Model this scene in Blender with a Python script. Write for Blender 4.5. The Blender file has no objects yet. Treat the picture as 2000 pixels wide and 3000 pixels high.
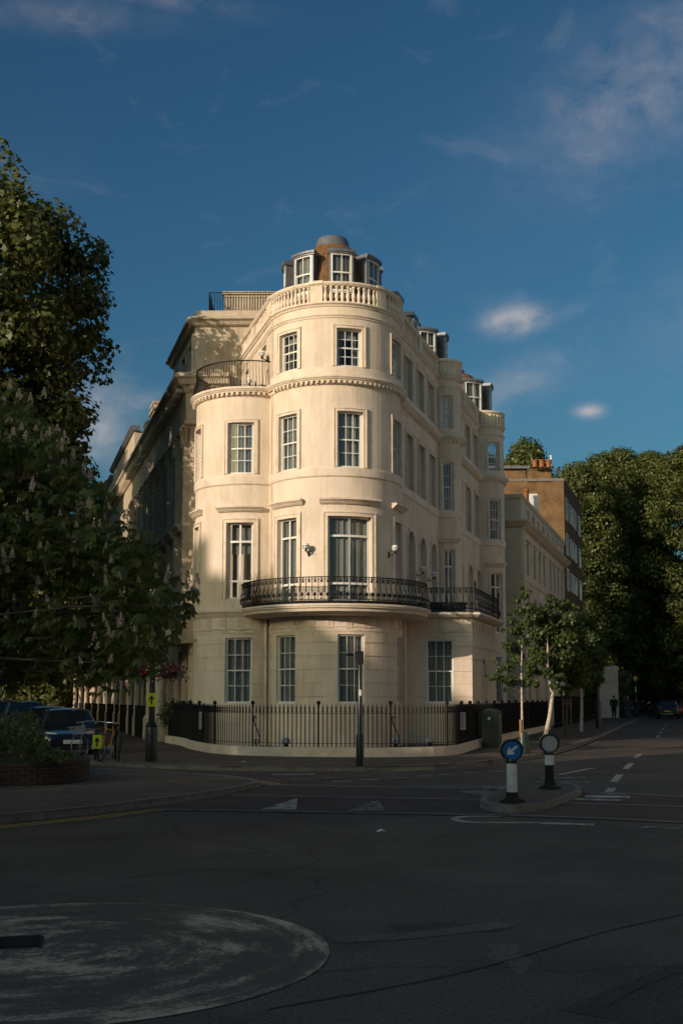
import bpy, math, random
import numpy as np
from mathutils import Vector, Matrix

scene = bpy.context.scene
COL = scene.collection
rng = random.Random(11)
nrg = np.random.default_rng(5)
PI = math.pi
rad = math.radians

# ------------------------------------------------------------------ camera
EYE = 1.7
cam_data = bpy.data.cameras.new('camera')
cam = bpy.data.objects.new('camera', cam_data)
COL.objects.link(cam)
cam.location = (0, 0, EYE)
cam.rotation_euler = (rad(96.0), 0, 0)
cam_data.sensor_fit = 'VERTICAL'
cam_data.sensor_height = 36.0
cam_data.lens = 36.0 * 3400 / 3000
cam_data.shift_y = 190.6 / 3000
cam_data.clip_start = 0.1
cam_data.clip_end = 3000
scene.camera = cam

# ------------------------------------------------------------------ sun, sky, exposure
SUN_AZ, SUN_EL = 44.0, 14.0          # degrees left of straight behind the camera, height
to_sun = Vector((-math.sin(rad(SUN_AZ)) * math.cos(rad(SUN_EL)),
                 -math.cos(rad(SUN_AZ)) * math.cos(rad(SUN_EL)), math.sin(rad(SUN_EL))))
sd = bpy.data.lights.new('sun', 'SUN')
sd.energy = 2.75
sd.color = (1.0, 0.82, 0.66)
sd.angle = rad(0.35)
sun = bpy.data.objects.new('sun', sd)
COL.objects.link(sun)
sun.location = (-30, -40, 40)
sun.rotation_euler = to_sun.to_track_quat('Z', 'Y').to_euler()

world = bpy.data.worlds.new('World')
scene.world = world
world.use_nodes = True
WN, WL = world.node_tree.nodes, world.node_tree.links
WN.clear()


def wnode(kind, **kw):
    n = WN.new(kind)
    for k, v in kw.items():
        setattr(n, k, v)
    return n


def wmath(op, a, b=None, clamp=False):
    n = wnode('ShaderNodeMath', operation=op, use_clamp=clamp)
    for i, v in enumerate((a, b)):
        if v is None:
            continue
        if isinstance(v, (int, float)):
            n.inputs[i].default_value = v
        else:
            WL.new(v, n.inputs[i])
    return n.outputs[0]


sky = wnode('ShaderNodeTexSky', sky_type='NISHITA')
sky.sun_disc = False
sky.sun_elevation = rad(SUN_EL)
sky.sun_rotation = rad(180 + SUN_AZ)
sky.air_density = 1.0
sky.dust_density = 3.6
sky.ozone_density = 2.0
tint = wnode('ShaderNodeMix', data_type='RGBA', blend_type='MULTIPLY')
tint.inputs[0].default_value = 1.0
tint.inputs[7].default_value = (0.235, 0.44, 0.52, 1)
sep_ = wnode('ShaderNodeSeparateColor')
WL.new(sky.outputs[0], sep_.inputs[0])
cmb_ = wnode('ShaderNodeCombineColor')
for i_, g_ in enumerate((1.45, 1.3, 1.2)):       # deepen the blue: steeper response in red than in blue
    WL.new(wmath('POWER', sep_.outputs[i_], g_), cmb_.inputs[i_])
WL.new(cmb_.outputs[0], tint.inputs[6])
tc = wnode('ShaderNodeTexCoord')


def pix_dir(px, py):
    a, b, t = (px - 1000) / 3400, (1690.6 - py) / 3400, rad(6)
    return Vector((a, math.cos(t) - b * math.sin(t), math.sin(t) + b * math.cos(t))).normalized()


# clouds: wisps everywhere above the horizon, denser in a few banks
noise = wnode('ShaderNodeTexNoise')
noise.inputs['Scale'].default_value = 11.0
noise.inputs['Detail'].default_value = 9.0
noise.inputs['Roughness'].default_value = 0.62
noise.inputs['Distortion'].default_value = 0.7
mp = wnode('ShaderNodeMapping')
mp.inputs['Scale'].default_value = (1.0, 1.0, 1.9)
mp.inputs['Rotation'].default_value = (0.0, rad(24), 0.0)
WL.new(tc.outputs['Generated'], mp.inputs[0])
WL.new(mp.outputs[0], noise.inputs['Vector'])
fine = wnode('ShaderNodeTexNoise')
fine.inputs['Scale'].default_value = 48.0
fine.inputs['Detail'].default_value = 8.0
fine.inputs['Roughness'].default_value = 0.6
WL.new(tc.outputs['Generated'], fine.inputs['Vector'])


def bank(px, py, rx, ry, tilt, amp):
    d = pix_dir(px, py)
    side = d.cross(Vector((0, 0, 1))).normalized()
    up = side.cross(d)
    s2 = side * math.cos(tilt) + up * math.sin(tilt)
    u2 = up * math.cos(tilt) - side * math.sin(tilt)
    out = []
    for ax, r in ((s2, rx), (u2, ry)):
        n = wnode('ShaderNodeVectorMath', operation='DOT_PRODUCT')
        WL.new(tc.outputs['Generated'], n.inputs[0])
        n.inputs[1].default_value = ax * (3400.0 / r)
        out.append(wmath('POWER', wmath('ABSOLUTE', n.outputs['Value']), 2.0))
    n = wnode('ShaderNodeVectorMath', operation='DOT_PRODUCT')
    WL.new(tc.outputs['Generated'], n.inputs[0])
    n.inputs[1].default_value = d
    front = wmath('GREATER_THAN', n.outputs['Value'], 0.3)
    g = wmath('POWER', 2.718, wmath('MULTIPLY', wmath('ADD', out[0], out[1]), -1.0))
    return wmath('MULTIPLY', wmath('MULTIPLY', g, amp), front)


banks = [bank(1880, 270, 320, 160, rad(26), 0.5), bank(1512, 940, 74, 36, rad(2), 2.0),
         bank(1640, 925, 90, 22, rad(24), 0.3), bank(1560, 1090, 180, 60, rad(24), 0.35),
         bank(1725, 1203, 36, 18, 0.0, 1.7), bank(280, 1240, 95, 100, rad(-30), 1.1),
         bank(400, 1180, 70, 26, rad(20), 0.45), bank(130, 40, 300, 40, rad(4), 0.25),
         bank(520, 0, 200, 30, rad(-4), 0.25), bank(2600, 700, 500, 130, rad(15), 0.6),
         bank(-900, 500, 500, 140, rad(10), 0.6)]
tot = banks[0]
for b in banks[1:]:
    tot = wmath('MAXIMUM', tot, b)
nn_ = wmath('ADD', wmath('MULTIPLY', noise.outputs[0], 0.62), wmath('MULTIPLY', fine.outputs[0], 0.38))
nn_ = wmath('MULTIPLY', wmath('SUBTRACT', nn_, 0.36), 3.6, True)
wisp = wmath('MULTIPLY', wmath('SUBTRACT', noise.outputs[0], 0.58), 0.7, True)
cl = wmath('ADD', wmath('MULTIPLY', nn_, tot), wisp)
cl = wmath('MULTIPLY', cl, 0.62, True)
cmix = wnode('ShaderNodeMix', data_type='RGBA')
WL.new(cl, cmix.inputs[0])
WL.new(tint.outputs[2], cmix.inputs[6])
cmix.inputs[7].default_value = (4.3, 3.9, 3.8, 1)
bg = wnode('ShaderNodeBackground')
bg.inputs[1].default_value = 0.10
WL.new(cmix.outputs[2], bg.inputs[0])
wo = wnode('ShaderNodeOutputWorld')
WL.new(bg.outputs[0], wo.inputs[0])

vs = scene.view_settings
vs.view_transform = 'Standard'
vs.look = 'None'
vs.exposure = 0.38
vs.gamma = 1.0
vs.use_curve_mapping = False
scene.cycles.use_denoising = True
scene.cycles.max_bounces = 6
scene.cycles.transparent_max_bounces = 10
scene.cycles.sample_clamp_indirect = 4.0
scene.cycles.caustics_reflective = False
scene.cycles.caustics_refractive = False

# ------------------------------------------------------------------ materials
MATS = {}


def new_mat(name):
    m = bpy.data.materials.new(name)
    m.use_nodes = True
    nt = m.node_tree
    b = nt.nodes['Principled BSDF']
    MATS[name] = m
    return m, nt.nodes, nt.links, b


def ramp(N, stops):
    r = N.new('ShaderNodeValToRGB')
    el = r.color_ramp.elements
    while len(el) < len(stops):
        el.new(0.5)
    for e, (p, c) in zip(el, stops):
        e.position = p
        e.color = (*c, 1) if len(c) == 3 else c
    return r


def noise_of(N, L, vec, scale, detail=4, rough=0.55):
    n = N.new('ShaderNodeTexNoise')
    n.inputs['Scale'].default_value = scale
    n.inputs['Detail'].default_value = detail
    n.inputs['Roughness'].default_value = rough
    L.new(vec, n.inputs['Vector'])
    return n.outputs[0]


def mat(name, col, rough=0.6, metal=0.0, var=0.12, scale=3.0, bump=0.0, bscale=60.0, spec=0.4, dirt=None, dscale=1.2,
        stretch=None, streak=None):
    """plain surface: colour with blotchy variation, optional dirt of its own colour, optional fine relief"""
    m, N, L, b = new_mat(name)
    g = N.new('ShaderNodeNewGeometry')
    pos = g.outputs['Position']
    if stretch:
        mpn = N.new('ShaderNodeMapping')
        mpn.inputs['Scale'].default_value = stretch
        L.new(pos, mpn.inputs[0])
        vec = mpn.outputs[0]
    else:
        vec = pos
    n = noise_of(N, L, vec, scale, 6, 0.6)
    lo = tuple(c * (1 - var) for c in col)
    hi = tuple(min(1, c * (1 + var)) for c in col)
    r = ramp(N, [(0.3, lo), (0.7, hi)])
    L.new(n, r.inputs[0])
    out = r.outputs[0]
    if dirt:
        n2 = noise_of(N, L, vec, dscale, 8, 0.65)
        r2 = ramp(N, [(0.5, (0, 0, 0)), (0.72, (1, 1, 1))])
        L.new(n2, r2.inputs[0])
        mx = N.new('ShaderNodeMix')
        mx.data_type = 'RGBA'
        L.new(r2.outputs[0], mx.inputs[0])
        L.new(out, mx.inputs[6])
        mx.inputs[7].default_value = (*dirt, 1)
        out = mx.outputs[2]
    if streak:                            # rain streaks and runs: narrow across, long down the wall
        ms = N.new('ShaderNodeMapping')
        ms.inputs['Scale'].default_value = (7.0, 7.0, 0.28)
        L.new(pos, ms.inputs[0])
        n3 = noise_of(N, L, ms.outputs[0], 1.0, 7, 0.7)
        n4 = noise_of(N, L, pos, 0.7, 4, 0.6)
        ml = N.new('ShaderNodeMath')
        ml.operation = 'MULTIPLY'
        L.new(n3, ml.inputs[0])
        L.new(n4, ml.inputs[1])
        r3 = ramp(N, [(0.24, (0, 0, 0)), (0.40, (0.6, 0.6, 0.6))])
        L.new(ml.outputs[0], r3.inputs[0])
        m3 = N.new('ShaderNodeMix')
        m3.data_type = 'RGBA'
        L.new(r3.outputs[0], m3.inputs[0])
        L.new(out, m3.inputs[6])
        m3.inputs[7].default_value = (*streak, 1)
        out = m3.outputs[2]
    L.new(out, b.inputs['Base Color'])
    b.inputs['Roughness'].default_value = rough
    b.inputs['Metallic'].default_value = metal
    b.inputs['Specular IOR Level'].default_value = spec
    if bump:
        nb = noise_of(N, L, pos, bscale, 3, 0.6)
        bp = N.new('ShaderNodeBump')
        bp.inputs['Strength'].default_value = bump
        bp.inputs['Distance'].default_value = 0.02
        L.new(nb, bp.inputs['Height'])
        L.new(bp.outputs[0], b.inputs['Normal'])
    return m


mat('stucco', (0.72, 0.608, 0.485), 0.75, var=0.07, scale=1.3, bump=0.25, bscale=28, spec=0.25, dirt=(0.58, 0.475, 0.335), dscale=1.1,
    stretch=(1.6, 1.6, 0.55), streak=(0.50, 0.41, 0.31))
mat('stucco_trim', (0.73, 0.618, 0.495), 0.65, var=0.06, scale=2.0, bump=0.15, bscale=40, spec=0.3, dirt=(0.54, 0.44, 0.31), dscale=2.6)
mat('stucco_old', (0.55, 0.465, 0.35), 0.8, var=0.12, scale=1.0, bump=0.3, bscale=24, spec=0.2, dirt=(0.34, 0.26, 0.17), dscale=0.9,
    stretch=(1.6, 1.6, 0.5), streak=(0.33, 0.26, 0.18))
mat('stucco_pale', (0.62, 0.53, 0.40), 0.75, var=0.06, scale=1.0, bump=0.2, bscale=24, spec=0.2, dirt=(0.45, 0.40, 0.32), dscale=0.8)
mat('bounce_stucco', (0.76, 0.70, 0.60), 0.8, var=0.05)  # extra pale, so the added terrace bounces more light
mat('white_paint', (0.74, 0.72, 0.66), 0.45, var=0.03, spec=0.5)
mat('iron', (0.007, 0.007, 0.008), 0.6, var=0.2, scale=8, spec=0.2)
mat('lead', (0.16, 0.17, 0.19), 0.5, metal=0.35, var=0.25, scale=4, stretch=(3, 3, 0.8))
mat('tile', (0.175, 0.088, 0.036), 0.85, var=0.32, scale=3.5, bump=0.5, bscale=30, dirt=(0.10, 0.055, 0.028), dscale=2.5)
mat('slate', (0.10, 0.10, 0.11), 0.7, var=0.2, scale=3, bump=0.3)
mat('curtain', (0.33, 0.325, 0.31), 0.9, var=0.1, scale=2)
mat('sheer', (0.27, 0.25, 0.22), 0.9, var=0.06, scale=2)
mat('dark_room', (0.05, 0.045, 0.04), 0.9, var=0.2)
mat('terracotta', (0.27, 0.105, 0.04), 0.8, var=0.2, bump=0.2)
mat('granite', (0.18, 0.165, 0.145), 0.75, var=0.22, scale=9, bump=0.3, bscale=80, dirt=(0.09, 0.085, 0.08), dscale=3)
mat('black_paint', (0.012, 0.012, 0.013), 0.3, var=0.1, spec=0.5)
mat('green_paint', (0.018, 0.034, 0.024), 0.4, var=0.2)
mat('white_plastic', (0.62, 0.62, 0.60), 0.35, var=0.06, scale=6, dirt=(0.4, 0.4, 0.37), dscale=5)
mat('blue_sign', (0.01, 0.12, 0.36), 0.35, var=0.05)
mat('grey_sign', (0.30, 0.31, 0.34), 0.5, var=0.06)
mat('yellow_sign', (0.46, 0.54, 0.02), 0.5, var=0.04)
mat('globe', (0.74, 0.74, 0.72), 0.3, var=0.03)
mat('amber', (0.75, 0.42, 0.02), 0.35, var=0.05)
mat('rubber', (0.015, 0.015, 0.015), 0.85, var=0.2)
mat('chrome', (0.5, 0.5, 0.52), 0.2, metal=1.0, var=0.05)
mat('plate_yellow', (0.70, 0.50, 0.05), 0.5, var=0.04)
mat('plate_white', (0.7, 0.7, 0.68), 0.5, var=0.04)
mat('red_lens', (0.35, 0.01, 0.008), 0.2, var=0.05)
mat('car_glass', (0.015, 0.02, 0.025), 0.06, var=0.05, spec=0.8)
mat('bark', (0.12, 0.095, 0.07), 0.9, var=0.35, scale=5, bump=0.8, bscale=20, stretch=(4, 4, 0.8))
mat('birch_bark', (0.56, 0.48, 0.40), 0.8, var=0.12, scale=6, dirt=(0.10, 0.07, 0.05), dscale=5.0, stretch=(1.2, 1.2, 5))
mat('wood_stake', (0.32, 0.17, 0.07), 0.8, var=0.2, scale=6, stretch=(5, 5, 0.5))
mat('soil', (0.05, 0.04, 0.03), 0.95, var=0.3)
mat('skin', (0.42, 0.26, 0.19), 0.6, var=0.05)
mat('cloth_black', (0.016, 0.017, 0.02), 0.9, var=0.2)
mat('cloth_brown', (0.06, 0.045, 0.04), 0.9, var=0.2)
mat('denim', (0.035, 0.085, 0.15), 0.9, var=0.25, scale=8)
mat('hair_dark', (0.03, 0.018, 0.012), 0.7, var=0.3, scale=20)
mat('hair_blond', (0.38, 0.22, 0.08), 0.7, var=0.3, scale=20)
mat('litter', (0.72, 0.72, 0.72), 0.7, var=0.05)
mat('grate', (0.02, 0.02, 0.022), 0.6, metal=0.4, var=0.3)
mat('petal_pink', (0.52, 0.27, 0.25), 0.8, var=0.2, scale=30)
mat('petal_magenta', (0.24, 0.010, 0.055), 0.7, var=0.3, scale=25)
mat('petal_white', (0.62, 0.58, 0.55), 0.7, var=0.1, scale=25)
mat('orange_plastic', (0.6, 0.22, 0.02), 0.5, var=0.1)
mat('silver', (0.42, 0.43, 0.45), 0.3, metal=0.7, var=0.05)


def asphalt(name, col, patch, speck=0.5):
    m, N, L, b = new_mat(name)
    pos = N.new('ShaderNodeNewGeometry').outputs['Position']
    n1 = noise_of(N, L, pos, 0.5, 9, 0.68)
    r1 = ramp(N, [(0.34, tuple(c * 0.72 for c in col)), (0.5, col), (0.68, patch)])
    L.new(n1, r1.inputs[0])
    n2 = noise_of(N, L, pos, 34.0, 4, 0.85)
    r2 = ramp(N, [(0.36, (0.45, 0.45, 0.45)), (0.52, (1.0, 1.0, 1.0)), (0.64, (1.5, 1.5, 1.46)), (0.70, (2.6, 2.6, 2.5))])
    L.new(n2, r2.inputs[0])
    mx = N.new('ShaderNodeMix')
    mx.data_type = 'RGBA'
    mx.blend_type = 'MULTIPLY'
    mx.inputs[0].default_value = 1.0
    L.new(r1.outputs[0], mx.inputs[6])
    L.new(r2.outputs[0], mx.inputs[7])
    # long dark repair seams
    w = N.new('ShaderNodeTexVoronoi')
    w.feature = 'DISTANCE_TO_EDGE'
    w.inputs['Scale'].default_value = 0.22
    wv = N.new('ShaderNodeVectorMath')
    wv.operation = 'ADD'
    nz = N.new('ShaderNodeTexNoise')
    nz.inputs['Scale'].default_value = 0.8
    L.new(pos, nz.inputs['Vector'])
    L.new(pos, wv.inputs[0])
    L.new(nz.outputs[1], wv.inputs[1])
    L.new(wv.outputs[0], w.inputs['Vector'])
    rs = ramp(N, [(0.0, (0.55, 0.55, 0.55)), (0.006, (1, 1, 1))])
    L.new(w.outputs['Distance'], rs.inputs[0])
    m2 = N.new('ShaderNodeMix')
    m2.data_type = 'RGBA'
    m2.blend_type = 'MULTIPLY'
    m2.inputs[0].default_value = 1.0
    L.new(mx.outputs[2], m2.inputs[6])
    L.new(rs.outputs[0], m2.inputs[7])
    L.new(m2.outputs[2], b.inputs['Base Color'])
    b.inputs['Roughness'].default_value = 0.85
    b.inputs['Specular IOR Level'].default_value = 0.25
    bp = N.new('ShaderNodeBump')
    bp.inputs['Strength'].default_value = 0.5
    bp.inputs['Distance'].default_value = 0.01
    L.new(n2, bp.inputs['Height'])
    L.new(bp.outputs[0], b.inputs['Normal'])
    return m


asphalt('asphalt', (0.096, 0.078, 0.066), (0.128, 0.105, 0.089))
asphalt('asphalt_pale', (0.132, 0.108, 0.092), (0.168, 0.138, 0.118))
asphalt('asphalt_dark', (0.066, 0.054, 0.046), (0.086, 0.070, 0.059))


def paving(name, c1, c2, mortar, scale, rot=0.0, squash=0.5, msize=0.03):
    m, N, L, b = new_mat(name)
    pos = N.new('ShaderNodeNewGeometry').outputs['Position']
    mpn = N.new('ShaderNodeMapping')
    mpn.inputs['Rotation'].default_value = (0, 0, rot)
    L.new(pos, mpn.inputs[0])
    br = N.new('ShaderNodeTexBrick')
    br.inputs['Color1'].default_value = (*c1, 1)
    br.inputs['Color2'].default_value = (*c2, 1)
    br.inputs['Mortar'].default_value = (*mortar, 1)
    br.inputs['Scale'].default_value = scale
    br.inputs['Mortar Size'].default_value = msize
    br.inputs['Row Height'].default_value = squash
    br.inputs['Brick Width'].default_value = 1.0
    L.new(mpn.outputs[0], br.inputs['Vector'])
    n = noise_of(N, L, pos, 0.9, 8, 0.65)
    r = ramp(N, [(0.3, (0.7, 0.7, 0.7)), (0.7, (1.2, 1.2, 1.2))])
    L.new(n, r.inputs[0])
    mx = N.new('ShaderNodeMix')
    mx.data_type = 'RGBA'
    mx.blend_type = 'MULTIPLY'
    mx.inputs[0].default_value = 1.0
    L.new(br.outputs[0], mx.inputs[6])
    L.new(r.outputs[0], mx.inputs[7])
    L.new(mx.outputs[2], b.inputs['Base Color'])
    b.inputs['Roughness'].default_value = 0.85
    b.inputs['Specular IOR Level'].default_value = 0.25
    bp = N.new('ShaderNodeBump')
    bp.invert = True
    bp.inputs['Strength'].default_value = 0.5
    bp.inputs['Distance'].default_value = 0.01
    L.new(br.outputs['Fac'], bp.inputs['Height'])
    L.new(bp.outputs[0], b.inputs['Normal'])
    return m


paving('paving', (0.130, 0.097, 0.076), (0.110, 0.083, 0.066), (0.062, 0.05, 0.042), 1.6, rad(15), 0.66, 0.02)
paving('table_brick', (0.105, 0.070, 0.055), (0.088, 0.061, 0.050), (0.055, 0.045, 0.04), 4.6, rad(-9), 0.5, 0.04)


def brickwork(name, c1, c2, mortar):
    """brick courses running with the wall: height from Z, length from the horizontal position"""
    m, N, L, b = new_mat(name)
    pos = N.new('ShaderNodeNewGeometry').outputs['Position']
    sep = N.new('ShaderNodeSeparateXYZ')
    L.new(pos, sep.inputs[0])
    add = N.new('ShaderNodeMath')
    add.operation = 'ADD'
    L.new(sep.outputs[0], add.inputs[0])
    L.new(sep.outputs[1], add.inputs[1])
    comb = N.new('ShaderNodeCombineXYZ')
    L.new(add.outputs[0], comb.inputs[0])
    L.new(sep.outputs[2], comb.inputs[1])
    br = N.new('ShaderNodeTexBrick')
    br.inputs['Color1'].default_value = (*c1, 1)
    br.inputs['Color2'].default_value = (*c2, 1)
    br.inputs['Mortar'].default_value = (*mortar, 1)
    br.inputs['Scale'].default_value = 1.0
    br.inputs['Brick Width'].default_value = 0.225
    br.inputs['Row Height'].default_value = 0.075
    br.inputs['Mortar Size'].default_value = 0.012
    L.new(comb.outputs[0], br.inputs['Vector'])
    n = noise_of(N, L, pos, 1.4, 7, 0.65)
    r = ramp(N, [(0.3, (0.62, 0.62, 0.62)), (0.7, (1.25, 1.25, 1.25))])
    L.new(n, r.inputs[0])
    mx = N.new('ShaderNodeMix')
    mx.data_type = 'RGBA'
    mx.blend_type = 'MULTIPLY'
    mx.inputs[0].default_value = 1.0
    L.new(br.outputs[0], mx.inputs[6])
    L.new(r.outputs[0], mx.inputs[7])
    L.new(mx.outputs[2], b.inputs['Base Color'])
    b.inputs['Roughness'].default_value = 0.9
    b.inputs['Specular IOR Level'].default_value = 0.2
    return m


brickwork('yellow_brick', (0.20, 0.112, 0.046), (0.15, 0.082, 0.036), (0.18, 0.13, 0.08))
brickwork('planter_brick', (0.11, 0.07, 0.05), (0.085, 0.055, 0.042), (0.06, 0.05, 0.045))


def glass(name, tintc=(0.75, 0.8, 0.82)):
    m, N, L, b = new_mat(name)
    N.remove(b)
    out = [n for n in N if n.type == 'OUTPUT_MATERIAL'][0]
    tr = N.new('ShaderNodeBsdfTransparent')
    tr.inputs[0].default_value = (*tintc, 1)
    gl = N.new('ShaderNodeBsdfGlossy')
    gl.inputs['Roughness'].default_value = 0.02
    lw_ = N.new('ShaderNodeLayerWeight')
    lw_.inputs['Blend'].default_value = 0.5
    pw = N.new('ShaderNodeMath')
    pw.operation = 'POWER'
    pw.inputs[1].default_value = 4.0
    L.new(lw_.outputs['Facing'], pw.inputs[0])
    fr = N.new('ShaderNodeMath')
    fr.operation = 'MULTIPLY_ADD'
    fr.inputs[1].default_value = 0.85
    fr.inputs[2].default_value = 0.055
    L.new(pw.outputs[0], fr.inputs[0])
    pos = N.new('ShaderNodeNewGeometry').outputs['Position']
    nb = noise_of(N, L, pos, 2.2, 2, 0.5)
    bp = N.new('ShaderNodeBump')
    bp.inputs['Strength'].default_value = 0.12
    bp.inputs['Distance'].default_value = 0.03
    L.new(nb, bp.inputs['Height'])
    L.new(bp.outputs[0], gl.inputs['Normal'])
    mx = N.new('ShaderNodeMixShader')
    L.new(fr.outputs[0], mx.inputs[0])
    L.new(tr.outputs[0], mx.inputs[1])
    L.new(gl.outputs[0], mx.inputs[2])
    L.new(mx.outputs[0], out.inputs[0])
    return m


glass('glass')


def leafmat(name, c_lo, c_hi, trans=0.35, gloss=0.12):
    m, N, L, b = new_mat(name)
    N.remove(b)
    out = [n for n in N if n.type == 'OUTPUT_MATERIAL'][0]
    g = N.new('ShaderNodeNewGeometry')
    r = ramp(N, [(0.0, c_lo), (0.75, c_hi), (1.0, tuple(c * 1.25 for c in c_hi))])
    nz = noise_of(N, L, g.outputs['Position'], 0.55, 3, 0.6)
    ad = N.new('ShaderNodeMath')
    ad.operation = 'MULTIPLY_ADD'
    ad.inputs[1].default_value = 0.55
    L.new(g.outputs['Random Per Island'], ad.inputs[0])
    nm = N.new('ShaderNodeMath')
    nm.operation = 'MULTIPLY_ADD'
    nm.inputs[1].default_value = 1.6
    nm.inputs[2].default_value = -0.55
    L.new(nz, nm.inputs[0])
    L.new(nm.outputs[0], ad.inputs[2])
    L.new(ad.outputs[0], r.inputs[0])
    d = N.new('ShaderNodeBsdfDiffuse')
    t = N.new('ShaderNodeBsdfTranslucent')
    gl = N.new('ShaderNodeBsdfGlossy')
    gl.inputs['Roughness'].default_value = 0.45
    gl.inputs['Color'].default_value = (0.5, 0.5, 0.5, 1)
    L.new(r.outputs[0], d.inputs[0])
    hs = N.new('ShaderNodeHueSaturation')
    hs.inputs['Hue'].default_value = 0.475
    hs.inputs['Saturation'].default_value = 1.1
    hs.inputs['Value'].default_value = 1.5
    L.new(r.outputs[0], hs.inputs['Color'])
    L.new(hs.outputs[0], t.inputs[0])
    m1 = N.new('ShaderNodeMixShader')
    m1.inputs[0].default_value = trans
    L.new(d.outputs[0], m1.inputs[1])
    L.new(t.outputs[0], m1.inputs[2])
    m2 = N.new('ShaderNodeMixShader')
    m2.inputs[0].default_value = gloss * 0.3
    L.new(m1.outputs[0], m2.inputs[1])
    L.new(gl.outputs[0], m2.inputs[2])
    L.new(m2.outputs[0], out.inputs[0])
    return m


leafmat('leaf_plane', (0.050, 0.064, 0.018), (0.090, 0.106, 0.030), 0.3)
leafmat('leaf_chestnut', (0.092, 0.112, 0.036), (0.150, 0.170, 0.056), 0.4, 0.1)
leafmat('leaf_birch', (0.045, 0.070, 0.022), (0.080, 0.115, 0.035))
leafmat('leaf_park', (0.055, 0.072, 0.020), (0.095, 0.115, 0.032), 0.3)
leafmat('leaf_hedge', (0.045, 0.052, 0.018), (0.080, 0.088, 0.030), 0.2)
leafmat('petal_candle', (0.55, 0.40, 0.30), (0.72, 0.58, 0.46), 0.3, 0.05)


def worn_paint(name, paint, under, lo, hi, scale=6.0, stretch=(1, 1, 1)):
    m, N, L, b = new_mat(name)
    pos = N.new('ShaderNodeNewGeometry').outputs['Position']
    mpn = N.new('ShaderNodeMapping')
    mpn.inputs['Scale'].default_value = stretch
    L.new(pos, mpn.inputs[0])
    n = noise_of(N, L, mpn.outputs[0], scale, 10, 0.72)
    r = ramp(N, [(lo, under), (hi, paint)])
    L.new(n, r.inputs[0])
    L.new(r.outputs[0], b.inputs['Base Color'])
    b.inputs['Roughness'].default_value = 0.8
    b.inputs['Specular IOR Level'].default_value = 0.25
    return m


worn_paint('road_white', (0.46, 0.42, 0.36), (0.09, 0.08, 0.07), 0.38, 0.52, 5)
worn_paint('road_white_worn', (0.34, 0.31, 0.26), (0.075, 0.068, 0.06), 0.46, 0.60, 7)
worn_paint('road_yellow', (0.50, 0.36, 0.07), (0.10, 0.085, 0.05), 0.34, 0.48, 5)


def roundabout_mat(cx, cy, R):
    """worn white dome: ring kept at the rim, arcs scuffed by tyres inside"""
    m, N, L, b = new_mat('roundabout_paint')
    pos = N.new('ShaderNodeNewGeometry').outputs['Position']
    sub = N.new('ShaderNodeVectorMath')
    sub.operation = 'SUBTRACT'
    sub.inputs[1].default_value = (cx, cy, 0)
    L.new(pos, sub.inputs[0])
    ln = N.new('ShaderNodeVectorMath')
    ln.operation = 'LENGTH'
    L.new(sub.outputs[0], ln.inputs[0])
    sep = N.new('ShaderNodeSeparateXYZ')
    L.new(sub.outputs[0], sep.inputs[0])
    at = N.new('ShaderNodeMath')
    at.operation = 'ARCTAN2'
    L.new(sep.outputs[1], at.inputs[0])
    L.new(sep.outputs[0], at.inputs[1])
    comb = N.new('ShaderNodeCombineXYZ')
    L.new(ln.outputs['Value'], comb.inputs[0])
    L.new(at.outputs[0], comb.inputs[1])
    mpn = N.new('ShaderNodeMapping')
    mpn.inputs['Scale'].default_value = (4.2, 1.1, 1)
    L.new(comb.outputs[0], mpn.inputs[0])
    streak = noise_of(N, L, mpn.outputs[0], 1.6, 9, 0.66)
    grain = noise_of(N, L, pos, 26, 5, 0.75)

    def mth(op, a, bb):
        n = N.new('ShaderNodeMath')
        n.operation = op
        for i, v in enumerate((a, bb)):
            if isinstance(v, (int, float)):
                n.inputs[i].default_value = v
            else:
                L.new(v, n.inputs[i])
        return n.outputs[0]
    blot = noise_of(N, L, pos, 1.5, 5, 0.6)
    rim = ramp(N, [(0.0, (0.05,) * 3), (0.30, (0.03,) * 3), (0.45, (0.0,) * 3), (0.92, (0.0,) * 3), (0.965, (0.035,) * 3), (1.0, (0.055,) * 3)])
    L.new(mth('DIVIDE', ln.outputs['Value'], R), rim.inputs[0])
    v = mth('ADD', mth('ADD', mth('MULTIPLY', streak, 0.46), mth('MULTIPLY', grain, 0.30)), rim.outputs[0])
    v = mth('ADD', v, mth('SUBTRACT', mth('MULTIPLY', blot, 0.46), 0.11))
    r = ramp(N, [(0.475, (0.090, 0.073, 0.060)), (0.535, (0.145, 0.117, 0.093)), (0.575, (0.32, 0.258, 0.192)), (0.64, (0.48, 0.39, 0.285))])
    L.new(v, r.inputs[0])
    L.new(r.outputs[0], b.inputs['Base Color'])
    b.inputs['Roughness'].default_value = 0.8
    b.inputs['Specular IOR Level'].default_value = 0.25


roundabout_mat(-1.98, 8.04, 1.9)


def car_paint(name, col, rough=0.22):
    m = mat(name, col, rough, var=0.03, spec=0.6)
    b = m.node_tree.nodes['Principled BSDF']
    b.inputs['Coat Weight'].default_value = 0.7
    b.inputs['Coat Roughness'].default_value = 0.06
    return m


car_paint('paint_black', (0.012, 0.013, 0.016))
car_paint('paint_navy', (0.016, 0.022, 0.035))
car_paint('paint_grey', (0.05, 0.052, 0.058))
car_paint('paint_red', (0.34, 0.022, 0.012))
car_paint('paint_dark_red', (0.10, 0.012, 0.01))


def lamp_lens():
    m, N, L, b = new_mat('head_lens')
    b.inputs['Base Color'].default_value = (0.5, 0.5, 0.5, 1)
    b.inputs['Roughness'].default_value = 0.1
    return m


lamp_lens()


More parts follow.
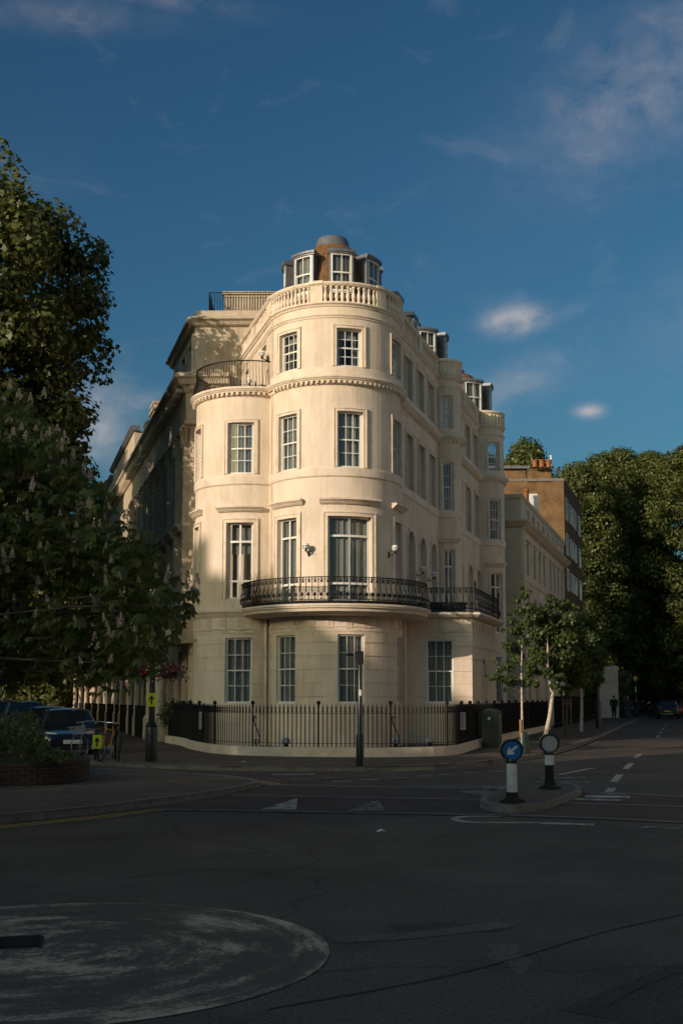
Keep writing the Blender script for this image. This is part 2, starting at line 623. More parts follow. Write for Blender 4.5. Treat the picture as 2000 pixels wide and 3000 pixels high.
def lit_lens():
    m, N, L, b = new_mat('lit_lens')
    b.inputs['Base Color'].default_value = (0.8, 0.8, 0.7, 1)
    b.inputs['Emission Color'].default_value = (0.9, 1.0, 0.8, 1)
    b.inputs['Emission Strength'].default_value = 1.2


lit_lens()

# ------------------------------------------------------------------ helpers
def place(o, parent=None):
    COL.objects.link(o)
    if parent is not None:
        o.parent = parent
        o.matrix_parent_inverse = WORLD[parent.name].inverted() if parent.name in WORLD else Matrix()
    return o


WORLD = {}


def thing(name, label, cat, loc=(0, 0, 0), rz=0.0, group=None, world=False):
    """an Empty at a thing's base; its parts are modelled about it, or in place when world is set"""
    o = bpy.data.objects.new(name, None)
    o.empty_display_size = 0.2
    COL.objects.link(o)
    o.location = loc
    o.rotation_euler = (0, 0, rz)
    if world:
        WORLD[o.name] = Matrix.Translation(loc) @ Matrix.Rotation(rz, 4, 'Z')
    tag(o, label, cat, group)
    return o


def tag(o, label=None, cat=None, group=None, kind=None):
    for k, v in (('label', label), ('category', cat), ('group', group), ('kind', kind)):
        if v:
            o[k] = v
    return o


class MB:
    def __init__(self):
        self.v, self.f = [], []

    def add(self, vs, fs):
        n = len(self.v)
        self.v += [tuple(p) for p in vs]
        self.f += [tuple(i + n for i in f) for f in fs]

    def quad(self, a, b, c, d):
        self.add((a, b, c, d), ((0, 1, 2, 3),))

    def hexa(self, p):
        self.add(p, ((0, 3, 2, 1), (4, 5, 6, 7), (0, 1, 5, 4), (1, 2, 6, 5), (2, 3, 7, 6), (3, 0, 4, 7)))

    def box(self, x0, x1, y0, y1, z0, z1):
        self.hexa([(x0, y0, z0), (x1, y0, z0), (x1, y1, z0), (x0, y1, z0), (x0, y0, z1), (x1, y0, z1), (x1, y1, z1), (x0, y1, z1)])

    def tube(self, pts, r, n=6, cap=True):
        pts = [Vector(p) for p in pts]
        rs = r if isinstance(r, (list, tuple)) else [r] * len(pts)
        base = len(self.v)
        up = None
        for i, p in enumerate(pts):
            t = (pts[min(i + 1, len(pts) - 1)] - pts[max(i - 1, 0)]).normalized()
            if up is None:
                up = Vector((0, 0, 1)) if abs(t.z) < 0.9 else Vector((1, 0, 0))
            a = t.cross(up).normalized()
            b = a.cross(t).normalized()
            up = b
            for k in range(n):
                an = 2 * PI * (k + 0.5) / n
                self.v.append(tuple(p + (a * math.cos(an) + b * math.sin(an)) * rs[i]))
        for i in range(len(pts) - 1):
            for k in range(n):
                k2 = (k + 1) % n
                self.f.append((base + i * n + k, base + i * n + k2, base + (i + 1) * n + k2, base + (i + 1) * n + k))
        if cap:
            self.f.append(tuple(base + k for k in reversed(range(n))))
            self.f.append(tuple(base + (len(pts) - 1) * n + k for k in range(n)))

    def lathe(self, prof, c=(0, 0, 0), n=12, a0=0.0, a1=2 * PI):
        """prof: (radius, z) from bottom to top about a vertical axis at c"""
        full = abs(a1 - a0 - 2 * PI) < 1e-6
        m = n if full else n + 1
        base = len(self.v)
        for r, z in prof:
            for k in range(m):
                an = a0 + (a1 - a0) * k / n
                self.v.append((c[0] + r * math.cos(an), c[1] + r * math.sin(an), c[2] + z))
        for i in range(len(prof) - 1):
            for k in range(n):
                k2 = (k + 1) % m
                self.f.append((base + i * m + k, base + i * m + k2, base + (i + 1) * m + k2, base + (i + 1) * m + k))
        if full:
            if prof[0][0] > 1e-4:
                self.f.append(tuple(base + k for k in reversed(range(n))))
            if prof[-1][0] > 1e-4:
                self.f.append(tuple(base + (len(prof) - 1) * m + k for k in range(n)))

    def prism(self, poly, z0, z1):
        n = len(poly)
        b = len(self.v)
        self.v += [(x, y, z0) for x, y in poly] + [(x, y, z1) for x, y in poly]
        self.f.append(tuple(b + i for i in reversed(range(n))))
        self.f.append(tuple(b + n + i for i in range(n)))
        for i in range(n):
            j = (i + 1) % n
            self.f.append((b + i, b + j, b + n + j, b + n + i))

    def mesh(self, name, material=None, smooth=False):
        me = bpy.data.meshes.new(name)
        me.from_pydata(self.v, [], self.f)
        me.validate()
        if smooth:
            me.polygons.foreach_set('use_smooth', [True] * len(me.polygons))
            me.set_sharp_from_angle(angle=rad(38))
        if material:
            me.materials.append(MATS[material])
        me.update()
        return me

    def build(self, name, material, parent=None, smooth=False):
        o = bpy.data.objects.new(name, self.mesh(name, material, smooth))
        return place(o, parent)


def inst(name, me, parent, loc=(0, 0, 0), rz=0.0, scale=(1, 1, 1), rot=None):
    o = bpy.data.objects.new(name, me)
    o.location = loc
    o.rotation_euler = rot if rot else (0, 0, rz)
    o.scale = scale
    return place(o, parent)


def copy_tree(o, parent=None):
    c = o.copy()
    COL.objects.link(c)
    c.parent = parent
    for ch in o.children:
        copy_tree(ch, c)
    return c


class Arc:
    """wall on a circle; s is the arc length from the side that faces the camera, growing to the right"""
    def __init__(self, c, R):
        self.c, self.R = c, R
        self.step = R * rad(5)

    def a(self, deg):
        return self.R * rad(deg)

    def P(self, s, off, z):
        f = s / self.R
        r = self.R + off
        return (self.c[0] + r * math.sin(f), self.c[1] - r * math.cos(f), z)

    def rz(self, s):
        return s / self.R


class Line:
    """straight wall from p0 along u; outward is to the right of u"""
    def __init__(self, p0, u, flip=False):
        l = math.hypot(*u)
        self.p, self.u = p0, (u[0] / l, u[1] / l)
        s = -1 if flip else 1
        self.n = (self.u[1] * s, -self.u[0] * s)
        self.step = 1e9

    def P(self, s, off, z):
        return (self.p[0] + self.u[0] * s + self.n[0] * off, self.p[1] + self.u[1] * s + self.n[1] * off, z)

    def rz(self, s):
        return math.atan2(self.n[0], -self.n[1])


def cuts(path, s0, s1, extra=()):
    n = max(1, math.ceil((s1 - s0) / path.step - 1e-6))
    b = [s0 + (s1 - s0) * i / n for i in range(n + 1)] + [e for e in extra if s0 < e < s1]
    b.sort()
    out = [b[0]]
    for x in b[1:]:
        if x - out[-1] > 1e-4:
            out.append(x)
    return out


def sweep(mb, path, s0, s1, prof, caps=True):
    """prof: (offset, z) points drawn outward from the wall, top to bottom or bottom to top"""
    ss = cuts(path, s0, s1)
    n, b = len(prof), len(mb.v)
    for s in ss:
        for o, z in prof:
            mb.v.append(path.P(s, o, z))
    for i in range(len(ss) - 1):
        for k in range(n - 1):
            a = b + i * n + k
            mb.f.append((a, a + 1, a + n + 1, a + n))
    if caps:
        mb.f.append(tuple(b + k for k in range(n)))
        mb.f.append(tuple(b + (len(ss) - 1) * n + k for k in reversed(range(n))))


def sbox(mb, path, s0, s1, o0, o1, z0, z1):
    ss = cuts(path, s0, s1)
    b = len(mb.v)
    for s in ss:
        mb.v += [path.P(s, o0, z0), path.P(s, o1, z0), path.P(s, o1, z1), path.P(s, o0, z1)]
    for i in range(len(ss) - 1):
        for k in range(4):
            a, c = b + i * 4 + k, b + i * 4 + (k + 1) % 4
            mb.f.append((a, c, c + 4, a + 4))
    mb.f.append((b, b + 1, b + 2, b + 3))
    e = b + (len(ss) - 1) * 4
    mb.f.append((e + 3, e + 2, e + 1, e))


def wall(mb, path, s0, s1, z0, z1, ops=(), depth=0.2, grooves=(), gd=0.03, gw=0.022):
    """ops: (s0, s1, z0, z1[, arched]); grooves: heights of sunk horizontal joints"""
    ex = [e for o in ops for e in o[:2]]
    ss = cuts(path, s0, s1, ex)
    zs = sorted({z0, z1, *[z for o in ops for z in o[2:4]], *[g - gw for g in grooves], *[g + gw for g in grooves]})
    zs = [z for z in zs if z0 - 1e-6 <= z <= z1 + 1e-6]

    def hole(s, z):
        return any(o[0] < s < o[1] and o[2] < z < o[3] for o in ops)
    gset = list(grooves)

    def inset(z):
        return -gd if any(abs(z - g) < gw * 0.99 for g in gset) else 0.0
    for i in range(len(ss) - 1):
        a, b = ss[i], ss[i + 1]
        prev = None
        for k in range(len(zs) - 1):
            lo, hi = zs[k], zs[k + 1]
            if hole((a + b) / 2, (lo + hi) / 2):
                prev = None
                continue
            o = inset((lo + hi) / 2)
            mb.quad(path.P(a, o, lo), path.P(b, o, lo), path.P(b, o, hi), path.P(a, o, hi))
            if prev is not None and prev != o:
                mb.quad(path.P(a, prev, lo), path.P(b, prev, lo), path.P(b, o, lo), path.P(a, o, lo))
            prev = o
    for o in ops:
        a, b, lo, hi = o[:4]
        arched = len(o) > 4 and o[4]
        sub = cuts(path, a, b)
        top = hi if not arched else hi - (b - a) / 2
        for e in (a, b):
            mb.quad(path.P(e, 0, lo), path.P(e, -depth, lo), path.P(e, -depth, top), path.P(e, 0, top))
        for x, y in zip(sub, sub[1:]):
            mb.quad(path.P(x, 0, lo), path.P(y, 0, lo), path.P(y, -depth, lo), path.P(x, -depth, lo))
            if not arched:
                mb.quad(path.P(x, 0, hi), path.P(x, -depth, hi), path.P(y, -depth, hi), path.P(y, 0, hi))
        if arched:
            m, r = (a + b) / 2, (b - a) / 2
            K = 10
            pts = [(m - r * math.cos(PI * i / K), top + r * math.sin(PI * i / K)) for i in range(K + 1)]
            for i in range(K):
                (x0, w0), (x1, w1) = pts[i], pts[i + 1]
                mb.quad(path.P(x0, 0, w0), path.P(x1, 0, w1), path.P(x1, 0, hi), path.P(x0, 0, hi))
                mb.quad(path.P(x0, 0, w0), path.P(x0, -depth, w0), path.P(x1, -depth, w1), path.P(x1, 0, w1))


pane_mb = MB()
pane_mb.quad((-0.5, 0, -0.5), (0.5, 0, -0.5), (0.5, 0, 0.5), (-0.5, 0, 0.5))
PANE = pane_mb.mesh('pane', 'glass')


def add_pane(path, s0, s1, off, z0, z1, parent):
    m = (s0 + s1) / 2
    ro = (rad(90) * 0 + rng.gauss(0, 0.006), 0, path.rz(m) + rng.gauss(0, 0.006))
    return inst('pane', PANE, parent, path.P(m, off, (z0 + z1) / 2), scale=(s1 - s0, 1, z1 - z0), rot=ro)


def window(path, s0, s1, z0, z1, parent, nx=3, nz=4, depth=0.2, style='sash', curtain='curtain', panes=True, cover=1.0,
           split=None, material='white_paint', folds=7, arched=False):
    """joinery filling an opening: frame and glazing bars; its panes and its curtain are pieces of it"""
    mb = MB()
    fw, fd = 0.055, 0.09
    o0, o1 = -depth - 0.04, -depth + fd - 0.04
    sbox(mb, path, s0, s0 + fw, o0, o1, z0, z1)
    sbox(mb, path, s1 - fw, s1, o0, o1, z0, z1)
    sbox(mb, path, s0 + fw, s1 - fw, o0, o1, z0, z0 + fw * 1.2)
    sbox(mb, path, s0 + fw, s1 - fw, o0, o1, z1 - fw, z1)
    a, b, lo, hi = s0 + fw, s1 - fw, z0 + fw * 1.2, z1 - fw
    if arched:
        hi = z1 - 0.02
    rails = []
    bw = 0.024 if style == 'sash' else 0.07
    sx = [a + (b - a) * i / nx for i in range(nx + 1)]
    if style == 'sash':
        mid = lo + (hi - lo) * (split or 0.5)
        sz = [lo + (hi - lo) * i / nz for i in range(nz + 1)] if split is None else [lo, mid, hi]
        sbox(mb, path, a, b, -depth - 0.02, -depth + 0.035, mid - 0.025, mid + 0.025)
        # lower sash sits behind the upper one
        sbox(mb, path, a, a + 0.035, -depth - 0.03, -depth + 0.0, lo, mid)
        sbox(mb, path, b - 0.035, b, -depth - 0.03, -depth + 0.0, lo, mid)
    else:
        sz = [lo] + [lo + (hi - lo) * q for q in (split or (0.2, 0.78))] + [hi]
    for i in range(1, nx):
        sbox(mb, path, sx[i] - bw / 2, sx[i] + bw / 2, -depth - 0.012, -depth + 0.022, lo, hi)
    for z in sz[1:-1]:
        if style == 'sash' and abs(z - mid) < 0.03:
            continue
        h = bw / 2
        sbox(mb, path, a, b, -depth - 0.012, -depth + (0.022 if style == 'sash' else 0.04), z - h, z + h)
    w = mb.build('window', material, parent)
    if panes:
        for i in range(nx):
            for k in range(len(sz) - 1):
                add_pane(path, sx[i] + bw * 0.4, sx[i + 1] - bw * 0.4, -depth + 0.004, sz[k] + bw * 0.4, sz[k + 1] - bw * 0.4, w)
    else:
        add_pane(path, a, b, -depth + 0.004, lo, hi, w)
    if curtain:
        cb = MB()
        m = max(8, folds * 6)
        zt, zb = hi, lo - 0.05 + (hi - lo) * (1 - cover)
        ph = rng.random() * 6
        for part in ((0.0, 1.0),):
            for i in range(m):
                q0, q1 = i / m, (i + 1) / m
                A = [a - 0.05 + (b - a + 0.1) * q for q in (q0, q1)]
                D = [-depth - 0.11 + 0.03 * math.sin(q * folds * 2 * PI + ph + 1.3 * math.sin(q * 9 + ph)) for q in (q0, q1)]
                cb.quad(path.P(A[0], D[0], zb), path.P(A[1], D[1], zb), path.P(A[1], D[1], zt), path.P(A[0], D[0], zt))
        cb.build('curtain', curtain, w, True)
    return w


def surround(path, s0, s1, z0, z1, parent, w=0.13, ear=0.0, base=True, material='stucco_trim', lap=0.0):
    """moulded architrave round an opening: flat inner band, raised outer fillet"""
    mb = MB()
    g = 0.004
    for (x0, x1, za, zb) in ((s0 - w, s0, z0, z1 + w), (s1, s1 + w, z0, z1 + w), (s0, s1, z1, z1 + w)):
        sbox(mb, path, x0, x1, -0.02, 0.035, za, zb)
    ow = 0.045
    for (x0, x1, za, zb) in ((s0 - w - g, s0 - w + ow, z0, z1 + w + g), (s1 + w - ow, s1 + w + g, z0, z1 + w + g),
                             (s0 - w + ow, s1 + w - ow, z1 + w - ow, z1 + w + g)):
        sbox(mb, path, x0, x1, -0.02, 0.06, za, zb)
    return mb.build('window_surround', material, parent)


def hood(path, s0, s1, z, parent, h=0.2, out=0.24, material='stucco_trim'):
    mb = MB()
    p = [(0.0, z + h), (out * 0.8, z + h), (out, z + h - 0.03), (out, z + h - 0.07), (out * 0.82, z + h - 0.08),
         (out * 0.72, z + h - 0.11), (out * 0.6, z + h - 0.115), (out * 0.5, z + 0.05), (0.06, z), (-0.05, z), (-0.05, z + h)]
    sweep(mb, path, s0, s1, p)
    return mb.build('window_hood', material, parent)


def fast_mesh(name, verts, faces, material, smooth=False):
    """verts (n,3) and faces (m,k) arrays"""
    me = bpy.data.meshes.new(name)
    n, (m, k) = len(verts), faces.shape
    me.vertices.add(n)
    me.vertices.foreach_set('co', np.ascontiguousarray(verts, dtype=np.float32).ravel())
    me.loops.add(m * k)
    me.loops.foreach_set('vertex_index', np.ascontiguousarray(faces, dtype=np.int32).ravel())
    me.polygons.add(m)
    me.polygons.foreach_set('loop_start', np.arange(0, m * k, k, dtype=np.int32))
    me.update(calc_edges=True)
    if material:
        me.materials.append(MATS[material])
    return me


# ------------------------------------------------------------------ ground
def struct(name, mb, m, parent=None, smooth=False):
    o = mb.build(name, m, parent, smooth)
    if parent is None:
        o['kind'] = 'structure'
    return o


def smooth_line(pts, n=6):
    """Catmull-Rom through plan points"""
    out = []
    P = [pts[0]] + list(pts) + [pts[-1]]
    for i in range(1, len(P) - 2):
        p0, p1, p2, p3 = (np.array(P[i + k], float) for k in (-1, 0, 1, 2))
        for t in np.linspace(0, 1, n, endpoint=False):
            out.append(tuple(0.5 * ((2 * p1) + (-p0 + p2) * t + (2 * p0 - 5 * p1 + 4 * p2 - p3) * t ** 2 + (-p0 + 3 * p1 - 3 * p2 + p3) * t ** 3)))
    out.append(tuple(pts[-1]))
    return out


def offset_line(pts, d):
    """offset a plan line to its right by d"""
    out = []
    for i, p in enumerate(pts):
        a, b = pts[max(i - 1, 0)], pts[min(i + 1, len(pts) - 1)]
        l = math.hypot(b[0] - a[0], b[1] - a[1]) or 1
        out.append((p[0] + (b[1] - a[1]) / l * d, p[1] - (b[0] - a[0]) / l * d))
    return out


def strip(mb, pts, d0, d1, z):
    a, b = offset_line(pts, d0), offset_line(pts, d1)
    for i in range(len(pts) - 1):
        mb.quad((*a[i], z), (*a[i + 1], z), (*b[i + 1], z), (*b[i], z))


def resample(pts, step):
    d = [0]
    for a, b in zip(pts, pts[1:]):
        d.append(d[-1] + math.dist(a, b))
    n = max(1, round(d[-1] / step))
    out, j = [], 0
    for i in range(n + 1):
        t = d[-1] * i / n
        while j < len(d) - 2 and d[j + 1] < t:
            j += 1
        q = (t - d[j]) / max(1e-9, d[j + 1] - d[j])
        out.append((pts[j][0] + (pts[j + 1][0] - pts[j][0]) * q, pts[j][1] + (pts[j + 1][1] - pts[j][1]) * q))
    return out


g = MB()
g.quad((-700, -300, 0), (700, -300, 0), (700, 1200, 0), (-700, 1200, 0))
road = struct('road', g, 'asphalt')
KH = 0.12


def pavement(name, outline, kerb, far_kerb=None):
    """outline: closed polygon of the flag surface; kerb: the part of it that has kerb stones (road on the right-hand side)"""
    mb = MB()
    n = len(outline)
    mb.v = [(x, y, KH - 0.006) for x, y in outline]
    mb.f = [tuple(range(n))]
    o = struct(name, mb, 'paving')
    stones = resample(kerb, 0.92)
    gap = 0.006
    for i in range(len(stones) - 1):
        a, b = Vector(stones[i]), Vector(stones[i + 1])
        u = (b - a).normalized()
        nrm = Vector((u.y, -u.x))
        a, b = a + u * gap, b - u * gap
        k = MB()
        h = KH + rng.uniform(-0.004, 0.004)
        p = [a - nrm * 0.14, b - nrm * 0.14, b, a]
        q = [a - nrm * 0.14, b - nrm * 0.14, b - nrm * 0.015, a - nrm * 0.015]
        k.hexa([(*p[0], -0.05), (*p[1], -0.05), (*p[2], -0.05), (*p[3], -0.05), (*q[0], h), (*q[1], h), (*q[2], h), (*q[3], h)])
        k.build('kerb_stone', 'granite', o)
    return o


corner_kerb = smooth_line([(-8.95, 32.45), (-7.9, 31.6), (-7.05, 31.0), (-5.15, 29.2), (-3.11, 28.14), (-2.12, 27.87), (0.48, 27.74),
                           (2.1, 28.35), (2.94, 29.25), (4.27, 31.1), (6.73, 36.7), (10.9, 50.0), (17.3, 72.0), (29.96, 114.8)], 5)
bay_kerb = [(-26.0, 95.0), (-6.95, 35.2), (-6.95, 33.6), (-8.2, 33.4)]
corner = pavement('corner_pavement', bay_kerb + corner_kerb + [(50, 185), (-55, 185)], corner_kerb)
for e in (bay_kerb[:2], bay_kerb[1:]):
    mb = MB()
    strip(mb, resample(e, 2.0), -0.14, 0.0, KH + 0.002)
    mb.quad((*e[0], 0), (*e[1], 0), (*e[1], KH), (*e[0], KH))
    mb.build('kerb_edge', 'granite', corner)
left_kerb = smooth_line([(-13.0, 7.5), (-7.6, 12.6), (-4.68, 16.19), (-3.51, 17.73), (-2.24, 20.33), (-1.65, 22.0), (-1.56, 22.8), (-1.95, 23.9),
                         (-2.91, 25.05), (-4.62, 26.5), (-9.0, 29.4), (-15.0, 34.5), (-27.0, 62.0)], 6)
left_pave = pavement('island_pavement', left_kerb + [(-70, 62), (-70, 7.5)], left_kerb)

# raised brick table across the road mouth, edged by granite setts
l1 = [(-1.75, 23.2), (-1.26, 23.1), (3.1, 22.07), (5.07, 21.05), (5.91, 20.4), (9.0, 18.4), (14.0, 15.6)]
l2 = [(-1.94, 20.61), (2.28, 19.72), (3.69, 19.03), (5.34, 18.44), (8.5, 16.6), (13.0, 13.8)]
l3 = [(-2.9, 18.25), (-2.1, 18.1), (2.51, 17.32), (3.88, 16.78), (4.72, 16.32), (7.8, 14.7), (12.0, 12.1)]
tb = MB()
A, B, C_ = resample(l1, 0.7), resample(l2, 0.7), resample(l3, 0.7)
n = min(len(A), len(B), len(C_))
A, B, C_ = (resample(l, 1) for l in (l1, l2, l3))
n = 22


def rs(l, n):
    tot = sum(math.dist(a, b) for a, b in zip(l, l[1:]))
    return resample(l, tot / n)[:n + 1]


A, B, C_ = rs(l1, n), rs(l2, n), rs(l3, n)
for i in range(n):
    tb.quad((*B[i], 0.03), (*B[i + 1], 0.03), (*A[i + 1], 0.03), (*A[i], 0.03))
    tb.quad((*C_[i], 0.008), (*C_[i + 1], 0.008), (*B[i + 1], 0.03), (*B[i], 0.03))
table = struct('raised_crossing', tb, 'table_brick')
lt = MB()
back = smooth_line([(-2.9, 25.2), (-1.7, 23.3), (-1.75, 23.2)], 2)
mt = MB()
mt.v = [(-4.7, 26.4, 0.006), (-2.9, 24.95, 0.006), (-1.9, 23.8, 0.006), (-1.3, 23.2, 0.006), (0.9, 26.2, 0.006), (0.2, 27.85, 0.006), (-2.1, 27.98, 0.006),
        (-3.1, 28.25, 0.006), (-5.1, 29.3, 0.006), (-7.0, 31.1, 0.006), (-8.8, 29.4, 0.006)]
mt.f = [tuple(range(len(mt.v)))]
mt.build('side_road_brick', 'table_brick', table)
for l, z, w in ((l1, 0.034, 0.2), (l2, 0.036, 0.17), (l3, 0.014, 0.16)):
    pts = resample(l, 1.4)
    off = offset_line(pts, w)
    for i in range(len(pts) - 1):
        k = MB()
        a, b = Vector(pts[i]), Vector(pts[i + 1])
        d = (b - a).normalized() * 0.008
        k.quad((*(a + d), z), (*(Vector(off[i]) + d), z), (*(Vector(off[i + 1]) - d), z), (*(b - d), z))
        k.build('granite_sett', 'granite', table)

# painted markings
def marking(pts, m='road_white', z=0.006, name='road_marking'):
    mb = MB()
    mb.v = [(x, y, z if len(p) == 2 else p[2]) for p in pts for x, y in [p[:2]]]
    mb.f = [tuple(range(len(pts)))]
    return mb.build(name, m, road)


def bar_mark(a, b, w, m='road_white', z=0.006):
    a, b = Vector(a), Vector(b)
    u = (b - a).normalized()
    nn = Vector((-u.y, u.x)) * w / 2
    return marking([a + nn, b + nn, b - nn, a - nn], m, z)


for pts in ([(-1.23, 18.1, 0.02), (-0.69, 18.0, 0.02), (-0.74, 19.92, 0.036)], [(0.1, 17.85, 0.02), (0.67, 17.75, 0.02), (0.6, 19.6, 0.036)]):
    marking(pts, 'road_white' if pts[0][0] < 0 else 'road_white_worn')
# teardrop round the refuge and lane dashes
ring = [(1.55 + 0.33 - 0.33 * math.cos(t) , 16.72 + 0.5 * math.sin(t)) for t in np.linspace(-PI / 2, PI / 2, 9)]
tear_out = [(2.85, 16.22)] + ring + [(2.35, 17.15)]
tear_in = [(2.85, 16.36)] + [(1.66 + 0.28 - 0.28 * math.cos(t), 16.72 + 0.36 * math.sin(t)) for t in np.linspace(-PI / 2, PI / 2, 9)] + [(2.35, 17.05)]
mb = MB()
for i in range(len(tear_out) - 1):
    mb.quad((*tear_out[i], 0.006), (*tear_out[i + 1], 0.006), (*tear_in[i + 1], 0.006), (*tear_in[i], 0.006))
mb.build('road_marking', 'road_white', road)
bar_mark((2.72, 16.22), (3.42, 16.02), 0.22)
bar_mark((4.0, 15.75), (4.75, 15.4), 0.2, 'road_white_worn')
for a, b, w, m in (((2.75, 22.6), (3.05, 21.9), 0.9, 'road_white_worn'), ((2.35, 21.4), (2.65, 20.6), 0.7, 'road_white_worn'),
                   ((4.6, 20.4), (4.5, 19.9), 0.75, 'road_white'), ((4.3, 19.7), (4.2, 19.4), 0.75, 'road_white'), ((4.75, 20.9), (4.7, 20.6), 0.7, 'road_white_worn')):
    bar_mark(a, b, w, m, 0.04)
for a, b, w in (((4.9, 21.6), (5.2, 22.6), 0.16), ((5.6, 24.2), (6.3, 26.6), 0.16), ((6.9, 28.6), (7.7, 31.2), 0.16), ((8.5, 34), (9.2, 36.2), 0.14),
                ((4.9, 26.5), (6.2, 29.0), 0.14), ((4.3, 25.4), (5.3, 25.6), 0.14), ((4.0, 24.3), (5.1, 24.1), 0.12)):
    bar_mark(a, b, w, 'road_white')
for i in range(7):
    bar_mark((-1.0 + i * 0.62, 24.75 + i * 0.58), (-0.62 + i * 0.62, 24.85 + i * 0.58), 0.17, 'road_white_worn', 0.012)
    bar_mark((-0.2 + i * 0.6, 24.2 + i * 0.56), (0.2 + i * 0.6, 24.3 + i * 0.56), 0.15, 'road_white', 0.012)
bar_mark((-1.55, 26.4), (-0.6, 26.6), 0.25, 'road_white', 0.012)
for i in range(9):
    bar_mark((13.5 + i * 0.75, 62.3 + i * 0.05), (13.9 + i * 0.75, 62.3 + i * 0.05), 0.4, 'road_white')
for i in range(5):
    bar_mark((14.0 + i * 1.9, 52.0 + i * 6.5), (14.9 + i * 1.9, 55.0 + i * 6.5), 0.16, 'road_white')
for i in range(6):
    bar_mark((15.5 + i * 0.8, 53.5), (16.0 + i * 0.8, 53.6), 0.35, 'road_white')
for i in range(7):
    bar_mark((25.4 + i * 1.6, 100.6), (26.3 + i * 1.6, 100.6), 0.8, 'road_white')
for k, d in enumerate((0.28, 0.46)):
    mb = MB()
    strip(mb, left_kerb[6:50], d, d + 0.08, 0.008)
    mb.build('yellow_line', 'road_yellow', road)
mb = MB()
strip(mb, corner_kerb[2:30], 0.22, 0.29, 0.012)
mb.build('yellow_line', 'road_yellow', road)
mb = MB()
strip(mb, corner_kerb[30:], 0.22, 0.30, 0.008)
mb.build('edge_line', 'road_white_worn', road)
# mini roundabout disc and its drain cover
mb = MB()
mb.v = [(-1.98 + 1.9 * math.cos(t), 8.04 + 1.9 * math.sin(t), 0.006) for t in np.linspace(0, 2 * PI, 72, endpoint=False)]
mb.f = [tuple(range(72))]
mb.build('roundabout_disc', 'roundabout_paint', road)
dr = thing('drain_cover', 'black iron drain cover set in the worn white roundabout', 'drain cover', (-2.33, 8.33, 0.006), rad(12))
mb = MB()
mb.box(-0.46, 0.24, -0.2, 0.2, -0.01, 0.004)
mb.build('cover_plate', 'grate', dr)
for i in range(8):
    mb = MB()
    mb.box(-0.44, 0.22, -0.175 + i * 0.047, -0.15 + i * 0.047, 0.004, 0.012)
    mb.build('grate_bar', 'grate', dr)
# faded repair trench across the foreground
mb = MB()
strip(mb, smooth_line([(-0.05, 8.45), (0.5, 8.62), (1.1, 8.95), (1.25, 9.1)], 4), -0.1, 0.12, 0.004)
mb.build('road_patch', 'asphalt_pale', road)


def patch(pts, m, z):
    mb = MB()
    q = smooth_line(pts + [pts[0]], 4)[:-1]
    mb.v = [(x, y, z) for x, y in q]
    mb.f = [tuple(range(len(q)))]
    return mb.build('road_patch', m, road)


patch([(0.35, 9.0), (0.75, 9.1), (1.2, 8.95), (1.1, 8.75), (0.5, 8.72)], 'asphalt_dark', 0.003)
patch([(1.0, 8.3), (1.22, 8.28), (1.18, 8.0), (1.24, 7.8), (1.14, 7.45), (1.08, 7.4), (1.06, 7.7), (0.96, 7.9), (1.02, 8.1)], 'asphalt_pale', 0.003)
patch([(1.2, 6.6), (2.6, 8.2), (4.4, 10.0), (5.2, 9.6), (3.0, 7.2), (1.9, 6.2)], 'asphalt_dark', 0.0025)
for pts in ([(-0.4, 6.6), (0.8, 7.5), (2.1, 8.9), (3.9, 10.4)], [(1.5, 6.7), (2.0, 7.35), (2.9, 8.1), (4.2, 9.2)], [(-2.2, 11.2), (-1.2, 11.9), (0.2, 12.0)]):
    mb = MB()
    strip(mb, smooth_line(pts, 8), -0.008, 0.008, 0.0045)
    mb.build('crack', 'rubber', road)

# ------------------------------------------------------------------ the corner building
U = (0.2976, 0.9547)                      # along the right-hand street
NR = (0.9547, -0.2976)
UL = (-0.2807, 0.9598)                    # along the left-hand street
W0 = (2.07, 41.35)
tower = Arc((-0.25, 40.87), 2.37)
lbay = Arc((-3.35, 42.0), 1.98)
rwall = Line(W0, U)
lwall = Line((-2.52, 40.2), UL, True)     # upper storey, left street
bow2 = Arc((W0[0] + U[0] * 7.35, W0[1] + U[1] * 7.35), 0.80)
bow3 = Arc((W0[0] + U[0] * 16.85, W0[1] + U[1] * 16.85), 1.05)
CB = thing('corner_building', 'cream stucco corner building with a rounded tower front, iron balcony and tiled roof', 'building',
           (-0.25, 40.87, 0), world=True)

RUST = [0.86, 1.31, 1.76, 2.21, 2.66, 3.11, 3.56]
Z_COR, Z_TOP = 12.36, 15.05
T = lambda d: tower.a(d)
Lb = lambda d: lbay.a(d)

# openings: (s0, s1, z0, z1)
tw3 = [(T(-52.5), T(-32), 12.97, 14.30), (T(2), T(23.5), 12.97, 14.30), (T(58), T(79), 12.97, 14.30)]
tw2 = [(T(-53.5), T(-32), 9.48, 11.41), (T(2.6), T(24.6), 9.48, 11.41), (T(59), T(80), 9.48, 11.41)]
tw1 = [(T(-54.5), T(-32), 4.94, 7.81), (T(-5), T(32.2), 4.94, 7.81), (T(62), T(80), 4.94, 7.81)]
tw0 = [(T(-56), T(-33.3), 1.55, 3.84), (T(3), T(25.6), 1.55, 3.84), (T(66), T(84), 1.55, 3.84)]
lb2 = [(Lb(-19), Lb(8), 9.55, 11.38), (Lb(-82), Lb(-57), 9.55, 11.38)]
lb1 = [(Lb(-19.4), Lb(8.1), 5.15, 7.82), (Lb(-82), Lb(-60), 5.15, 7.82)]
lb0 = [(Lb(-19.6), Lb(8), 1.55, 3.80), (Lb(-84), Lb(-62), 1.55, 3.80)]

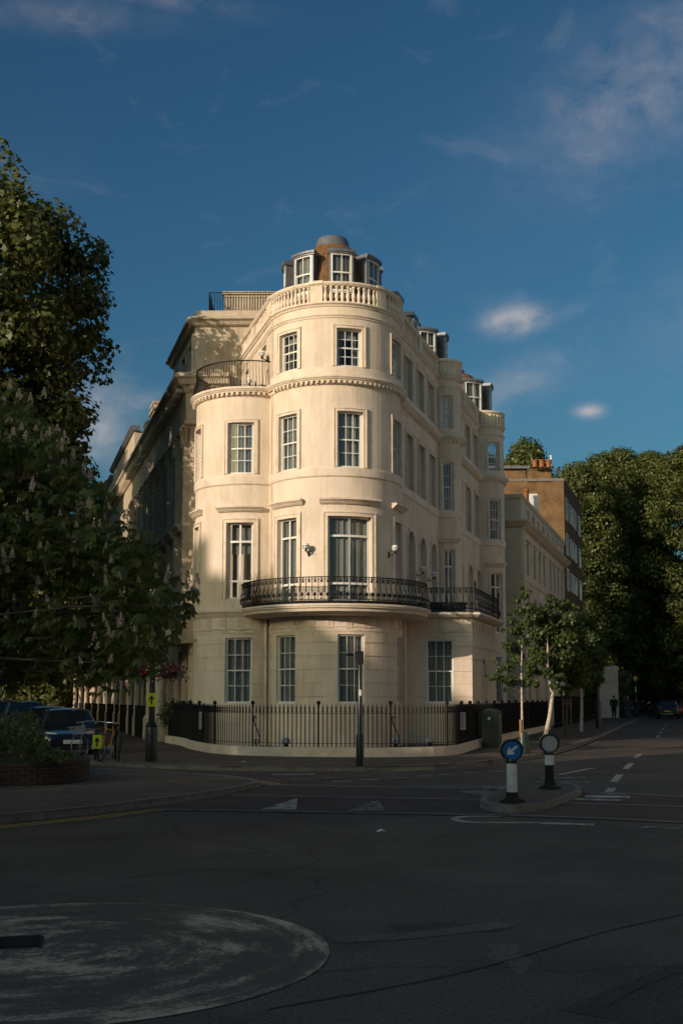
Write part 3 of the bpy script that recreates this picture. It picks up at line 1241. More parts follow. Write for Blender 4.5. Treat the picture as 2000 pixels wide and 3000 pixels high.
m = MB()
wall(m, tower, T(-95), T(112), 4.1, Z_TOP, tw3 + tw2 + tw1)
wall(m, tower, T(-95), T(112), 0.0, 4.1, tw0, grooves=RUST)
m.build('tower_wall', 'stucco', CB)
m = MB()
wall(m, lbay, Lb(-150), Lb(70), 4.1, Z_COR, lb2 + lb1)
wall(m, lbay, Lb(-150), Lb(70), 0.0, 4.1, lb0, grooves=RUST)
m.build('bay_wall', 'stucco', CB)

r3 = [(0.98, 2.02, 12.95, 14.5), (2.9, 3.94, 12.95, 14.5), (4.77, 5.8, 12.95, 14.5), (10.2, 11.2, 12.95, 14.5), (12.44, 13.44, 12.95, 14.5), (14.4, 15.4, 12.95, 14.5)]
r2 = [(1.1, 2.15, 9.5, 11.57), (3.02, 4.07, 9.5, 11.57), (4.93, 5.97, 9.5, 11.57), (10.2, 11.2, 9.5, 11.57), (12.5, 13.5, 9.5, 11.57), (14.6, 15.6, 9.5, 11.57)]
r1 = [(1.22, 2.25, 4.9, 7.95, True), (3.1, 4.15, 4.9, 7.95, True), (4.98, 6.02, 4.9, 7.95, True), (10.4, 11.4, 4.9, 7.95, True), (12.78, 13.8, 4.9, 7.95, True),
      (14.9, 15.8, 4.9, 7.95, True)]
r0 = [(7.0 + i * 2.2, 7.9 + i * 2.2, 1.55, 3.8) for i in (1, 2, 3)]
m = MB()
wall(m, rwall, -0.6, 18.4, 4.1, Z_TOP, r3 + r2 + r1)
wall(m, rwall, -0.6, 18.4, 0.0, 4.1, r0, grooves=RUST)
m.build('street_wall', 'stucco', CB)
BA = lambda b, d: b.a(d)
bops = {}
for bow, nm, (a3, b3), (a2, b2), (a1, b1) in ((bow2, 'b2', (-6, 27), (-5, 28), (-3, 29)), (bow3, 'b3', (7, 42), (9, 44), (10, 47))):
    A = bow.a
    ops = [(A(a3), A(b3), 12.9, 14.35), (A(a2), A(b2), 9.45, 11.5), (A(a1), A(b1), 4.9, 7.85)]
    ops0 = [(A(a1), A(b1), 1.5, 3.8)]
    bops[nm] = (ops, ops0)
    m = MB()
    wall(m, bow, A(-70), A(108), 4.1, Z_TOP, ops, depth=0.14)
    wall(m, bow, A(-70), A(108), 0.0, 4.1, ops0, depth=0.14, grooves=RUST)
    m.build('bow_wall', 'stucco', CB)
# left street upper wall with its french window, far walls and flat roof so that the shell is closed
lw = [(0.55, 1.35, 12.75, 14.45), (3.6, 4.4, 12.9, 14.4)]
m = MB()
wall(m, lwall, -0.3, 7.6, 12.3, Z_TOP, lw)
wall(m, lwall, -0.3, 7.6, 0.0, 12.3, ())
m.build('side_wall', 'stucco', CB)
m = MB()
back = [lwall.P(7.4, 0, 0), (-4.4, 59.5, 0), rwall.P(18.4, 0, 0)]
for a, b in zip(back, back[1:]):
    m.quad((a[0], a[1], 0), (b[0], b[1], 0), (b[0], b[1], Z_TOP), (a[0], a[1], Z_TOP))
m.build('rear_wall', 'stucco_old', CB)
m = MB()
tp = [tower.P(T(d), -0.1, 0)[:2] for d in range(-72, 100, 8)]
poly = [lwall.P(7.4, -0.1, 0)[:2], lwall.P(0.1, -0.1, 0)[:2]] + tp + [rwall.P(18.3, -0.1, 0)[:2], (-4.2, 59.4)]
m.v = [(x, y, 15.02) for x, y in poly]
m.f = [tuple(range(len(poly)))]
m.build('flat_roof', 'lead', CB)
for zf in (4.3, 8.6, 12.2):
    m = MB()
    m.v = [(x, y, zf) for x, y in poly]
    m.f = [tuple(range(len(poly)))]
    m.build('floor_slab', 'dark_room', CB)
m = MB()
m.v = [lbay.P(Lb(d), -0.05, 12.34) for d in range(-150, 71, 10)]
m.f = [tuple(range(len(m.v)))]
m.build('terrace_floor', 'lead', CB)

# windows of the tower, bay, street wall
for ops, path, kw in ((tw3, tower, dict(curtain='curtain', cover=0.999)), (tw2, tower, dict(curtain='curtain'))):
    for i, o in enumerate(ops):
        if ops is tw3:
            w = window(path, *o, CB, 3, 4, curtain=None, depth=0.17)
            cb = MB()           # blind head and curtains drawn to the sides
            a, b = o[0] + 0.06, o[1] - 0.06
            for q0, q1, zt, zb in ((0, 0.2, o[3], o[2]), (0.72, 1.0, o[3] - 0.3, o[2]), (0.0, 1.0, o[3], o[3] - 0.28)):
                mm = 10
                for k in range(mm):
                    s_0, s_1 = (a + (b - a) * (q0 + (q1 - q0) * (k + e) / mm) for e in (0, 1))
                    d0, d1 = (-0.36 + 0.025 * math.sin((k + e) * 1.9) for e in (0, 1))
                    if zb > o[2]:
                        d0 = d1 = -0.33
                    cb.quad(path.P(s_0, d0, zb), path.P(s_1, d1, zb), path.P(s_1, d1, zt), path.P(s_0, d0, zt))
            cb.build('curtain', 'curtain', w, True)
        else:
            window(path, *o, CB, 3, 4, depth=0.17, folds=6 + i)
        surround(path, *o, CB)
for i, o in enumerate(tw1):
    window(tower, *o, CB, 2, 0, style='casement', split=(0.2, 0.785), depth=0.19, curtain='sheer', folds=5)
    surround(tower, *o, CB, w=0.16)
for o in tw0:
    window(tower, *o, CB, 3, 4, depth=0.14, folds=8)
for i, o in enumerate(lb2):
    window(lbay, *o, CB, 3, 4, depth=0.17, folds=7)
    surround(lbay, *o, CB)
for i, o in enumerate(lb1):
    w = window(lbay, *o, CB, 2, 0, style='casement', split=(0.22, 0.765), depth=0.19, curtain=None)
    surround(lbay, *o, CB, w=0.16)
    if i == 0:
        a, b = o[0] + 0.05, o[1] - 0.05
        cb = MB()
        sbox(cb, lbay, a, b, -0.40, -0.392, 6.75, 7.8)
        cb.build('roller_blind', 'sheer', w)
        for q0, q1 in ((0.0, 0.27), (0.80, 1.0)):
            cb = MB()
            for k in range(12):
                s_0, s_1 = (a + (b - a) * (q0 + (q1 - q0) * (k + e) / 12) for e in (0, 1))
                d0, d1 = (-0.46 + 0.03 * math.sin((k + e) * 1.7) for e in (0, 1))
                cb.quad(lbay.P(s_0, d0, 5.2), lbay.P(s_1, d1, 5.2), lbay.P(s_1, d1, 7.8), lbay.P(s_0, d0, 7.8))
            cb.build('curtain', 'curtain', w, True)
for o in lb0:
    window(lbay, *o, CB, 3, 4, depth=0.14, folds=8)
for o in r3:
    window(rwall, *o, CB, 2, 4, depth=0.22, panes=False, folds=6)
    surround(rwall, *o, CB, w=0.15)
for o in r2:
    window(rwall, *o, CB, 2, 4, depth=0.22, panes=False, folds=6)
    surround(rwall, *o, CB, w=0.15)
for o in r1:
    window(rwall, *o[:4], CB, 2, 0, style='casement', split=(0.75,), depth=0.3, panes=False, folds=5, arched=True)
    m = MB()
    mid, r_ = (o[0] + o[1]) / 2, (o[1] - o[0]) / 2
    zt = o[3] - r_
    for k in range(14):
        t0, t1 = PI * k / 14, PI * (k + 1) / 14
        P4 = [(mid - q * math.cos(t), zt + q * math.sin(t)) for t, q in ((t0, r_), (t1, r_), (t1, r_ + 0.12), (t0, r_ + 0.12))]
        m.hexa([rwall.P(s, -0.01, z) for s, z in P4] + [rwall.P(s, 0.045, z) for s, z in P4])
    for x in (o[0] - 0.12, o[1]):
        sbox(m, rwall, x, x + 0.12, -0.01, 0.045, o[2], zt)
    m.build('arch_moulding', 'stucco_trim', CB)
for o in r0:
    window(rwall, *o, CB, 3, 4, depth=0.14, panes=False)
for bow, nm in ((bow2, 'b2'), (bow3, 'b3')):
    ops, ops0 = bops[nm]
    for i, o in enumerate(ops):
        if i < 2:
            window(bow, *o, CB, 3, 4, depth=0.12, folds=6, curtain='curtain' if i else None)
            surround(bow, *o, CB, w=0.07)
        else:
            window(bow, *o, CB, 2, 0, style='casement', split=(0.2, 0.77), depth=0.13, curtain='sheer')
            surround(bow, *o, CB, w=0.08)
            hood(bow, o[0] - 0.22, o[1] + 0.22, 8.12, CB, h=0.22, out=0.24)
    window(bow, *ops0[0], CB, 3, 4, depth=0.1, panes=False)
for o in lw:
    window(lwall, *o, CB, 2, 4, depth=0.16, panes=False, curtain=None)
    surround(lwall, *o, CB)

# hoods over the first-floor windows
for o in tw1:
    e = 0.20
    hood(tower, o[0] - e - 0.06, o[1] + e + 0.06, 8.22, CB)
for o in lb1:
    hood(lbay, o[0] - 0.32, o[1] + 0.26, 8.2, CB)

# bands, strings and cornices
def band(path, s0, s1, prof, name='string_course', mat_='stucco_trim', dz=0.0):
    m = MB()
    sweep(m, path, s0, s1, [(o, z + dz) for o, z in prof])
    return m.build(name, mat_, CB)


P_SILL2 = [(-0.05, 9.46), (0.05, 9.46), (0.06, 9.43), (0.05, 9.19), (0.02, 9.15), (-0.05, 9.15)]
P_SILL3 = [(-0.05, 12.93), (0.045, 12.93), (0.05, 12.9), (0.05, 12.62), (-0.05, 12.6)]
P_COR = [(-0.05, 12.63), (0.20, 12.63), (0.235, 12.60), (0.235, 12.54), (0.20, 12.52), (0.185, 12.485), (0.15, 12.475), (0.14, 12.44), (0.05, 12.44), (0.05, 12.34),
         (0.03, 12.32), (-0.05, 12.32)]
P_STR = [(-0.05, 14.78), (0.06, 14.78), (0.075, 14.75), (0.05, 14.72), (0.035, 14.70), (0.03, 14.66), (-0.05, 14.65)]
P_FILL = [(-0.05, 15.22), (0.07, 15.22), (0.11, 15.19), (0.11, 15.15), (0.05, 15.11), (0.03, 15.06), (-0.05, 15.05)]
RAIL = [(-0.16, 15.92), (0.09, 15.92), (0.11, 15.90), (0.11, 15.85), (0.07, 15.80), (0.05, 15.78), (-0.14, 15.78)]
full = {'t': (tower, T(-93), T(118)), 'l': (lbay, Lb(-150), Lb(75)), 'r': (rwall, -0.5, 18.4), 'b2': (bow2, bow2.a(-80), bow2.a(118)), 'b3': (bow3, bow3.a(-80), bow3.a(118)),
        'lw': (lwall, -0.35, 7.6)}
for j, k in enumerate(('t', 'l', 'r', 'b2', 'b3')):
    p, s0, s1 = full[k]
    band(p, s0, s1, P_SILL2, dz=0.003 * j)
    c_ = band(p, s0, s1, P_COR, 'cornice', dz=0.003 * j)
    if k != 'l':
        band(p, s0, s1, P_SILL3, dz=0.003 * j)
    # dentils under the cornice
    d = MB()
    d.box(-0.045, 0.045, -0.07, 0.03, -0.045, 0.045)
    dm = d.mesh('dentil', 'stucco_trim')
    sp = 0.178 if k in 'tl' else 0.2
    nd = int((s1 - s0) / sp)
    if k in 'tl':
        for i in range(nd):
            s = s0 + sp * (i + 0.5)
            deg = s / p.R * 180 / PI
            if (k == 't' and not -60 < deg < 92) or (k == 'l' and not -95 < deg < 42):
                continue
            q = p.P(s, 0.085, 12.395)
            inst('dentil', dm, c_, q, p.rz(s))
    else:
        d = MB()
        for i in range(nd):
            s = s0 + sp * (i + 0.5)
            sbox(d, p, s, s + 0.1, 0.04, 0.12, 12.35, 12.44)
        o = d.build('dentils', 'stucco_trim', c_)
        o['kind'] = 'stuff'
for j, k in enumerate(('t', 'r', 'b2', 'b3', 'lw')):
    p, s0, s1 = full[k]
    band(p, s0, s1, P_STR, dz=0.003 * j)
    band(p, s0, s1, P_FILL, 'parapet_moulding', dz=0.003 * j)

# parapet: pedestals, turned balusters, coping
bal = MB()
bal.lathe([(0.065, 0), (0.065, 0.06), (0.045, 0.075), (0.062, 0.12), (0.078, 0.18), (0.075, 0.24), (0.052, 0.33), (0.036, 0.40), (0.034, 0.44), (0.05, 0.455), (0.05, 0.475),
           (0.036, 0.485), (0.062, 0.50), (0.062, 0.56)], n=10)
BAL = bal.mesh('baluster', 'stucco_trim', True)
par = {}
for j, k in enumerate(('t', 'r', 'b2', 'b3', 'lw')):
    p, s0, s1 = full[k]
    par[k] = band(p, s0, s1, RAIL, 'parapet_coping', dz=0.003 * j)
for a, b in ((-75, -69.5), (-19.9, -9.6), (37.6, 47.2)):
    m = MB()
    sbox(m, tower, T(a), T(b), -0.12, 0.055, 15.215, 15.782)
    m.build('parapet_pedestal', 'stucco_trim', CB)
    m = MB()
    sbox(m, tower, T(a) - 0.03, T(b) + 0.03, -0.18, 0.125, 15.84, 15.945)
    m.build('pedestal_cap', 'stucco_trim', CB)
for a, b, n in ((-69.5, -19.9, 12), (-9.6, 37.6, 10), (47.2, 90, 9)):
    for i in range(n):
        s = T(a + (b - a) * (i + 0.5) / n)
        inst('baluster', BAL, par['t'], tower.P(s, -0.02, 15.22), tower.rz(s))
m = MB()
sbox(m, tower, T(47.2), T(100), -0.16, -0.09, 15.2, 15.79)
sbox(m, rwall, 0.0, 18.3, -0.18, -0.10, 15.2, 15.79)
for i in range(6):
    sbox(m, rwall, 0.2 + i * 2.95, 0.75 + i * 2.95, -0.14, 0.05, 15.215, 15.785)
for b_ in (bow2, bow3):
    sbox(m, b_, b_.a(-60), b_.a(110), -0.14, 0.03, 15.215, 15.785)
for i in range(3):
    sbox(m, lwall, 0.1 + i * 2.6, 0.6 + i * 2.6, -0.12, 0.05, 15.215, 15.785)
m.build('parapet_wall', 'stucco', CB)
d = MB()
for i in range(58):
    s = 0.85 + i * 0.27
    if ((s - 0.2) % 2.95) > 0.6:
        q = rwall.P(s, -0.04, 15.22)
        d.lathe([(0.065, 0), (0.05, 0.075), (0.078, 0.18), (0.05, 0.33), (0.034, 0.44), (0.062, 0.50), (0.062, 0.56)], q, 6)
for b_ in (bow2, bow3):
    for a in range(-40, 100, 11):
        q = b_.P(b_.a(a), 0.03, 15.26)
        d.lathe([(0.06, 0), (0.045, 0.06), (0.07, 0.15), (0.045, 0.28), (0.034, 0.38), (0.055, 0.44), (0.055, 0.5)], q, 6)
for i in range(26):
    s = 0.7 + i * 0.26
    if ((s - 0.1) % 2.6) > 0.55:
        d.lathe([(0.065, 0), (0.05, 0.075), (0.078, 0.18), (0.05, 0.33), (0.034, 0.44), (0.062, 0.50), (0.062, 0.56)], lwall.P(s, -0.04, 15.22), 6)
o = d.build('street_balusters', 'stucco_trim', par['r'], True)
o['kind'] = 'stuff'

# roofs: tiled turret with lead cap and curved dormers
def turret(c, prof, a0, a1, rows, cap, per, base_rz=0.0, scale=1.0):
    """prof: (radius, z) polyline from eaves to cap; tiles laid in rows as pieces of the roof"""
    m = MB()
    m.lathe([(r - 0.03, z) for r, z in prof], (c[0], c[1], 0), 40)
    rf = m.build('tiled_roof', 'slate', CB, True)
    L = [0]
    for p, q in zip(prof, prof[1:]):
        L.append(L[-1] + math.dist(p, q))
    t = MB()
    t.box(-0.5, 0.5, -0.012, 0.0, 0.0, 1.0)
    tm = t.mesh('tile', 'tile')
    for i in range(rows):
        l = L[-1] * i / rows
        j = max(k for k in range(len(L) - 1) if L[k] <= l + 1e-9)
        f = (l - L[j]) / (L[j + 1] - L[j])
        r = prof[j][0] + (prof[j + 1][0] - prof[j][0]) * f
        z = prof[j][1] + (prof[j + 1][1] - prof[j][1]) * f
        sl = math.atan2(prof[j][0] - prof[j + 1][0], prof[j + 1][1] - prof[j][1])
        n = max(8, int(2 * PI * r / per))
        h = L[-1] / rows * 1.06
        for k in range(n):
            ph = 2 * PI * (k + 0.5 * (i % 2)) / n
            if not a0 < math.degrees((ph + PI) % (2 * PI) - PI) < a1:
                continue
            w = 2 * PI * r / n - 0.008
            x, y = c[0] + (r + 0.012) * math.sin(ph), c[1] - (r + 0.012) * math.cos(ph)
            inst('tile', tm, rf, (x, y, z + rng.uniform(-0.006, 0.006)), scale=(w, 1 + rng.random(), h),
                 rot=Matrix.Rotation(ph, 3, 'Z') .__matmul__(Matrix.Rotation(-sl + rng.uniform(0.0, 0.03), 3, 'X')).to_euler())
    m = MB()
    r0, z0, r1, z1 = cap
    m.lathe([(r0 + 0.05, z0 - 0.05), (r0 + 0.02, z0), (r0 * 0.93, z0 + (z1 - z0) * 0.55), (r1 + 0.02, z1 - 0.04), (r1, z1), (0.0, z1 + 0.02)], (c[0], c[1], 0), 24)
    m.build('lead_cap', 'lead', CB, True)
    return rf


def dormer(c, R, deg, half, z0, z1, parent=CB, nx=2, cheek=0.45):
    """curved-front dormer: lead cheeks and flat lead top with a lip, painted sash"""
    p = Arc(c, R)
    a, b = p.a(deg - half), p.a(deg + half)
    m = MB()
    cw = 0.07
    for x in (a, b - cw):
        sbox(m, p, x, x + cw, -cheek, 0.0, z0, z1)
    m.build('dormer_cheek', 'lead', parent)
    m = MB()
    sweep(m, p, a - 0.05, b + 0.05, [(-cheek - 0.15, z1 + 0.16), (0.04, z1 + 0.14), (0.08, z1 + 0.11), (0.08, z1 + 0.03), (0.045, z1 + 0.01), (0.045, z1 - 0.03), (-cheek, z1 - 0.03)])
    m.build('dormer_top', 'lead', parent, True)
    m = MB()
    sbox(m, p, a + cw, b - cw, -0.09, -0.03, z0, z0 + 0.06)
    m.build('dormer_sill', 'white_paint', parent)
    window(p, a + cw, b - cw, z0 + 0.05, z1 - 0.02, parent, nx, 2, depth=0.05, curtain='sheer', folds=4, cover=1.0)
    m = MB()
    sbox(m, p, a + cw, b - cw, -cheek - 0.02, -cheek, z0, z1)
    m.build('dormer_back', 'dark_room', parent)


TC = (-0.33, 40.95)
turret(TC, [(1.64, 15.3), (1.48, 16.4), (1.28, 17.3), (0.95, 17.66), (0.66, 17.98)], -100, 100, 13, (0.66, 17.95, 0.54, 18.38), 0.30)
for dg in (-83, -36, 11, 58, 105):
    dormer(TC, 1.78, dg, 14.4, 15.8, 17.24)

# street side: lead dormers and two more turrets
m = MB()
sweep(m, rwall, 0.6, 18.3, [(-0.75, 15.1), (-1.05, 16.55), (-2.6, 16.95), (-2.6, 15.1)])
m.build('mansard_roof', 'slate', CB)
m = MB()
sweep(m, lwall, -0.1, 7.4, [(-0.75, 15.1), (-1.05, 16.2), (-1.6, 16.3), (-1.6, 15.1)])
m.build('mansard_roof', 'slate', CB)
for s, w, zt in ((1.25, 0.42, 16.75), (3.6, 0.42, 16.75), (11.4, 0.4, 16.7)):
    m = MB()
    sbox(m, rwall, s - w, s + w, -1.3, -0.30, 15.2, zt)
    sbox(m, rwall, s - w - 0.07, s + w + 0.07, -1.4, -0.2, zt, zt + 0.16)
    m.build('lead_dormer', 'lead', CB)
    window(Line(rwall.P(0, -0.26, 0)[:2], U), s - w + 0.08, s + w - 0.08, 15.3, zt - 0.06, CB, 2, 2, depth=0.0, panes=False, curtain='sheer')
for s in (1.6, 3.9, 6.1):
    m = MB()
    sbox(m, lwall, s - 0.35, s + 0.35, -1.2, -0.35, 15.2, 16.35)
    sbox(m, lwall, s - 0.42, s + 0.42, -1.25, -0.27, 16.35, 16.5)
    m.build('lead_dormer', 'lead', CB)
for bw, sc, zt in ((bow2, 0.92, 17.55), (bow3, 1.1, 18.1)):
    cc = (bw.c[0] - NR[0] * 1.25, bw.c[1] - NR[1] * 1.25)
    R_ = 1.45 * sc
    dz = zt - 17.6
    turret(cc, [(R_, 15.3), (R_ * 0.92, 16.3), (R_ * 0.8, 16.95 + dz * 0.6), (R_ * 0.55, 17.3 + dz), (0.42, 17.55 + dz)], -90, 75, 11, (0.40, 17.53 + dz, 0.36, 17.85 + dz), 0.28)
    for dg in (22, 78):
        dormer(cc, R_ + 0.16, dg, 17, 15.75, 17.1 + dz * 0.5, cheek=0.4)

# frieze with triglyph groups over the ground floor
m = MB()
g_ = []
P_ARCHI = [(-0.05, 4.13), (0.05, 4.13), (0.05, 4.09), (0.025, 4.08), (0.025, 3.95), (-0.05, 3.95)]
for j, (p, s0, s1) in enumerate(((tower, T(-93), T(110)), (lbay, Lb(-130), Lb(70)))):
    band(p, s0, s1, P_ARCHI, 'architrave_band', dz=0.003 * j)
    t = MB()
    for dx in (-0.085, 0, 0.085):
        t.box(dx - 0.028, dx + 0.028, -0.025, 0.02, 0.0, 0.33)
    t.box(-0.14, 0.14, -0.05, 0.02, -0.06, -0.02)
    for dx in (-0.1, -0.05, 0, 0.05, 0.1):
        t.box(dx - 0.015, dx + 0.015, -0.045, 0.02, -0.095, -0.06)
    tm = t.mesh('triglyph', 'stucco_trim')
    k = s0
    while k < s1:
        inst('triglyph', tm, CB, p.P(k, 0.0, 4.14), p.rz(k))
        k += 0.62

# balcony slab, iron railing
balc = Arc((-0.25, 40.87), 3.26)
A = balc.a
m = MB()
sweep(m, balc, A(-84), A(112), [(-1.0, 4.80), (0.06, 4.80), (0.14, 4.78), (0.14, 4.72), (0.11, 4.70), (0.10, 4.66), (0.03, 4.64), (0.0, 4.55), (-0.25, 4.47), (-1.0, 4.45)])
BAL_SLAB = m.build('balcony_slab', 'stucco_trim', CB, True)
m = MB()
sweep(m, lbay, Lb(-120), Lb(40), [(-0.05, 4.78), (0.10, 4.78), (0.16, 4.74), (0.16, 4.69), (0.10, 4.66), (0.07, 4.57), (0.0, 4.5), (-0.05, 4.5)])
m.build('bay_cornice', 'stucco_trim', CB, True)
m = MB()
sweep(m, balc, A(-82), A(110), [(-0.10, 4.90), (0.0, 4.90), (0.03, 4.86), (0.02, 4.802), (-0.10, 4.802)])
m.build('balcony_kerb', 'iron', CB)

# one bellied iron baluster with its rosette, ball and palmette
ib = MB()
prof = [(0.0, 0.78), (0.0, 0.50), (-0.02, 0.40), (-0.075, 0.27), (-0.10, 0.17), (-0.085, 0.08), (-0.03, 0.02)]
ib.tube([(0, y, z) for y, z in prof], 0.014, 4)


def star(mb, x, y, z, r, n, th=0.008, a0=0.0, a1=2 * PI, inner=0.45):
    k = 2 * n
    pts = []
    for i in range(k + (0 if abs(a1 - a0 - 2 * PI) < 1e-6 else 1)):
        an = a0 + (a1 - a0) * i / k
        q = r if i % 2 == 0 else r * inner
        pts.append((x + q * math.sin(an), z + q * math.cos(an)))
    b = len(mb.v)
    mb.v += [(px_, y - th, pz) for px_, pz in pts] + [(px_, y + th, pz) for px_, pz in pts]
    nn = len(pts)
    mb.f.append(tuple(b + i for i in range(nn)))
    mb.f.append(tuple(b + nn + i for i in reversed(range(nn))))


star(ib, 0.104, 0.0, 0.64, 0.072, 5)
star(ib, 0.104, 0.0, 0.735, 0.038, 4)
star(ib, 0.104, -0.085, 0.20, 0.092, 7, inner=0.55)
star(ib, 0.104, -0.055, 0.07, 0.045, 6)
ib.lathe([(0.0, -0.02), (0.02, -0.01), (0.02, 0.01), (0.0, 0.02)], (0.0, 0.0, 0.42), 6)
ib.lathe([(0.0, -0.03), (0.014, -0.02), (0.012, 0.03), (0.005, 0.07)], (0.0, 0.0, 0.66), 5)
ib.box(-0.02, 0.02, -0.02, 0.005, 0.60, 0.63)
IRON_BAL = ib.mesh('iron_baluster', 'iron')
m = MB()
sweep(m, balc, A(-84), A(92), [(-0.03, 5.68), (0.03, 5.68), (0.03, 5.65), (-0.03, 5.65)])
sweep(m, balc, A(-84), A(92), [(-0.01, 5.60), (0.01, 5.60), (0.01, 5.58), (-0.01, 5.58)])
sweep(m, balc, A(-84), A(92), [(0.02, 4.935), (0.045, 4.935), (0.045, 4.91), (0.02, 4.91)])
BRAIL = m.build('balcony_railing', 'iron', CB)
n = 48
for i in range(n):
    s = A(-84 + 176 * (i + 0.5) / n)
    inst('iron_baluster', IRON_BAL, BRAIL, balc.P(s, 0.0, 4.89), balc.rz(s))

# right-hand ground-floor wing with its roof terrace
RB0, RBC = (1.5, 41.75), (4.67, 41.6)
rbf = Line(RB0, (RBC[0] - RB0[0], RBC[1] - RB0[1]))
rbs = Line(RBC, U)
RBL = math.dist(RB0, RBC)
def fx(px, Y=41.65):
    return ((px - 1000) / 3400 * Y * 0.9955 - RB0[0]) / rbf.u[0]
rbo = [(fx(1250), fx(1328), 1.55, 3.82)]
m = MB()
wall(m, rbf, 0, RBL, 0.0, 4.6, rbo, depth=0.13, grooves=RUST)
wall(m, rbs, 0, 5.0, 0.0, 4.6, [], grooves=RUST)
e = rbs.P(5.0, 0, 0)
e2 = rbs.P(5.0, -3.0, 0)
m.quad((e[0], e[1], 0), (e2[0], e2[1], 0), (e2[0], e2[1], 4.6), (e[0], e[1], 4.6))
m.build('wing_wall', 'stucco', CB)
window(rbf, *rbo[0], CB, 3, 4, depth=0.11, folds=8)
m = MB()
pr = [(0.0, 4.79), (0.30, 4.79), (0.36, 4.75), (0.36, 4.70), (0.30, 4.67), (0.24, 4.62), (0.12, 4.58), (0.0, 4.56)]


def mitred(mb, segs, prof):
    """segs: plan corner points; profile offsets to the right of travel with mitred corners"""
    P = [Vector(p) for p in segs]
    rows = []
    for i, p in enumerate(P):
        if i == 0:
            u = (P[1] - p).normalized()
            nrm = Vector((u.y, -u.x))
        elif i == len(P) - 1:
            u = (p - P[-2]).normalized()
            nrm = Vector((u.y, -u.x))
        else:
            a, b = (p - P[i - 1]).normalized(), (P[i + 1] - p).normalized()
            na, nb = Vector((a.y, -a.x)), Vector((b.y, -b.x))
            nrm = (na + nb) / (1 + na.dot(nb))
        rows.append([(*(p + nrm * o), z) for o, z in prof])
    b0, k = len(mb.v), len(prof)
    for r in rows:
        mb.v += r
    for i in range(len(rows) - 1):
        for j in range(k - 1):
            a = b0 + i * k + j
            mb.f.append((a, a + 1, a + k + 1, a + k))


E5 = rbs.P(5.0, 0, 0)[:2]
mitred(m, [RB0, RBC, E5], pr)
m.v += [(*RB0, 4.788), (*RBC, 4.788), (*E5, 4.788), (*e2[:2], 4.788)]
nv = len(m.v)
m.f.append((nv - 4, nv - 3, nv - 2, nv - 1))
m.build('wing_cornice', 'stucco_trim', CB)
m = MB()
mitred(m, [RB0, RBC, E5], [(0.0, 4.13), (0.05, 4.13), (0.05, 4.09), (0.025, 4.08), (0.025, 3.95), (0.0, 3.95)])
m.build('architrave_band', 'stucco_trim', CB)
k = 0.3
while k < RBL - 0.1:
    inst('triglyph', tm, CB, rbf.P(k, 0.0, 4.14), rbf.rz(0))
    k += 0.62
k = 0.3
while k < 4.9:
    inst('triglyph', tm, CB, rbs.P(k, 0.0, 4.14), rbs.rz(0))
    k += 0.62
# arched niche outline and slot on the wing's side
m = MB()
for dx in (-0.28, 0.28):
    sbox(m, rbs, 2.3 + dx - 0.05, 2.3 + dx + 0.05, -0.01, 0.06, 0.3, 3.0)
m.build('side_pilaster', 'stucco_trim', CB)
m = MB()
sbox(m, rbs, 2.15, 2.45, -0.01, 0.012, 2.55, 3.2)
m.build('vent', 'slate', CB)
rrf, rrs = Line(rbf.P(0, 0.12, 0)[:2], rbf.u), Line(rbs.P(0, 0.12, 0)[:2], U)
m = MB()
for p, s0, s1 in ((rrf, 1.1, RBL + 0.1), (rrs, -0.1, 5.0)):
    for z0, z1, w_ in ((5.65, 5.68, 0.03), (5.58, 5.60, 0.012), (4.91, 4.935, 0.02), (4.80, 4.83, 0.03)):
        sbox(m, p, s0, s1, -w_, w_, z0, z1)
for q in (rrf.P(RBL + 0.12, 0, 0), rrs.P(5.0, 0, 0)):
    m.tube([(q[0], q[1], 4.78), (q[0], q[1], 5.74)], 0.025, 6)
    m.lathe([(0.02, 0), (0.05, 0.05), (0.03, 0.10), (0.045, 0.14), (0.0, 0.24)], (q[0], q[1], 5.72), 8)
TR = m.build('terrace_railing', 'iron', CB)
k = 1.2
while k < RBL + 0.05:
    inst('iron_baluster', IRON_BAL, TR, rrf.P(k, 0.0, 4.89), rrf.rz(0))
    k += 0.208
k = 0.1
while k < 4.9:
    inst('iron_baluster', IRON_BAL, TR, rrs.P(k, 0.0, 4.89), rrs.rz(0))
    k += 0.208
pb = thing('planter_box', 'long black planter box behind the terrace railing of the right wing', 'planter', (3.75, 42.1, 4.79), rad(-2))
m = MB()
m.box(-0.55, 0.75, -0.17, 0.17, 0.02, 0.36)
m.build('box_body', 'black_paint', pb)
m = MB()
m.box(-0.57, 0.77, -0.19, 0.19, 0.36, 0.40)
m.build('box_rim', 'black_paint', pb)

# rainwater pipes
for q, z1, nm in ((lbay.P(Lb(21), 0.08, 0), 4.5, 'stucco'), (tower.P(T(88), 0.10, 0), 4.4, 'stucco')):
    m = MB()
    m.tube([(q[0], q[1], 0.1), (q[0], q[1], z1)], 0.05, 8)
    for z in (0.9, 2.0, 3.1, 4.2):
        m.lathe([(0.052, 0), (0.068, 0.01), (0.068, 0.05), (0.052, 0.06)], (q[0], q[1], z), 8)
    m.build('drainpipe', nm, CB, True)

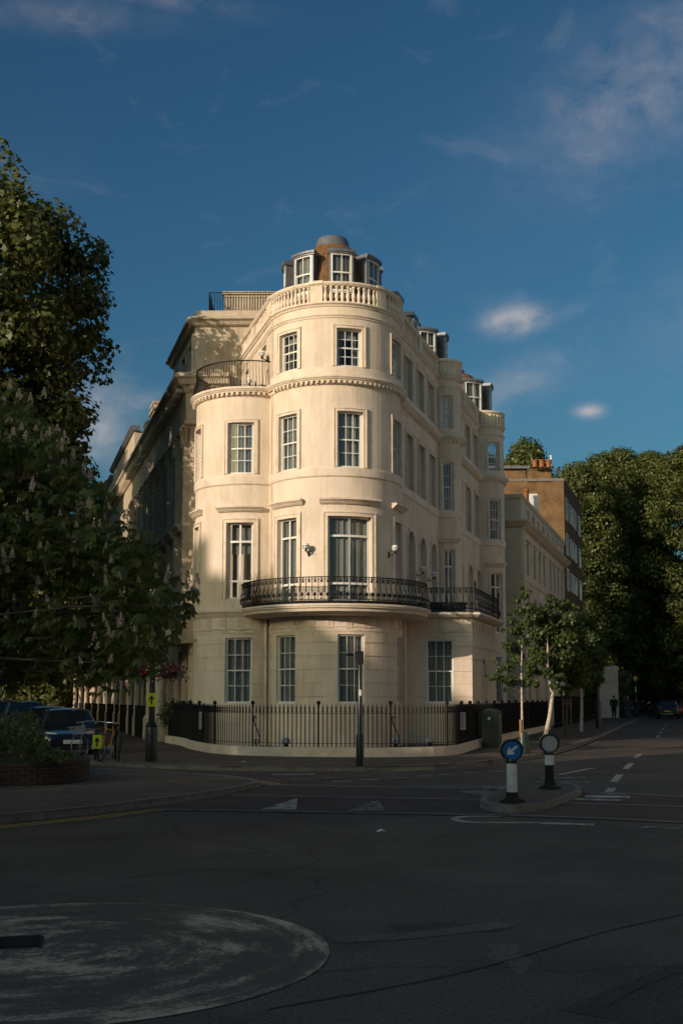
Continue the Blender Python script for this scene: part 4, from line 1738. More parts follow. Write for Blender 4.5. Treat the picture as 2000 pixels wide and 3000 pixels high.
# terrace railing on top of the left bay
tb_ = Arc((-3.35, 42.0), 2.0)
m = MB()
a = tb_.a
sweep(m, tb_, a(-120), a(38), [(-0.025, 13.62), (0.025, 13.62), (0.025, 13.59), (-0.025, 13.59)])
sweep(m, tb_, a(-120), a(38), [(0.02, 12.72), (0.04, 12.72), (0.04, 12.70), (0.02, 12.70)])
BR2 = m.build('terrace_railing', 'iron', CB)
m = MB()
m.tube([(0, y, z) for y, z in ((0, 0.95), (0, 0.62), (-0.03, 0.45), (-0.10, 0.26), (-0.10, 0.15), (-0.03, 0.04), (-0.02, 0.0))], 0.011, 4)
BB = m.mesh('iron_bar', 'iron')
for i in range(50):
    s = a(-118 + 154 * (i + 0.5) / 50)
    inst('iron_bar', BB, BR2, tb_.P(s, 0, 12.66), tb_.rz(s))

# television aerial on the far bow
m = MB()
q = rwall.P(18.3, -0.3, 0)
m.tube([(q[0], q[1], 11.5), (q[0], q[1], 14.9)], 0.022, 5)
m.tube([(q[0] - 0.1, q[1], 14.75), (q[0] + 0.95, q[1] + 0.1, 14.72)], 0.012, 4)
for i in range(7):
    x = q[0] + 0.05 + i * 0.13
    m.tube([(x, q[1] - 0.12, 14.75), (x, q[1] + 0.16, 14.73)], 0.007, 4)
at = m.build('television_aerial', 'lead')
tag(at, 'thin metal television aerial on a pole at the far right end of the cream roofline', 'aerial')

# globe lamps on brackets
gl = MB()
gl.lathe([(0.0, -0.115), (0.06, -0.10), (0.10, -0.055), (0.115, 0.0), (0.10, 0.055), (0.06, 0.10), (0.0, 0.115)], (0, -0.26, 0), 16)
GLOBE = gl.mesh('globe', 'globe', True)
br = MB()
br.tube([(0, 0.0, -0.20), (0, -0.05, -0.24), (0, -0.16, -0.22), (0, -0.26, -0.14)], 0.018, 6)
br.lathe([(0.0, -0.03), (0.05, -0.02), (0.03, 0.05)], (0, -0.26, -0.16), 8)
br.box(-0.04, 0.04, -0.02, 0.02, -0.32, -0.12)
for k in range(4):
    t = k * PI / 2 + 0.4
    br.tube([(0.12 * math.cos(t) * math.cos(e), -0.26 + 0.12 * math.sin(t) * math.cos(e), 0.12 * math.sin(e)) for e in (0, -0.5, -1.0, -1.4)], 0.006, 4)
br.lathe([(0.118, -0.008), (0.124, 0.0), (0.118, 0.008)], (0, -0.26, 0), 16)
BRK = br.mesh('bracket', 'iron')
for p, s, z, lab in ((tower, T(-20.7), 6.78, 'white globe wall lamp left of the widest first-floor window'), (tower, T(52), 6.82, 'white globe wall lamp on the shaded side right of the widest window'),
                     (rwall, 2.55, 6.6, 'globe wall lamp between the first two arched windows on the street side'), (rwall, 4.5, 6.6, 'globe wall lamp before the third arched window on the street side'),
                     (lwall, 0.2, 13.95, 'globe wall lamp above the upper terrace beside the french window'), (lwall, 2.4, 13.55, 'globe wall lamp behind the curved upper terrace railing')):
    L_ = thing('wall_lamp', lab, 'wall lamp', p.P(s, 0, z), p.rz(s), 'globe lamps on the cream building')
    inst('globe', GLOBE, L_)
    inst('bracket', BRK, L_)
# bare twiggy shrub in a pot at the balcony's left end
sh = thing('balcony_shrub', 'bare twiggy shrub tied to canes at the left end of the balcony', 'shrub', balc.P(A(-68), -0.35, 4.8))
m = MB()
for i in range(4):
    x = -0.15 + i * 0.1
    m.tube([(x, 0, 0.25), (x * 1.1, 0.02, 1.25 + 0.06 * (i % 2))], 0.007, 4)
m.build('cane', 'wood_stake', sh)
m = MB()
for i in range(40):
    p0 = Vector((rng.uniform(-0.15, 0.15), rng.uniform(-0.05, 0.05), rng.uniform(0.4, 1.0)))
    m.tube([p0, p0 + Vector((rng.uniform(-0.18, 0.18), rng.uniform(-0.1, 0.1), rng.uniform(0.02, 0.25)))], 0.005, 3)
m.build('twigs', 'bark', sh)
m = MB()
m.lathe([(0.12, 0), (0.17, 0.28), (0.19, 0.28), (0.19, 0.33), (0.15, 0.33)], (0, 0, 0), 12)
m.build('pot', 'terracotta', sh, True)

# ------------------------------------------------------------------ iron railings round the corner
fence_pts = smooth_line([(-6.35, 43.0), (-5.41, 40.3), (-4.75, 37.6), (-4.2, 35.9), (-3.6, 34.4), (-2.7, 33.3), (-1.4, 32.65), (0.5, 32.3), (1.8, 32.45), (2.7, 32.95),
                         (3.25, 33.9), (3.7, 35.6), (4.82, 40.1), (7.2, 48.6), (10.76, 61.0)], 6)
IR = thing('iron_railings', 'black iron railings on a pale stone plinth curving round the corner building', 'railings', (0.5, 32.3, KH), world=True)
mb = MB()
line = resample(fence_pts, 0.4)
inn, outn = offset_line(line, -0.13), offset_line(line, 0.13)
PT = KH + 0.25
for i in range(len(line) - 1):
    a, b, c, d = inn[i], inn[i + 1], outn[i + 1], outn[i]
    mb.quad((*a, PT), (*d, PT), (*c, PT), (*b, PT))
    mb.quad((*d, 0), (*c, 0), (*c, PT), (*d, PT))
    mb.quad((*a, 0), (*b, 0), (*b, PT), (*a, PT))
mb.build('plinth', 'stucco_trim', IR)
bars = resample(fence_pts, 0.126)
fb = MB()
fb.tube([(0, 0, 0), (0, 0, 0.98)], 0.0135, 4, False)
fb.lathe([(0.014, 0.94), (0.028, 0.985), (0.015, 1.03), (0.026, 1.06), (0.0, 1.21)], n=5)
FB = fb.mesh('bar', 'iron')
pm_ = MB()
pm_.tube([(0, 0, 0), (0, 0, 1.18)], 0.024, 6, False)
pm_.lathe([(0.026, 1.10), (0.04, 1.12), (0.026, 1.14), (0.026, 1.17), (0.045, 1.18), (0.06, 1.225), (0.045, 1.27), (0.0, 1.285)], n=8)
FP = pm_.mesh('post', 'iron', True)
rest = MB()
sc_ = MB()                      # scrolled stay bracing a post
sp = [(0.14 + (0.10 - 0.012 * i) * math.cos(-PI / 2 - i * 0.55), 0.15 + (0.11 - 0.012 * i) * math.sin(-PI / 2 - i * 0.55)) for i in range(9)][::-1]
sp += [(0.22, 0.12), (0.24, 0.26), (0.19, 0.40), (0.10, 0.58), (0.05, 0.70), (0.035, 0.80), (0.07, 0.86), (0.10, 0.83), (0.09, 0.79)]
sc_.tube([(x, 0, z) for x, z in sp], 0.016, 5)
SCR = sc_.mesh('scroll_brace', 'iron', True)
cnt = 0
for i, (x, y) in enumerate(bars):
    j = min(i + 1, len(bars) - 1)
    rz = math.atan2(bars[j][1] - bars[j - 1][1], bars[j][0] - bars[j - 1][0])
    if i % 16 == 5:
        inst('post', FP, IR, (x, y, PT), rz)
        if i % 32 == 21 and y < 36:
            inst('scroll_brace', SCR, IR, (x, y, PT), rz)
        continue
    if cnt < 280:
        inst('bar', FB, IR, (x, y, PT), rz + rad(45))
        cnt += 1
    else:
        rest.tube([(x, y, PT), (x, y, PT + 1.2)], [0.0135, 0.014], 4, False)
if rest.v:
    rest.build('far_bars', 'iron', IR)['kind'] = 'stuff'
mb = MB()
for z in (PT + 0.93, PT + 0.10):
    for a, b in zip(line, line[1:]):
        u = (Vector(b) - Vector(a)).normalized()
        n_ = Vector((u.y, -u.x)) * 0.018
        a, b = Vector(a), Vector(b)
        mb.hexa([(*(a - n_), z), (*(b - n_), z), (*(b + n_), z), (*(a + n_), z), (*(a - n_), z + 0.012), (*(b - n_), z + 0.012), (*(b + n_), z + 0.012), (*(a + n_), z + 0.012)])
mb.build('rail', 'iron', IR)


def notice(pt, rz, lab, tilt=0):
    t = thing('notice_board', lab, 'notice board', pt, rz, 'notice boards on the railings')
    m = MB()
    m.box(-0.085, 0.085, -0.012, 0.0, 0.0, 0.52)
    m.build('board', 'grey_sign', t)
    m = MB()
    for i in range(6):
        m.box(-0.065, 0.03 + 0.03 * (i % 2), -0.016, -0.012, 0.07 + i * 0.07, 0.10 + i * 0.07)
    m.build('lettering', 'slate', t)
    return t


notice((-4.33, 36.0, PT + 0.42), rad(-55), 'tall grey notice board on the left end of the railings')
notice((3.62, 34.9, PT + 0.42), rad(20), 'pale notice board on the railings near the green cabinet')
# black sheeted gate panel beside the left notice
gp = thing('railing_gate', 'black iron gate panel at the left bend of the railings', 'gate', (-4.45, 36.5, PT), rad(-70))
m = MB()
m.box(-0.02, 0.5, 0.02, 0.05, 0.0, 1.05)
m.build('gate_panel', 'black_paint', gp)
m = MB()
m.tube([(0.5, 0.03, -0.2), (0.5, 0.03, 1.2)], 0.03, 6)
m.build('gate_post', 'iron', gp)
for x, y, lab in ((-1.6, 33.9, 'small grey dome light standing on the ground behind the railings, leftmost of three'), (1.55, 33.6, 'small dome light behind the railings right of the post'),
                  (2.6, 34.6, 'small caged dome light behind the railings, rightmost of three')):
    t = thing('area_light', lab, 'ground light', (x, y, KH), 0, 'dome lights behind the railings')
    m = MB()
    m.lathe([(0.13, 0.30), (0.13, 0.34), (0.11, 0.41), (0.06, 0.46), (0.0, 0.475)], (0, 0, 0), 14)
    m.build('dome', 'grey_sign', t, True)
    m = MB()
    m.lathe([(0.05, 0.0), (0.05, 0.3), (0.14, 0.3), (0.14, 0.32), (0.0, 0.32)], (0, 0, 0), 12)
    m.build('stem', 'iron', t, True)

# ------------------------------------------------------------------ pilastered terrace, left street
nl = Line((-6.02, 45.4), UL, True)
NB = thing('pilastered_terrace', 'tall weathered stucco terrace with pilasters and deep cornice down the left street', 'building', (-6.02, 45.4, 0), world=True)
NLEN = 62.0
ops = []
fl = [(1.3, 3.6), (4.9, 8.0), (9.0, 11.4), (12.0, 13.1)]
xs = [1.4 + i * 2.35 for i in range(26)]
for x in xs:
    for z0, z1 in fl:
        ops.append((x, x + 0.95, z0, z1))
m = MB()
wall(m, nl, 0, NLEN, 0, 13.5, ops, depth=0.35)
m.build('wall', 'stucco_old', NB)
endl = Line((-6.02, 45.4), (1, -0.02))
m = MB()
wall(m, endl, 0, 3.2, 0, 16.3)
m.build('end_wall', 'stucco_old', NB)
for i, x in enumerate(xs):
    for z0, z1 in fl:
        if i < 9:
            window(nl, x, x + 0.95, z0, z1, NB, 2, 4, depth=0.3, panes=False, curtain='curtain' if rng.random() < 0.5 else None, folds=5)
        else:
            mm = MB()
            sbox(mm, nl, x, x + 0.95, -0.36, -0.33, z0, z1)
            mm.build('window', 'car_glass', NB)
    if i < 12:
        m = MB()
        sweep(m, nl, x - 0.25, x + 1.2, [(0.0, 8.75), (0.34, 8.75), (0.36, 8.68), (0.26, 8.6), (0.22, 8.45), (0.0, 8.4)])
        m.build('window_hood', 'stucco_old', NB)
        m = MB()
        for a, b in ((x - 0.16, x), (x + 0.95, x + 1.11)):
            for z0, z1 in fl[1:]:
                sbox(m, nl, a, b, 0, 0.07, z0 - 0.05, z1 + 0.12)
        m.build('window_surround', 'stucco_old', NB)
# giant pilasters with leafy capitals
cap = MB()
cap.box(-0.30, 0.30, -0.32, 0.05, 0.74, 0.86)
cap.box(-0.20, 0.20, -0.20, 0.05, 0.0, 0.74)
for row, (zb, zh, rr, nn) in enumerate(((0.0, 0.30, 0.10, 3), (0.24, 0.34, 0.14, 2), (0.46, 0.26, 0.18, 3))):
    for i in range(nn):
        x = (i - (nn - 1) / 2) * 0.21
        cap.tube([(x, -0.19, zb), (x, -0.23, zb + zh * 0.6), (x * 1.1, -0.24 - rr * 0.7, zb + zh), (x * 1.15, -0.20 - rr, zb + zh * 0.8)], [0.07, 0.075, 0.055, 0.03], 5)
for s in (-1, 1):
    cap.tube([(s * 0.20, -0.10, 0.1), (s * 0.25, -0.12, 0.45), (s * 0.34, -0.16, 0.70), (s * 0.38, -0.2, 0.62), (s * 0.33, -0.2, 0.57)], [0.06, 0.06, 0.06, 0.05, 0.03], 5)
CAP = cap.mesh('capital', 'stucco_old', True)
for i in range(27):
    s = 0.35 + i * 2.35
    m = MB()
    sbox(m, nl, s - 0.24, s + 0.24, 0.0, 0.22, 4.8, 11.75)
    sbox(m, nl, s - 0.30, s + 0.30, 0.0, 0.28, 4.5, 4.85)
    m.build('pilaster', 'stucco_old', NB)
    if i < 16:
        inst('capital', CAP, NB, nl.P(s, 0.03, 11.72), nl.rz(0))
m = MB()
pc = [(0.0, 14.56), (0.62, 14.56), (0.72, 14.48), (0.72, 14.36), (0.60, 14.30), (0.52, 14.12), (0.34, 14.06), (0.30, 13.86), (0.22, 13.80), (0.18, 12.75), (0.25, 12.72), (0.25, 12.58), (0.0, 12.55)]
P0 = endl.P(1.6, 0, 0)[:2]
mitred(m, [nl.P(NLEN, 0, 0)[:2], (-6.02, 45.4), P0], pc)
NC = m.build('cornice', 'stucco_old', NB)
mo = MB()
mo.box(-0.07, 0.07, -0.30, 0.0, 0.0, 0.16)
MO = mo.mesh('modillion', 'stucco_old')
for i in range(60):
    inst('modillion', MO, NC, nl.P(0.1 + i * 0.42, 0.28, 13.88), nl.rz(0))
for i in range(3):
    inst('modillion', MO, NC, endl.P(0.1 + i * 0.42, 0.28, 13.88), endl.rz(0))
# attic storey over the near end
at1 = Line(nl.P(-0.1, -0.15, 0)[:2], UL, True)
m = MB()
aops = [(0.9 + i * 1.9, 1.9 + i * 1.9, 15.0, 16.2) for i in range(3)]
wall(m, at1, 0, 6.3, 14.5, 16.6, aops, depth=0.25)
ate = Line(at1.P(0, 0, 0)[:2], (1, -0.02))
wall(m, ate, 0, 4.2, 13.0, 16.6)
m.build('attic_wall', 'stucco_old', NB)
for o in aops:
    window(at1, *o, NB, 2, 2, depth=0.2, panes=False, curtain=None)
m = MB()
mitred(m, [at1.P(6.3, 0, 0)[:2], at1.P(0, 0, 0)[:2], ate.P(3.4, 0, 0)[:2]],
       [(-0.3, 17.25), (0.0, 17.25), (0.0, 16.92), (0.30, 16.92), (0.36, 16.86), (0.36, 16.80), (0.24, 16.74), (0.16, 16.62), (0.08, 16.58), (0.0, 16.55)])
m.build('attic_cornice', 'stucco_old', NB)
m = MB()
q = [at1.P(0, -0.3, 17.2), at1.P(6.3, -0.3, 17.2), at1.P(6.3, -4.5, 17.2), ate.P(4.2, -0.3, 17.2)]
m.quad(*q)
b_ = at1.P(6.3, 0, 0)
b2_ = at1.P(6.3, -4.5, 0)
m.quad((b_[0], b_[1], 14.5), (b2_[0], b2_[1], 14.5), (b2_[0], b2_[1], 17.2), (b_[0], b_[1], 17.2))
m.build('attic_roof', 'lead', NB)
m = MB()
pw = [nl.P(6.0, -0.5, 0), nl.P(NLEN, -0.5, 0), nl.P(NLEN, -9, 0), nl.P(6.0, -5, 0)]
for a, b in zip(pw, pw[1:] + pw[:1]):
    m.quad((a[0], a[1], 14.4), (b[0], b[1], 14.4), (b[0], b[1], 14.9), (a[0], a[1], 14.9))
m.v += [(p[0], p[1], 14.9) for p in pw]
m.f.append(tuple(len(m.v) - 4 + i for i in range(4)))
m.build('rear_roof', 'slate', NB)
# stair-head box and its railing on the roof
m = MB()
bx = Line((-4.95, 47.6), (1, 0.0))
sbox(m, bx, 0, 2.4, -2.2, 0, 17.2, 18.72)
sbox(m, bx, -0.08, 2.45, -2.3, 0.08, 18.72, 18.84)
m.build('stair_head', 'stucco_old', NB)
m = MB()
rp = [(-5.6, 49.6), (-5.55, 47.3), (-2.6, 47.25)]
for a, b in zip(rp, rp[1:]):
    n_ = int(math.dist(a, b) / 0.11)
    for i in range(n_ + 1):
        x, y = a[0] + (b[0] - a[0]) * i / n_, a[1] + (b[1] - a[1]) * i / n_
        m.tube([(x, y, 17.2), (x, y, 18.72)], 0.016, 4, False)
    for z in (18.7, 17.35):
        m.tube([(*a, z), (*b, z)], 0.018, 4)
m.build('roof_railing', 'iron', NB)
# chimney stacks and dormers further down
for s, w, z1 in ((12.6, 1.6, 16.6), (15.6, 1.3, 16.3)):
    m = MB()
    sbox(m, nl, s, s + w, -1.3, -0.1, 14.4, z1)
    sbox(m, nl, s - 0.1, s + w + 0.1, -1.4, 0.0, z1 - 0.35, z1 - 0.2)
    sbox(m, nl, s - 0.06, s + w + 0.06, -1.36, -0.04, z1, z1 + 0.12)
    m.build('chimney', 'stucco_old', NB)
for s0_, s1_, zt in ((20.8, 34.0, 17.0), (34.0, 62.0, 16.6)):
    m = MB()
    ao = [(s0_ + 1.0 + k * 2.2, s0_ + 2.0 + k * 2.2, 14.9, 16.0) for k in range(int((s1_ - s0_ - 1) / 2.2))]
    wall(m, nl, s0_, s1_, 14.4, zt, ao, depth=0.25)
    q0, q1 = nl.P(s0_, 0, 0), nl.P(s0_, -4, 0)
    m.quad((q0[0], q0[1], 14.4), (q1[0], q1[1], 14.4), (q1[0], q1[1], zt), (q0[0], q0[1], zt))
    m.quad(nl.P(s0_, 0, zt), nl.P(s1_, 0, zt), nl.P(s1_, -5, zt), nl.P(s0_, -5, zt))
    m.build('far_attic', 'stucco_old', NB)
    m = MB()
    sweep(m, nl, s0_ - 0.2, s1_, [(-0.3, zt + 0.3), (0.2, zt + 0.3), (0.28, zt + 0.2), (0.12, zt), (-0.3, zt)])
    m.build('attic_cornice', 'lead', NB)
    for o in ao:
        mm = MB()
        sbox(mm, nl, o[0], o[1], -0.28, -0.25, o[2], o[3])
        mm.build('window', 'car_glass', NB)
m = MB()
q = nl.P(9.4, -0.2, 0)
m.tube([(q[0], q[1], 14.5), (q[0], q[1], 15.8)], 0.03, 5)
m.tube([(q[0] - 0.25, q[1], 15.6), (q[0] + 0.25, q[1], 15.6)], 0.02, 4)
m.build('roof_finial', 'iron', NB)
# portico columns standing along the pavement
po = Line((-6.8, 43.8), UL, True)
m = MB()
sweep(m, po, -0.35, 3.0, [(-1.3, 4.35), (0.36, 4.35), (0.42, 4.28), (0.34, 4.18), (0.30, 3.80), (-1.3, 3.80)])
m.build('porch_entablature', 'stucco_old', NB)
colm = MB()
colm.box(-0.29, 0.29, -0.29, 0.29, 0.0, 0.85)
colm.lathe([(0.27, 0.85), (0.27, 0.92), (0.22, 0.97), (0.215, 2.2), (0.185, 3.5), (0.2, 3.52), (0.24, 3.6), (0.25, 3.68)], n=16)
colm.box(-0.27, 0.27, -0.27, 0.27, 3.68, 3.80)
COLM = colm.mesh('porch_column', 'stucco_old', True)
inst('porch_column', COLM, NB, po.P(0.1, 0, KH), po.rz(0))
inst('porch_column', COLM, NB, po.P(2.6, 0, KH), po.rz(0))
inst('porch_column', COLM, NB, po.P(0.0, -1.25, KH), po.rz(0))
cd_ = [7.6, 10.3, 14.2, 16.9, 21.5, 27, 32, 39, 45, 52]
for d in cd_:
    inst('porch_column', COLM, NB, po.P(d, 0, KH), po.rz(0), (0.62, 0.62, 1))
for i in range(0, len(cd_), 2):
    m = MB()
    sweep(m, po, cd_[i] - 0.4, cd_[i + 1] + 0.4, [(-1.4, 4.35), (0.36, 4.35), (0.42, 4.28), (0.34, 4.18), (0.30, 3.80), (-1.4, 3.80)])
    m.build('porch_entablature', 'stucco_old', NB)
TR2 = thing('terrace_railings', 'dense black area railings along the left terrace front', 'railings', po.P(3, 0.1, KH), world=True)
m = MB()
s = 3.0
while s < 50:
    if not any(abs(s - d) < 0.4 for d in cd_):
        p = po.P(s, 0.12, 0)
        m.tube([(p[0], p[1], KH), (p[0], p[1], KH + 1.32)], [0.016, 0.014], 4, False)
    s += 0.13
m.build('bars', 'iron', TR2)['kind'] = 'stuff'
m = MB()
sbox(m, po, 3.0, 50, 0.09, 0.15, KH + 1.1, KH + 1.14)
sbox(m, po, 3.0, 50, 0.02, 0.10, KH, KH + 0.9)
m.build('rail', 'iron', TR2)

# ------------------------------------------------------------------ lower white house on the right street
H2 = thing('low_white_house', 'lower pale stucco house with a pierced parapet beside the brick block', 'building', (9.36, 60.0, 0), world=True)
h2 = Line((9.36, 60.0), U)
h2f = Line((6.6, 60.6), (9.36 - 6.6, -0.6))
W2 = []
for x in (1.9, 4.6, 6.6, 8.6, 11.6, 13.5, 15.4, 17.6):
    W2.append((x, x + 0.75, 8.35, 10.0))
A2 = [(x, x + 0.85, 5.3, 7.3, True) for x in (1.9, 4.6, 6.6, 11.6, 13.5, 15.4)]
G2 = [(x, x + 0.85, 1.6, 3.6) for x in (1.9, 4.6, 8.6, 11.6, 15.4)]
m = MB()
wall(m, h2, 0, 19.6, 0, 10.7, W2 + A2 + G2, depth=0.3)
wall(m, h2f, 0, math.dist((6.6, 60.6), (9.36, 60.0)), 0, 10.7)
m.build('wall', 'stucco_pale', H2)
for o in W2 + A2 + G2:
    window(h2, *o[:4], H2, 2, 2, depth=0.25, panes=False, curtain='curtain', folds=4, arched=len(o) > 4)
for o in W2:
    m = MB()
    sbox(m, h2, o[0] - 0.12, o[1] + 0.12, 0, 0.1, 10.1, 10.2)
    m.build('window_hood', 'stucco_pale', H2)
m = MB()
mitred(m, [(6.6, 60.6), (9.36, 60.0), h2.P(19.6, 0, 0)[:2]], [(-0.1, 11.0), (0.42, 11.0), (0.48, 10.94), (0.42, 10.86), (0.3, 10.78), (0.2, 10.68), (0.0, 10.6)])
m.build('cornice', 'stucco_pale', H2)
m = MB()
mitred(m, [(6.6, 60.6), (9.36, 60.0), h2.P(19.6, 0, 0)[:2]], [(-0.05, 8.1), (0.05, 8.1), (0.05, 7.9), (-0.05, 7.9)])
m.build('string_course', 'stucco_pale', H2)
m = MB()
wall(m, h2, 0.05, 19.6, 10.9, 12.15, [(2.2 + i * 2.1, 3.1 + i * 2.1, 11.3, 11.9) for i in range(8)], depth=0.3)
wall(m, h2f, 0, 2.82, 10.9, 12.15)
m.build('parapet', 'stucco_pale', H2)
m = MB()
for i in range(8):
    for k in range(3):
        m.lathe([(0.07, 0), (0.1, 0.2), (0.05, 0.4), (0.08, 0.6)], h2.P(2.4 + i * 2.1 + k * 0.25, -0.15, 11.3), 6)
m.build('parapet_balusters', 'stucco_pale', H2)['kind'] = 'stuff'
m = MB()
mitred(m, [(6.6, 60.6), (9.36, 60.0), h2.P(19.6, 0, 0)[:2]], [(-0.35, 12.38), (0.1, 12.38), (0.14, 12.32), (0.1, 12.2), (0.0, 12.12), (-0.35, 12.12)])
m.build('parapet_coping', 'stucco_pale', H2)
m = MB()
q = [h2.P(0, -0.3, 11.4), h2.P(19.6, -0.3, 11.4), h2.P(19.6, -9, 11.4), (3.0, 62.0, 11.4)]
m.quad(*q)
m.build('flat_roof', 'lead', H2)
pl_ = MB()
pl_.tube([h2.P(-0.25, 0.14, 0.2), h2.P(-0.25, 0.14, 10.6)], 0.06, 8)
pl_.build('drainpipe', 'stucco_pale', H2, True)
# white chimney block with pots and flues
m = MB()
cx, cy = 11.75, 68.5
m.box(cx - 0.57, cx, cy, cy + 0.8, 11.4, 13.82)
m.box(cx - 0.52, cx - 0.05, cy + 0.05, cy + 0.75, 13.82, 13.92)
m.build('chimney', 'white_paint', H2)
m = MB()
m.box(cx - 3.1, cx - 0.62, cy - 1.2, cy - 0.4, 11.4, 12.75)
m.build('chimney_stack', 'stucco_pale', H2)
for dx, r, h, mt_ in ((-2.9, 0.2, 0.75, 'terracotta'), (-2.25, 0.17, 0.9, 'stucco_pale'), (-1.55, 0.2, 0.8, 'terracotta'), (-0.85, 0.17, 1.3, 'terracotta')):
    m = MB()
    m.lathe([(r, 0), (r * 1.05, h * 0.1), (r * 0.85, h * 0.85), (r * 1.05, h * 0.88), (r * 1.05, h), (r * 0.7, h)], (cx + dx, cy - 0.8, 12.75), 12)
    m.build('chimney_pot', mt_, H2, True)

# ------------------------------------------------------------------ brick flats
BF = thing('brick_flats', 'tall yellow-brown brick block of flats with white window frames and chimney pots', 'building', (15.24, 78.6, 0), world=True)
bl = Line((15.24, 78.6), U)
bf = Line((8.5, 78.9), (15.24 - 8.5, -0.3))
BLEN = 11.6
bo = []
for z0, z1 in ((14.1, 15.55), (11.65, 13.05), (9.2, 10.6), (6.75, 8.15), (4.3, 5.7)):
    bo += [(0.75, 2.05, z0, z1), (3.2, 7.4, z0 + 0.1, z1 - 0.1), (9.1, 10.5, z0, z1)]
m = MB()
wall(m, bl, 0, BLEN, 0, 16.6, bo, depth=0.12)
wall(m, bf, 0, math.dist((8.5, 78.9), (15.24, 78.6)), 0, 16.6)
e, e2 = bl.P(BLEN, 0, 0), bl.P(BLEN, -9, 0)
m.quad((e[0], e[1], 0), (e2[0], e2[1], 0), (e2[0], e2[1], 16.6), (e[0], e[1], 16.6))
m.build('wall', 'yellow_brick', BF)
for o in bo:
    nx = 2 if o[1] - o[0] < 2 else 5
    window(bl, *o, BF, nx, 0, style='casement', split=(0.3,), depth=0.1, panes=False, curtain=None)
    m = MB()
    for x0, x1 in ((o[0] - 0.06, o[0] + 0.10), (o[1] - 0.10, o[1] + 0.06)):
        sbox(m, bl, x0, x1, -0.1, 0.05, o[2] - 0.06, o[3] + 0.06)
    sbox(m, bl, o[0] + 0.1, o[1] - 0.1, -0.1, 0.05, o[3] - 0.04, o[3] + 0.06)
    sbox(m, bl, o[0] + 0.1, o[1] - 0.1, -0.1, 0.05, o[2] - 0.06, o[2] + 0.04)
    if nx == 5:
        sbox(m, bl, o[0] + 1.5, o[0] + 2.4, -0.1, 0.04, o[2] + 0.04, o[3] - 0.04)
    m.build('window_frame', 'white_paint', BF)
m = MB()
mitred(m, [(8.5, 78.9), (15.24, 78.6), bl.P(BLEN, 0, 0)[:2]], [(-0.35, 16.78), (0.05, 16.78), (0.05, 16.6), (-0.35, 16.6)])
m.build('coping', 'granite', BF)
m = MB()
m.quad((8.5, 78.9, 16.55), (15.1, 78.7, 16.55), bl.P(BLEN, -0.1, 16.55), (6.0, 92, 16.55))
m.build('flat_roof', 'lead', BF)
m = MB()
wall(m, bf, 4.35, 5.9, 16.5, 17.35)
sbox(m, bf, 4.35, 5.9, -1.0, 0.02, 16.6, 17.35)
sbox(m, bf, 4.3, 5.95, -1.05, 0.06, 17.35, 17.45)
m.build('chimney', 'yellow_brick', BF)
for i in range(3):
    m = MB()
    m.lathe([(0.19, 0), (0.2, 0.08), (0.16, 0.1), (0.19, 0.42), (0.22, 0.44), (0.22, 0.5), (0.15, 0.5)], (13.2 + i * 0.47, 78.1, 17.45), 12)
    m.build('chimney_pot', 'terracotta', BF, True)
m = MB()
m.tube([(14.3, 78.1, 17.4), (14.3, 78.1, 18.3)], 0.06, 6)
m.build('flue_pipe', 'white_paint', BF)
m = MB()
m.box(10.2, 13.1, 81.5, 84, 16.5, 18.0)
m.build('penthouse_wall', 'yellow_brick', BF)
m = MB()
m.box(10.0, 13.4, 81.2, 84.2, 18.0, 18.2)
m.build('penthouse_roof', 'lead', BF)

# rusticated gate pier in front of the trees
GP = thing('gate_pier', 'square rusticated cream stone gate pier beside the far pavement', 'gate pier', (22.2, 97.6, KH), rad(-8))
for i in range(8):
    m = MB()
    m.box(-0.85, 0.85, -0.75, 0.75, i * 0.5 + 0.03, i * 0.5 + 0.5)
    m.build('stone_course', 'stucco', GP)
m = MB()
m.box(-0.78, 0.78, -0.68, 0.68, 0, 4.15)
m.build('core', 'stucco_old', GP)
m = MB()
m.box(-0.95, 0.95, -0.85, 0.85, 4.0, 4.12)
m.box(-0.9, 0.9, -0.8, 0.8, 4.12, 4.3)
m.build('cap', 'stucco', GP)
m = MB()
for i in range(4):
    m.box(-0.5 + i * 0.28, -0.3 + i * 0.28, -0.765, -0.74, 2.72, 3.1)
m.build('inscription', 'stucco_old', GP)
fw_ = thing('park_fence', 'dark iron fence and hedge line running from the house to the gate pier', 'fence', (13.0, 67.5, KH), world=True)
m = MB()
fl_ = Line((11.6, 63.8), (21.2 - 11.6, 97.2 - 63.8))
sbox(m, fl_, 0, 34, -0.03, 0.03, KH + 1.5, KH + 1.56)
sbox(m, fl_, 0, 34, -0.03, 0.03, KH + 0.2, KH + 0.26)
s = 0.0
while s < 34:
    p = fl_.P(s, 0, 0)
    m.tube([(p[0], p[1], KH), (p[0], p[1], KH + 1.75)], 0.016, 4, False)
    s += 0.16
m.build('bars', 'iron', fw_)['kind'] = 'stuff'

# ------------------------------------------------------------------ added unseen blocks behind the camera, skylines shaped for the shade they cast
SA = (-math.sin(rad(SUN_AZ)), -math.cos(rad(SUN_AZ)))
SB = (math.cos(rad(SUN_AZ)), -math.sin(rad(SUN_AZ)))


def sp_(p, a):
    return (SB[0] * p + SA[0] * a, SB[1] * p + SA[1] * a)


